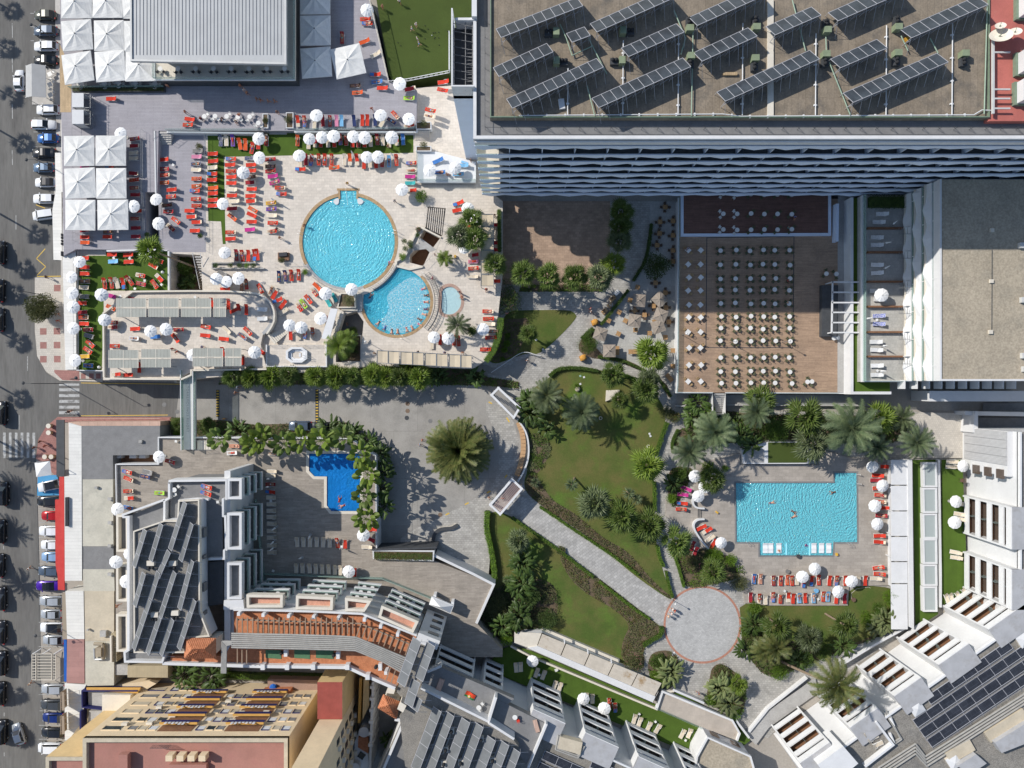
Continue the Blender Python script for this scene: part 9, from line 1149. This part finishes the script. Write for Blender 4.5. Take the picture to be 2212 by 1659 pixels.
for i,(x0,x1,y0,y1)in en(((938,1195,1365,1520),(1218,1475,1358,1516),(1665,1925,1350,1508),(1945,2085,1350,1505))):pg_('beige slatted glass pergola, %s of the lower row above the shops'%od_(i,4,'left','right'),0,1,x0,y0,x1,y1,zp,12)
mat('canvas_beige',(.54,.455,.33),1.11,.8,.9,fn=.05,rand=.07)
def cabana(lab,c,r,pts,z,zb):
 P=PL(c,r,pts,z);cen=sum(P,V3(0,0,0))/4;t=tag(em('cabana',(cen.x,cen.y,zb)),lab,'cabana','beige canvas cabanas');g=MB();m=[P[0].lerp(P[1],.5),P[3].lerp(P[2],.5)]
 for q in m:q.z-=.10
 g.add([P[0],m[0],m[1],P[3],P[1],P[2]],[(3,2,1,0),(2,5,4,1)]);g.add([p-V3(0,0,.04)for p in(P[0],m[0],m[1],P[3],P[1],P[2])],[(0,1,2,3),(1,4,5,2)]);sub(t,'canopy',g,M['canvas_beige']);g=MB();g.wl(P,z-.03,z+.06,.09,True)
 for p in P:g.box(p.x,p.y,zb,.09,.09,z-zb)
 sub(t,'frame',g,rm)
xs=[(1045,1140),(1143,1237),(1250,1350),(1353,1447),(1460,1556),(1560,1655),(1668,1765),(1770,1864)]
for i,(x0,x1)in en(xs):y=1368+(x0-1045)*.055;cabana('beige canvas cabana, %s of the row at the lower deck edge'%od_(i,8,'left','right'),1,1,'%d,%d %d,%d %d,%d %d,%d'%(x0,y,x1,y+5,x1,y+112,x0,y+108),6.3,4.)
ys=[(192,292),(296,402),(406,500),(504,602),(608,706),(712,812)]
for i,(y0,y1)in en(ys):cabana('beige canvas cabana, %s of the column at the right deck edge'%od_(i,6,'top','bottom'),1,1,'1945,%d 2052,%d 2054,%d 1943,%d'%(y0,y0,y1,y1),6.3,4.)
def lamp(lab,top,base,zb=.0,arm=(0,0),h=8.,name='street_lamp',r=.06):
 p=T(*base,zb);t=tag(em(name,p),lab,'street lamp','street lamps');g=MB();q=p+V3(0,0,h);g.tu(p,q,r*1.3,r,8);sub(t,'post',g,dk);e=q+V3(arm[0],arm[1],.1);g=MB();g.tu(q,e,r*.7,r*.6,6);sub(t,'arm',g,dk);g=MB();g.yc(e.x,e.y,e.z-.25,.32,.2,12,.12);g.ball(e.x,e.y,e.z-.3,.2,8);sub(t,'lamp_head',g,dk)
for i,(b,arm,h,l)in en((((0,1,545,1655),(-1.5,.1,),9,'long-armed street lamp at the paved corner'),((0,0,560,1500),(-1.6,0),8.5,'street lamp beside the white shop ledge'),((0,1,420,900),(-1.2,.1),8,'street lamp by the olive-green street tree'),((0,2,830,-40),(1,.2),8,'lamp post on the side street kerb'),((0,2,565,640),(-1.4,0),8,'street lamp behind the black awning'),((0,3,610,390),(-1.4,.0),8,'street lamp beside the tan awning'),((0,0,515,380),(-.8,.2),7,'street lamp by the timber walk'))):lamp(l,None,b,0,arm,h)
for i,(b,zb,h,l)in en((((2,1,1470,1235),ZB,3.2,'slim deck lamp post at the left glass rail'),((2,1,1880,1298),ZB,3.6,'slim deck lamp post between round tables, left'),((3,1,120,1298),ZB,3.6,'slim deck lamp post between round tables, right'),((2,1,205,1280),.05,1.,'short garden lamp on the rounded lawn'),((2,3,1385,205),.05,2.6,'garden lamp at the edge of the round plaza'),((1,1,970,1300),ZD,2.6,'lamp post left of the beige cabanas'),((0,1,1425,700),ZD,.8,'short white lamp on the corner lawn'),((0,1,880,1515),ZD,.8,'short white lamp at the lower corner lawn'))):
 p=T(*b,zb);t=tag(em('lamp_post',p),l,'lamp','garden lamps');g.yc(p.x,p.y,zb,.05,h,8);sub(t,'post',g,rm);g.ball(p.x,p.y,zb+h+.12,.2 if h>1.5 else .28,10);sub(t,'globe',g,M['plastic_white'])
rl('terrace_railing','glass railing along the left of the sunken terrace','railing',GL('0,0,1240,1130 1245,1659 0,1,1262,340',ZU),ZU,1.,rm,mid=1);rl('terrace_railing','glass railing between sunken terrace and lawn strip','railing',GL('0,0,1785,1165 0,1,1785,510',ZD),ZD,1.,rm,mid=1);rl('terrace_railing','railing on the street side of the square parasols','railing',GL('0,0,650,1050 652,1659 0,1,660,500',ZU),ZU,1.,rm);rl('terrace_railing','thin railing along the corner lawn parapet','railing',GL('0,1,664,500 666,1535',ZD),ZD+.5,.6,rm);g.wl(GL('1,0,330,1128 1385,1112',ZU),ZU,ZU+1.,.05);g.wl(GL('0,0,1440,1128 1,0,55,1128',ZU),ZU,ZU+1,.05);th('glass_balustrade',g,rgl,'glass balustrade on the white wall above the lawn strip')
for nm_,pts,zb,lab in(('fence','1,0,985,-10 1150,710',ZU,'truss-framed fence on the left of the bowling green'),('fence','1,0,1150,720 1320,700 1670,630',ZU-.6,'low mesh fence at the lower end of the bowling green')):
 P=GL(pts,zb);hh=2. if'truss' in lab else 1.
 for zz in(.1,hh):g.path([p+V3(0,0,zz)for p in P],.06,4)
 for a,b in zip(P,P[1:]):
  n=int((b-a).length/.9)
  for i in rn(n):q,w=a.lerp(b,i/n),a.lerp(b,(i+1)/n);g.tu(q+V3(0,0,.1),w+V3(0,0,hh),.025,.025,3);g.tu(q+V3(0,0,hh),w+V3(0,0,.1),.025,.025,3)
 t=th('truss_fence',g,wp if'mesh' in lab else cr,lab,'fence')
a,b=T(1,0,1690,60,6),T(1,0,1668,600,6);g.wl([T(1,0,1668,265,6),b],4.6,6,.15);th('low_wall',g,wrn,'white wall on the right of the bowling green')
for i,(x,y)in en(((1460,220),(1485,250),(1530,283),(1548,282),(1578,278),(1578,325),(1545,322),(1540,332),(1520,305),(1460,332),(1582,388),(1225,367),(1250,393),(1655,270))):
 p=T(1,0,x,y,4.7);g.ball(p.x,p.y,4.68,.09,8);th('bowl',g,wp if i==8 else dv,'small white jack ball among the bowls' if i==8 else'one of the small black bowls scattered on the bowling green','bowl','bowls on the green')
for i,(c,r,x,y,z,m,nm,l)in en(((2,1,715,1125,.6,'orange','covered_stand','orange covered stand beside the path and the round bush'),(2,1,613,1432,.6,'orange','covered_stand','orange covered stand below the round bush'))):
 p=T(c,r,x,y,.5);t=tag(em(nm,(p.x,p.y,0)),l,'stand','orange covered stands');rz=R(20);g.box(p.x,p.y,.05,1.15,.95,.9,rz);g.ball(p.x,p.y,1.,.62,10,.6);sub(t,'cover',g,mat('ochre_cover',(.52,.25,.045),(.60,.31,.07),2,.8));g.box(p.x,p.y,.0,1.2,1.,.06,rz);sub(t,'base',g,bpn)
for i,(x,y)in en(((870,920),(850,975),(800,1030),(905,870))):
 p=T(2,1,x,y,.4);t=tag(em('market_stall',(p.x,p.y,.03)),'small display of goods beside the path hedge, %s'%['second from the top','third from the top','lowest','topmost'][i],'stall','displays beside the path');g.box(p.x,p.y,.03,1.1,.8,.6,R(40));sub(t,'table',g,mat('stall_cloth',(.48,.30,.15),None,1,.8)if i!=3 else M['cloth_white']);[g.box(p.x+RN.uniform(-.45,.45),p.y+RN.uniform(-.3,.3),.63,.16,.14,.12,RN.random())for q in rn(8)];sub(t,'goods',g,M['cloth_white']if i%2 else bpn)
for i,(c,r,x,y,z,l)in en(((2,2,590,0,.05,'white square lid on the lawn top, right one'),(2,1,590,1590,.05,'pale green square lid on the lawn top'),(2,1,622,1600,.05,'white square lid on the lawn top'),(2,1,268,1360,.05,'white square lid on the rounded lawn'),(2,2,1188,430,.05,'white lid of the group at the right lawn edge, upper'),(2,2,1196,450,.05,'white lid of the group at the right lawn edge, lower'),(2,3,1395,670,.06,'white slab in the left island bed'),(2,3,385,812,.6,'white block on the artificial lawn'))):
 p=T(c,r,x,y,z);g.box(p.x,p.y,z,.35 if i<6 else .7,.35 if i<6 else .55,.06,R(20));th('utility_lid',g,gg if False else(mat('lid_green',(.30,.46,.38),None,1,.7)if'green' in l else wp),l,'lid','lids on the lawns')
for i,(x,y,l)in en(((1178,540,'round stone ring on the right of the lawn'),(765,295,'round stone ring below the bluish palm'))):
 p=T(2,2,x,y,.06);g.wl(ci(p,.28,14),.05,.25,.1,True);th('stone_ring',g,cr,l,'stone ring','stone rings on the lawn')
p=T(2,2,565,42,.1);g.ball(p.x,p.y,.35,.55,10,.7);th('boulder',g,M['tan_roof'],'pale boulder by the potted plant on the lawn');a=PL(2,2,'815,55 930,50 930,105 810,150',.5);g.pz(a,0,.5);th('stone_slab',g,cr,'pale stone slab under the low fan palm');p=T(2,2,1768,1108,.3);g.box(p.x,p.y,.3,.5,.3,.35,R(-40));th('wet_floor_sign',g,M['yellow'],'yellow floor sign left of the oblong pool');p=T(3,2,590,1470,.3);g.box(p.x,p.y,.3,.35,.45,.4,R(10));th('wet_floor_sign',g,M['yellow'],'yellow floor sign at the pool corner by the shelf');p=T(1,1,1722,560,ZD);g.box(p.x,p.y,ZD,.35,.5,.5);th('wet_floor_sign',g,M['yellow'],'yellow floor sign at the gate by the toddler pool');g.path(PL(1,1,'1700,555 1790,585 1788,635 1705,600',ZD+.9),.03,4);g.path(PL(1,1,'1300,285 1370,295 1405,340',ZD+.9),.03,4);th('gate_rail',g,rm,'thin steel gate rails beside the pools');t=T(1,1,235,555,4.6);g.box(t.x,t.y,4,2.,1.4,.55);th('tool_box',g,bpn,'brown bench box left of the round pool');g.box(t.x,t.y+.3,4.56,1.5,.7,.3,.1);th('folded_umbrellas',g,M['charcoal'],'dark bundle lying on the brown bench box');rl('terrace_railing','pale ramp railing left below the round pool','railing',PL(1,1,'170,620 420,620 440,650 175,655',ZD),ZD,.9,stl);P=sl_(PL(2,1,'-180,1560 -60,1480 60,1395 130,1380 210,1410 250,1415',.9),2);g.path(P,.07,6);[g.tu(p,V3(p.x,p.y,0),.04,.04,4)for p in P[::2]];th('ramp_railing',g,wp,'white curved railing below the rounded lawn');g.sh_(sp_(GL('1,1,1960,1480 2080,1535 2212,1490 2,1,130,1420 230,1430 60,1600 1,1,2212,1600 2050,1590 1950,1530'),1),.045);sr('ramp',g,M['concrete_drive'],'curved pale ramp below the rounded lawn')
t=tag(em('flag_towel',T(1,3,1850,1030,14.4)),'bright red and green flag spread on the dark roof terrace');p=T(1,3,1850,1030,14.4);d=Vc((.87,-.5));n=Vc((.5,.87));q=lambda u,v,z=14.55:(p.x+d.x*u+n.x*v,p.y+d.y*u+n.y*v,z+.1*sin(u*4));N=8
for i in rn(N):
 u0,u1=-.9+1.8*i/N,-.9+1.8*(i+1)/N;g.cur=0;g.quad(q(u0,-.5),q(u1,-.5),q(u1,-.18),q(u0,-.18));g.quad(q(u0,-.18),q(u1,-.18),q(u1,.5),q(u0,.5))
for i,f in en(g.m):g.m[i]=0 if i%2 else 1
sub(t,'cloth',g,[mat('flag_red',(.60,.06,.02),None,1,.8),mat('flag_green',(.03,.20,.06),None,1,.8)]);pp=q(-.1,-.15);g.yc(pp[0],pp[1],14.68,.26,.02,14);sub(t,'emblem',g,M['yellow']);g.box(pp[0],pp[1],14.705,.2,.24,.01);sub(t,'shield',g,M['cloth_white'])
for i,(c,r,x,y,z,m,l)in en(((1,0,1800,1400,ZT,'lightblue','pale towel hanging by the right umbrella of the raised terrace'),(3,3,418,128,.3,'lightblue','blue beach bag in the lower lounger row'),(0,1,1130,915,ZP,'crimson','folded red umbrella lying on the pergola terrace'),(3,2,170,1620,.3,'grey_cloth','grey bucket above the lower loungers'),(3,3,740,205,.05,'brown_cloth','brown tub at the end of the hose on the lawn'),(3,2,265,1490,.3,'charcoal','dark tub at the pool shelf edge'))):
 p=T(c,r,x,y,z+.3);g.yc(p.x,p.y,z,.36,.4,12,.42)if i in(1,3,4,5)else g.box(p.x,p.y,z+.02,1.2,.35,.12,-.3);th('beach_item',g,M[m],l,'bag' if i==1 else'tub' if i>2 else'towel')
g.path([T(3,3,*q,.1)for q in((720,200),(720,150),(770,110),(870,95),(885,105))],.03,5);th('hose',g,cr,'pale garden hose looping over the brownish lawn')
for i,(c,r,x,y,z,l)in en(((3,2,1660,830,1.,'taupe chair stack by the white right hotel'),(3,3,1740,80,1.,'taupe tub chair at the turf corner, left'),(3,3,1785,50,1.,'taupe tub chair at the turf corner, right'))):p=T(c,r,x,y,z);plc(CW,'tub_chair',p,i,l,'chair','taupe chairs on the turf',{q:M['brown_cloth']for q in('seat','backrest','leg')},1.3)
for i,(x,y)in en(((445,360),(445,418),(412,625),(468,625))):
 p=T(0,2,x,y,.13);t=tag(em('barrel_table',p),'round wooden barrel table in front of the black awning, %s'%['upper','second','lower left','lower right'][i],'barrel','barrel tables at the bar');g.yc(p.x,p.y,.13,.33,.45,14,.42);g.yc(p.x,p.y,.58,.42,.45,14,.33);sub(t,'barrel',g,tbr);g.yc(p.x,p.y,1.03,.45,.05,16);sub(t,'top',g,cr)
def bike(x,y,rz,lab):
 p=T(0,2,x,y);t=tag(em('bicycle',p),lab,'bicycle');d=V3(cos(rz),sin(rz),0);mm=M['charcoal']
 for s in(-.52,.52):g=MB();cpt=p+d*s;P=[cpt+d*(.33*cos(a*pi/8))+V3(0,0,.34+.33*sin(a*pi/8))for a in rn(17)];g.path(P,.025,5);sub(t,'wheel',g,M['rubber'])
 g=MB();A,B,C,D=p-d*.52+V3(0,0,.34),p-d*.15+V3(0,0,.85),p+d*.38+V3(0,0,.85),p+d*.52+V3(0,0,.34);E=p-d*.05+V3(0,0,.32);g.path([A,B,C,D],.025,5);g.path([A,E,B],.025,5);g.path([E,C],.025,5);sub(t,'frame',g,mm);g=MB();n=V3(-d.y,d.x,0);g.tu(C+V3(0,0,.15)-n*.28,C+V3(0,0,.15)+n*.28,.02,.02,5);g.tu(C,C+V3(0,0,.15),.02,.02,5);sub(t,'handlebar',g,mm);g=MB();g.box(B.x,B.y,B.z+.05,.26,.14,.05,rz);sub(t,'saddle',g,mm)
bike(600,240,.5,'bicycle being ridden over the crossing at the street corner')
for x,y,l in((520,895,'left'),(522,925,'right')):p=T(0,1,x,y)
rl('street_barrier','row of white bollards with chain along the bar front','barrier',GL('0,2,560,300 1400,296'),.13,.8,cr)
for i,(y,ch_)in en(((372,'U'),(397,'N'),(425,'8'),(450,'O'),(525,'U'),(545,'U'))):
 p=T(0,1,538,y,4.6)
 for k in rn(3):g.box(p.x+.1*k,p.y,4.5,.06,.42 if ch_!='8' or k==1 else .2,.5)
 th('sign_letter',g,M['charcoal'],'black sign letter on the shop ledge, %s of six'%od_(i,6,'top','bottom'),'sign letter','black letters on the shop ledge')
PE='''1 0 1092 60 4.6 s t o a 60 holding a tray at the left of the bowling green
1 0 1240 15 4.6 w t c w 200 walking at the top of the bowling green
1 0 1383 215 4.6 s f w w 40 in white, upper bowler on the green
1 0 1345 250 4.6 w f b w 80 in white and blue, left bowler on the green
1 0 1395 340 4.6 s f w w 120 in white, third bowler on the green
1 0 1408 380 4.6 w f b q 100 in pale blue, lowest bowler on the green
1 0 25 707 U w t n - 20 bare-chested walking left in the restaurant shadow
1 0 40 865 U w t d k 90 first of the four walking in the deck shadow
1 0 105 872 U w t n - 90 second of the four walking in the deck shadow
1 0 160 872 U w t c - 90 rightmost of the four walking in the deck shadow
1 0 5 855 U w t c - 90 leftmost of the four walking in the deck shadow
1 0 185 970 U s t c c 30 in black standing above the pale stair
1 0 1000 940 U w f d d 10 in dark red near the sunlit deck edge
0 0 1602 968 U w t n - 70 walking near the loungers beside the cafe tables
0 0 1447 742 U s t a a 0 in a peach dress at the end of the hedge planter
0 0 2075 740 U w t d - 50 uppermost of the three below the restaurant balcony
0 0 2110 778 U w f w w 50 middle of the three below the restaurant balcony
0 0 2135 805 U w t n - 50 lowest of the three below the restaurant balcony
0 0 1730 1020 U i t n d 60 sitting at the leftmost cafe table
0 0 2060 990 U i t n o 180 sitting at the fourth cafe table
0 0 1920 1022 U i d n k -60 sitting between two cafe tables
0 0 2035 1045 U i t n t 20 sitting below the fourth cafe table
1 0 1140 1262 D w t n - 40 walking on the lawn strip under the umbrellas
1 0 790 1585 D s t y y 20 in yellow standing above the pool steps
1 0 1855 1385 T s t c k 90 standing right on the raised white terrace
1 0 1650 1505 T i t a - 90 sitting on the raised white terrace
1 1 1197 75 D w d n w 40 in a white shirt walking right of the pool steps
1 1 205 395 D w t d - 60 walking alone left of the round pool
1 1 175 315 D i t c g 60 in grey beside the third lounger column
1 1 420 285 D i d d - -90 sitting on the left rim of the round pool
1 1 1545 540 D s t c w 90 beside the small bright feather palm
1 1 1525 745 D s t m m 60 in pink at the top of the curved rack
1 1 1755 862 D s t b n 0 in blue above the toddler pool rim
1 1 1780 905 D i t d - -60 sitting on the right rim of the toddler pool
1 1 1990 838 D i t d r 0 in red sitting by the flowering tree
1 1 785 1140 1.2 s t c g 80 in the shade below the pool bar
1 1 2060 200 D s t c c 0 in black beside the topmost cabana
1 1 1025 1392 D s t c k 0 left of the cabana row
1 1 1785 1388 D w t a a 0 above the rightmost cabana
1 1 1630 1385 D i t n b 0 in blue above the cabana row
1 1 1395 1378 D i t c w 40 sitting above the middle cabanas
0 1 1490 1355 P s t n d 30 upper of the pair in red on the pergola terrace
0 1 1530 1382 P w t n r 30 lower of the pair in red on the pergola terrace
0 1 1750 1340 P s t n b 80 in blue above the lower pergola
0 1 405 735 .13 w d c c 80 in black at the street corner crossing
0 1 500 1055 .13 w t c w 0 on the pavement under the street tree, upper
0 1 505 1112 .13 w t n d 0 on the pavement under the street tree, lower
0 2 350 497 .13 w t c c 60 uppermost of three on the red pavement
0 2 392 535 .13 w t d d 60 in red, middle of three on the red pavement
0 2 300 548 .01 w t c c 60 leftmost of three by the crossing
0 2 590 240 .4 i t c c 120 riding the bicycle over the crossing
0 2 255 1590 .01 w t c w 20 walking in the lane of the street
0 2 2035 75 .02 w t o a 70 in orange on the driveway under the small palms
0 2 2055 30 .02 w f n q 70 in pale blue on the driveway under the small palms
0 2 1940 300 .02 s t c y 10 in a yellow helmet by the speed hump
1 2 1437 485 .02 w t c d 70 in dark red left of the huge date palm
1 2 1415 525 .02 w t c q 70 in pale blue left of the huge date palm
1 2 2015 982 .02 w t c k 80 left of the lower gateway
2 2 -80 985 .03 s t o o 0 in orange under the lower gateway
2 1 675 1010 .03 w t c d 50 in red walking on the shaded path
2 1 680 1035 .03 w t c w 50 in white walking on the shaded path
2 1 130 1455 .05 w t c w 60 on the ramp below the rounded lawn
2 3 1385 285 .035 w f c w 60 in white, upper left of the group on the round plaza
2 3 1402 298 .035 w f c r 60 in red in the group on the round plaza
2 3 1375 322 .035 w f g w 60 in white, middle of the group on the round plaza
2 3 1348 345 .035 w f t t 60 in beige, lowest of the group on the round plaza
2 3 1610 1010 .02 w t b c 60 in black and blue beside the right island bed
0 3 1020 255 12.6 w t d - -90 on the street-side balcony tray
0 3 265 925 .01 w t c t 30 beside the barred pergola
2 1 1525 490 B i t n b 40 in blue at the topmost square deck table
2 1 1505 500 B i t n w 180 in white at the topmost square deck table
3 1 235 215 b i t n b 0 in blue at a raised floor table
3 1 180 305 b i t n e 90 in teal at a raised floor table
3 1 175 765 B i t n d 60 in red at a shaded round deck table
3 1 172 955 B i f n t 90 at the rightmost table of the fifth row'''
ZC=dict(U=ZU,D=ZD,T=ZT,P=ZP,B=ZB,b=ZB+.35);PC=dict(s='stand',w='walk',i='sit');SC=dict(t='skin_tan',f='skin_fair',d='skin_dark')
for ln in PE.split('\n'):
 c,r,x,y,z,ps,sk,bo,to,a,lab=ln.split(' ',10);x,y=float(x),float(y);p=T(int(c),int(r),x,y,1.2);z=ZC[z]if z in ZC else float(z);p=T(int(c),int(r),x,y,z+.8);p.z=z;pe(PC[ps],p,R(float(a)),'person '+lab,SC[sk],CN[bo][0],CN[to][0]if to!='-' else None,('hair_dark','hair_blond','hair_dark','hair_grey')[int(x)%4],'people on foot')
zw=ZD-.22;SWM=[(1440,838,200,'magenta','in pink, uppermost'),(1462,893,180,'charcoal','in black, second from the top'),(1462,950,180,'crimson','in dark red, third from the top'),(1460,1012,180,'navy','in navy, fourth from the top'),(1445,1055,165,'peach','in peach, fifth from the top'),(1405,1095,150,'charcoal','in black at the lower right curve'),(1408,1142,150,'magenta','in pink at the lower right curve'),(1345,1165,115,'peach','in peach right of the bottom ladder'),(1300,1180,105,'crimson','in dark red above the bottom ladder'),(1222,1195,92,'peach','in peach at the bottom'),(1172,1195,88,'charcoal','in black at the bottom'),(1115,1165,65,'blue','in blue at the lower left curve'),(1062,1125,50,'charcoal','in black at the lower left curve')]
for i,(x,y,a,m,l)in en(SWM):
 p=T(1,1,x,y,ZD);p.z=zw+.13;pe('swim',p,R(a+180),'swimmer %s of the half-moon pool rim'%l,('skin_fair','skin_tan')[i%2],m,m if i%2 else None,('hair_dark','hair_blond')[i%2],'swimmers at the jets')
for i,(c,r,x,y,z,a,m,l)in en(((1,1,985,905,ZD,60,'charcoal','in black at the left end of the half-moon pool'),(1,1,1140,640,ZD,60,'charcoal','lower of the pair at the round pool right edge'),(1,1,1160,605,ZD,0,'purple','upper of the pair at the round pool right edge'),(1,2,718,1010,ZL,80,'crimson','upper swimmer in the blue pool'),(1,2,755,1050,ZL,200,'crimson','lower swimmer in the blue pool'),(3,2,575,935,.3,190,'charcoal','at the upper right of the oblong pool'),(3,2,25,1028,.3,10,'navy','at the middle left of the oblong pool'),(3,2,213,1100,.3,-30,'charcoal','upper of the pair in the oblong pool centre'),(3,2,215,1152,.3,30,'charcoal','lower of the pair in the oblong pool centre'))):
 p=T(c,r,x,y,z);p.z=z-.09;pe('swim',p,R(a),'swimmer '+l,('skin_fair','skin_tan')[i%2],m,m if i%2 else None,'hair_dark','swimmers in the pools')
p=T(3,2,95,1418,.3);pe('lie',V3(p.x,p.y,.0),R(-90),'person in blue trunks lying on a pool shelf bed','skin_tan','blue');p=T(3,2,345,1400,.3);pe('lie',V3(p.x,p.y,-.02),R(160),'person in purple resting at the pool shelf divider','skin_fair','purple','purple');EL,AZX,AZY=37.,-.871,.492;sun=bpy.data.lights.new('sun','SUN');sun.energy=4.4;sun.angle=R(.53);sun.color=(1.,.955,.89);so=bpy.data.objects.new('sun',sun);COL.objects.link(so);sd=Vc((AZX*cos(R(EL)),AZY*cos(R(EL)),sin(R(EL))));so.rotation_euler=sd.to_track_quat('Z','Y').to_euler();so.location=sd*200;w=bpy.data.worlds.new('World');scene.world=w;w.use_nodes=True;nt=w.node_tree;nt.nodes.clear();out=nt.nodes.new('ShaderNodeOutputWorld');bg=nt.nodes.new('ShaderNodeBackground');sky=nt.nodes.new('ShaderNodeTexSky');sky.sky_type='NISHITA';sky.sun_disc=False;sky.sun_elevation=R(EL);sky.sun_rotation=atan2(sd.x,sd.y);sky.air_density=1.;sky.dust_density=.6;sky.ozone_density=1.2;bg.inputs[1].default_value=.125;nt.links.new(sky.outputs[0],bg.inputs[0]);nt.links.new(bg.outputs[0],out.inputs[0]);cam=bpy.data.cameras.new('camera');co=bpy.data.objects.new('camera',cam);COL.objects.link(co);co.location=(0,0,HC);co.rotation_euler=(0,0,0);cam.sensor_fit='HORIZONTAL';cam.sensor_width=36;cam.lens=36/(195./HC);cam.clip_end=2000;cam.clip_start=1;scene.camera=co;scene.view_settings.view_transform='Standard';scene.view_settings.look='None';scene.view_settings.exposure=.1;scene.view_settings.gamma=1
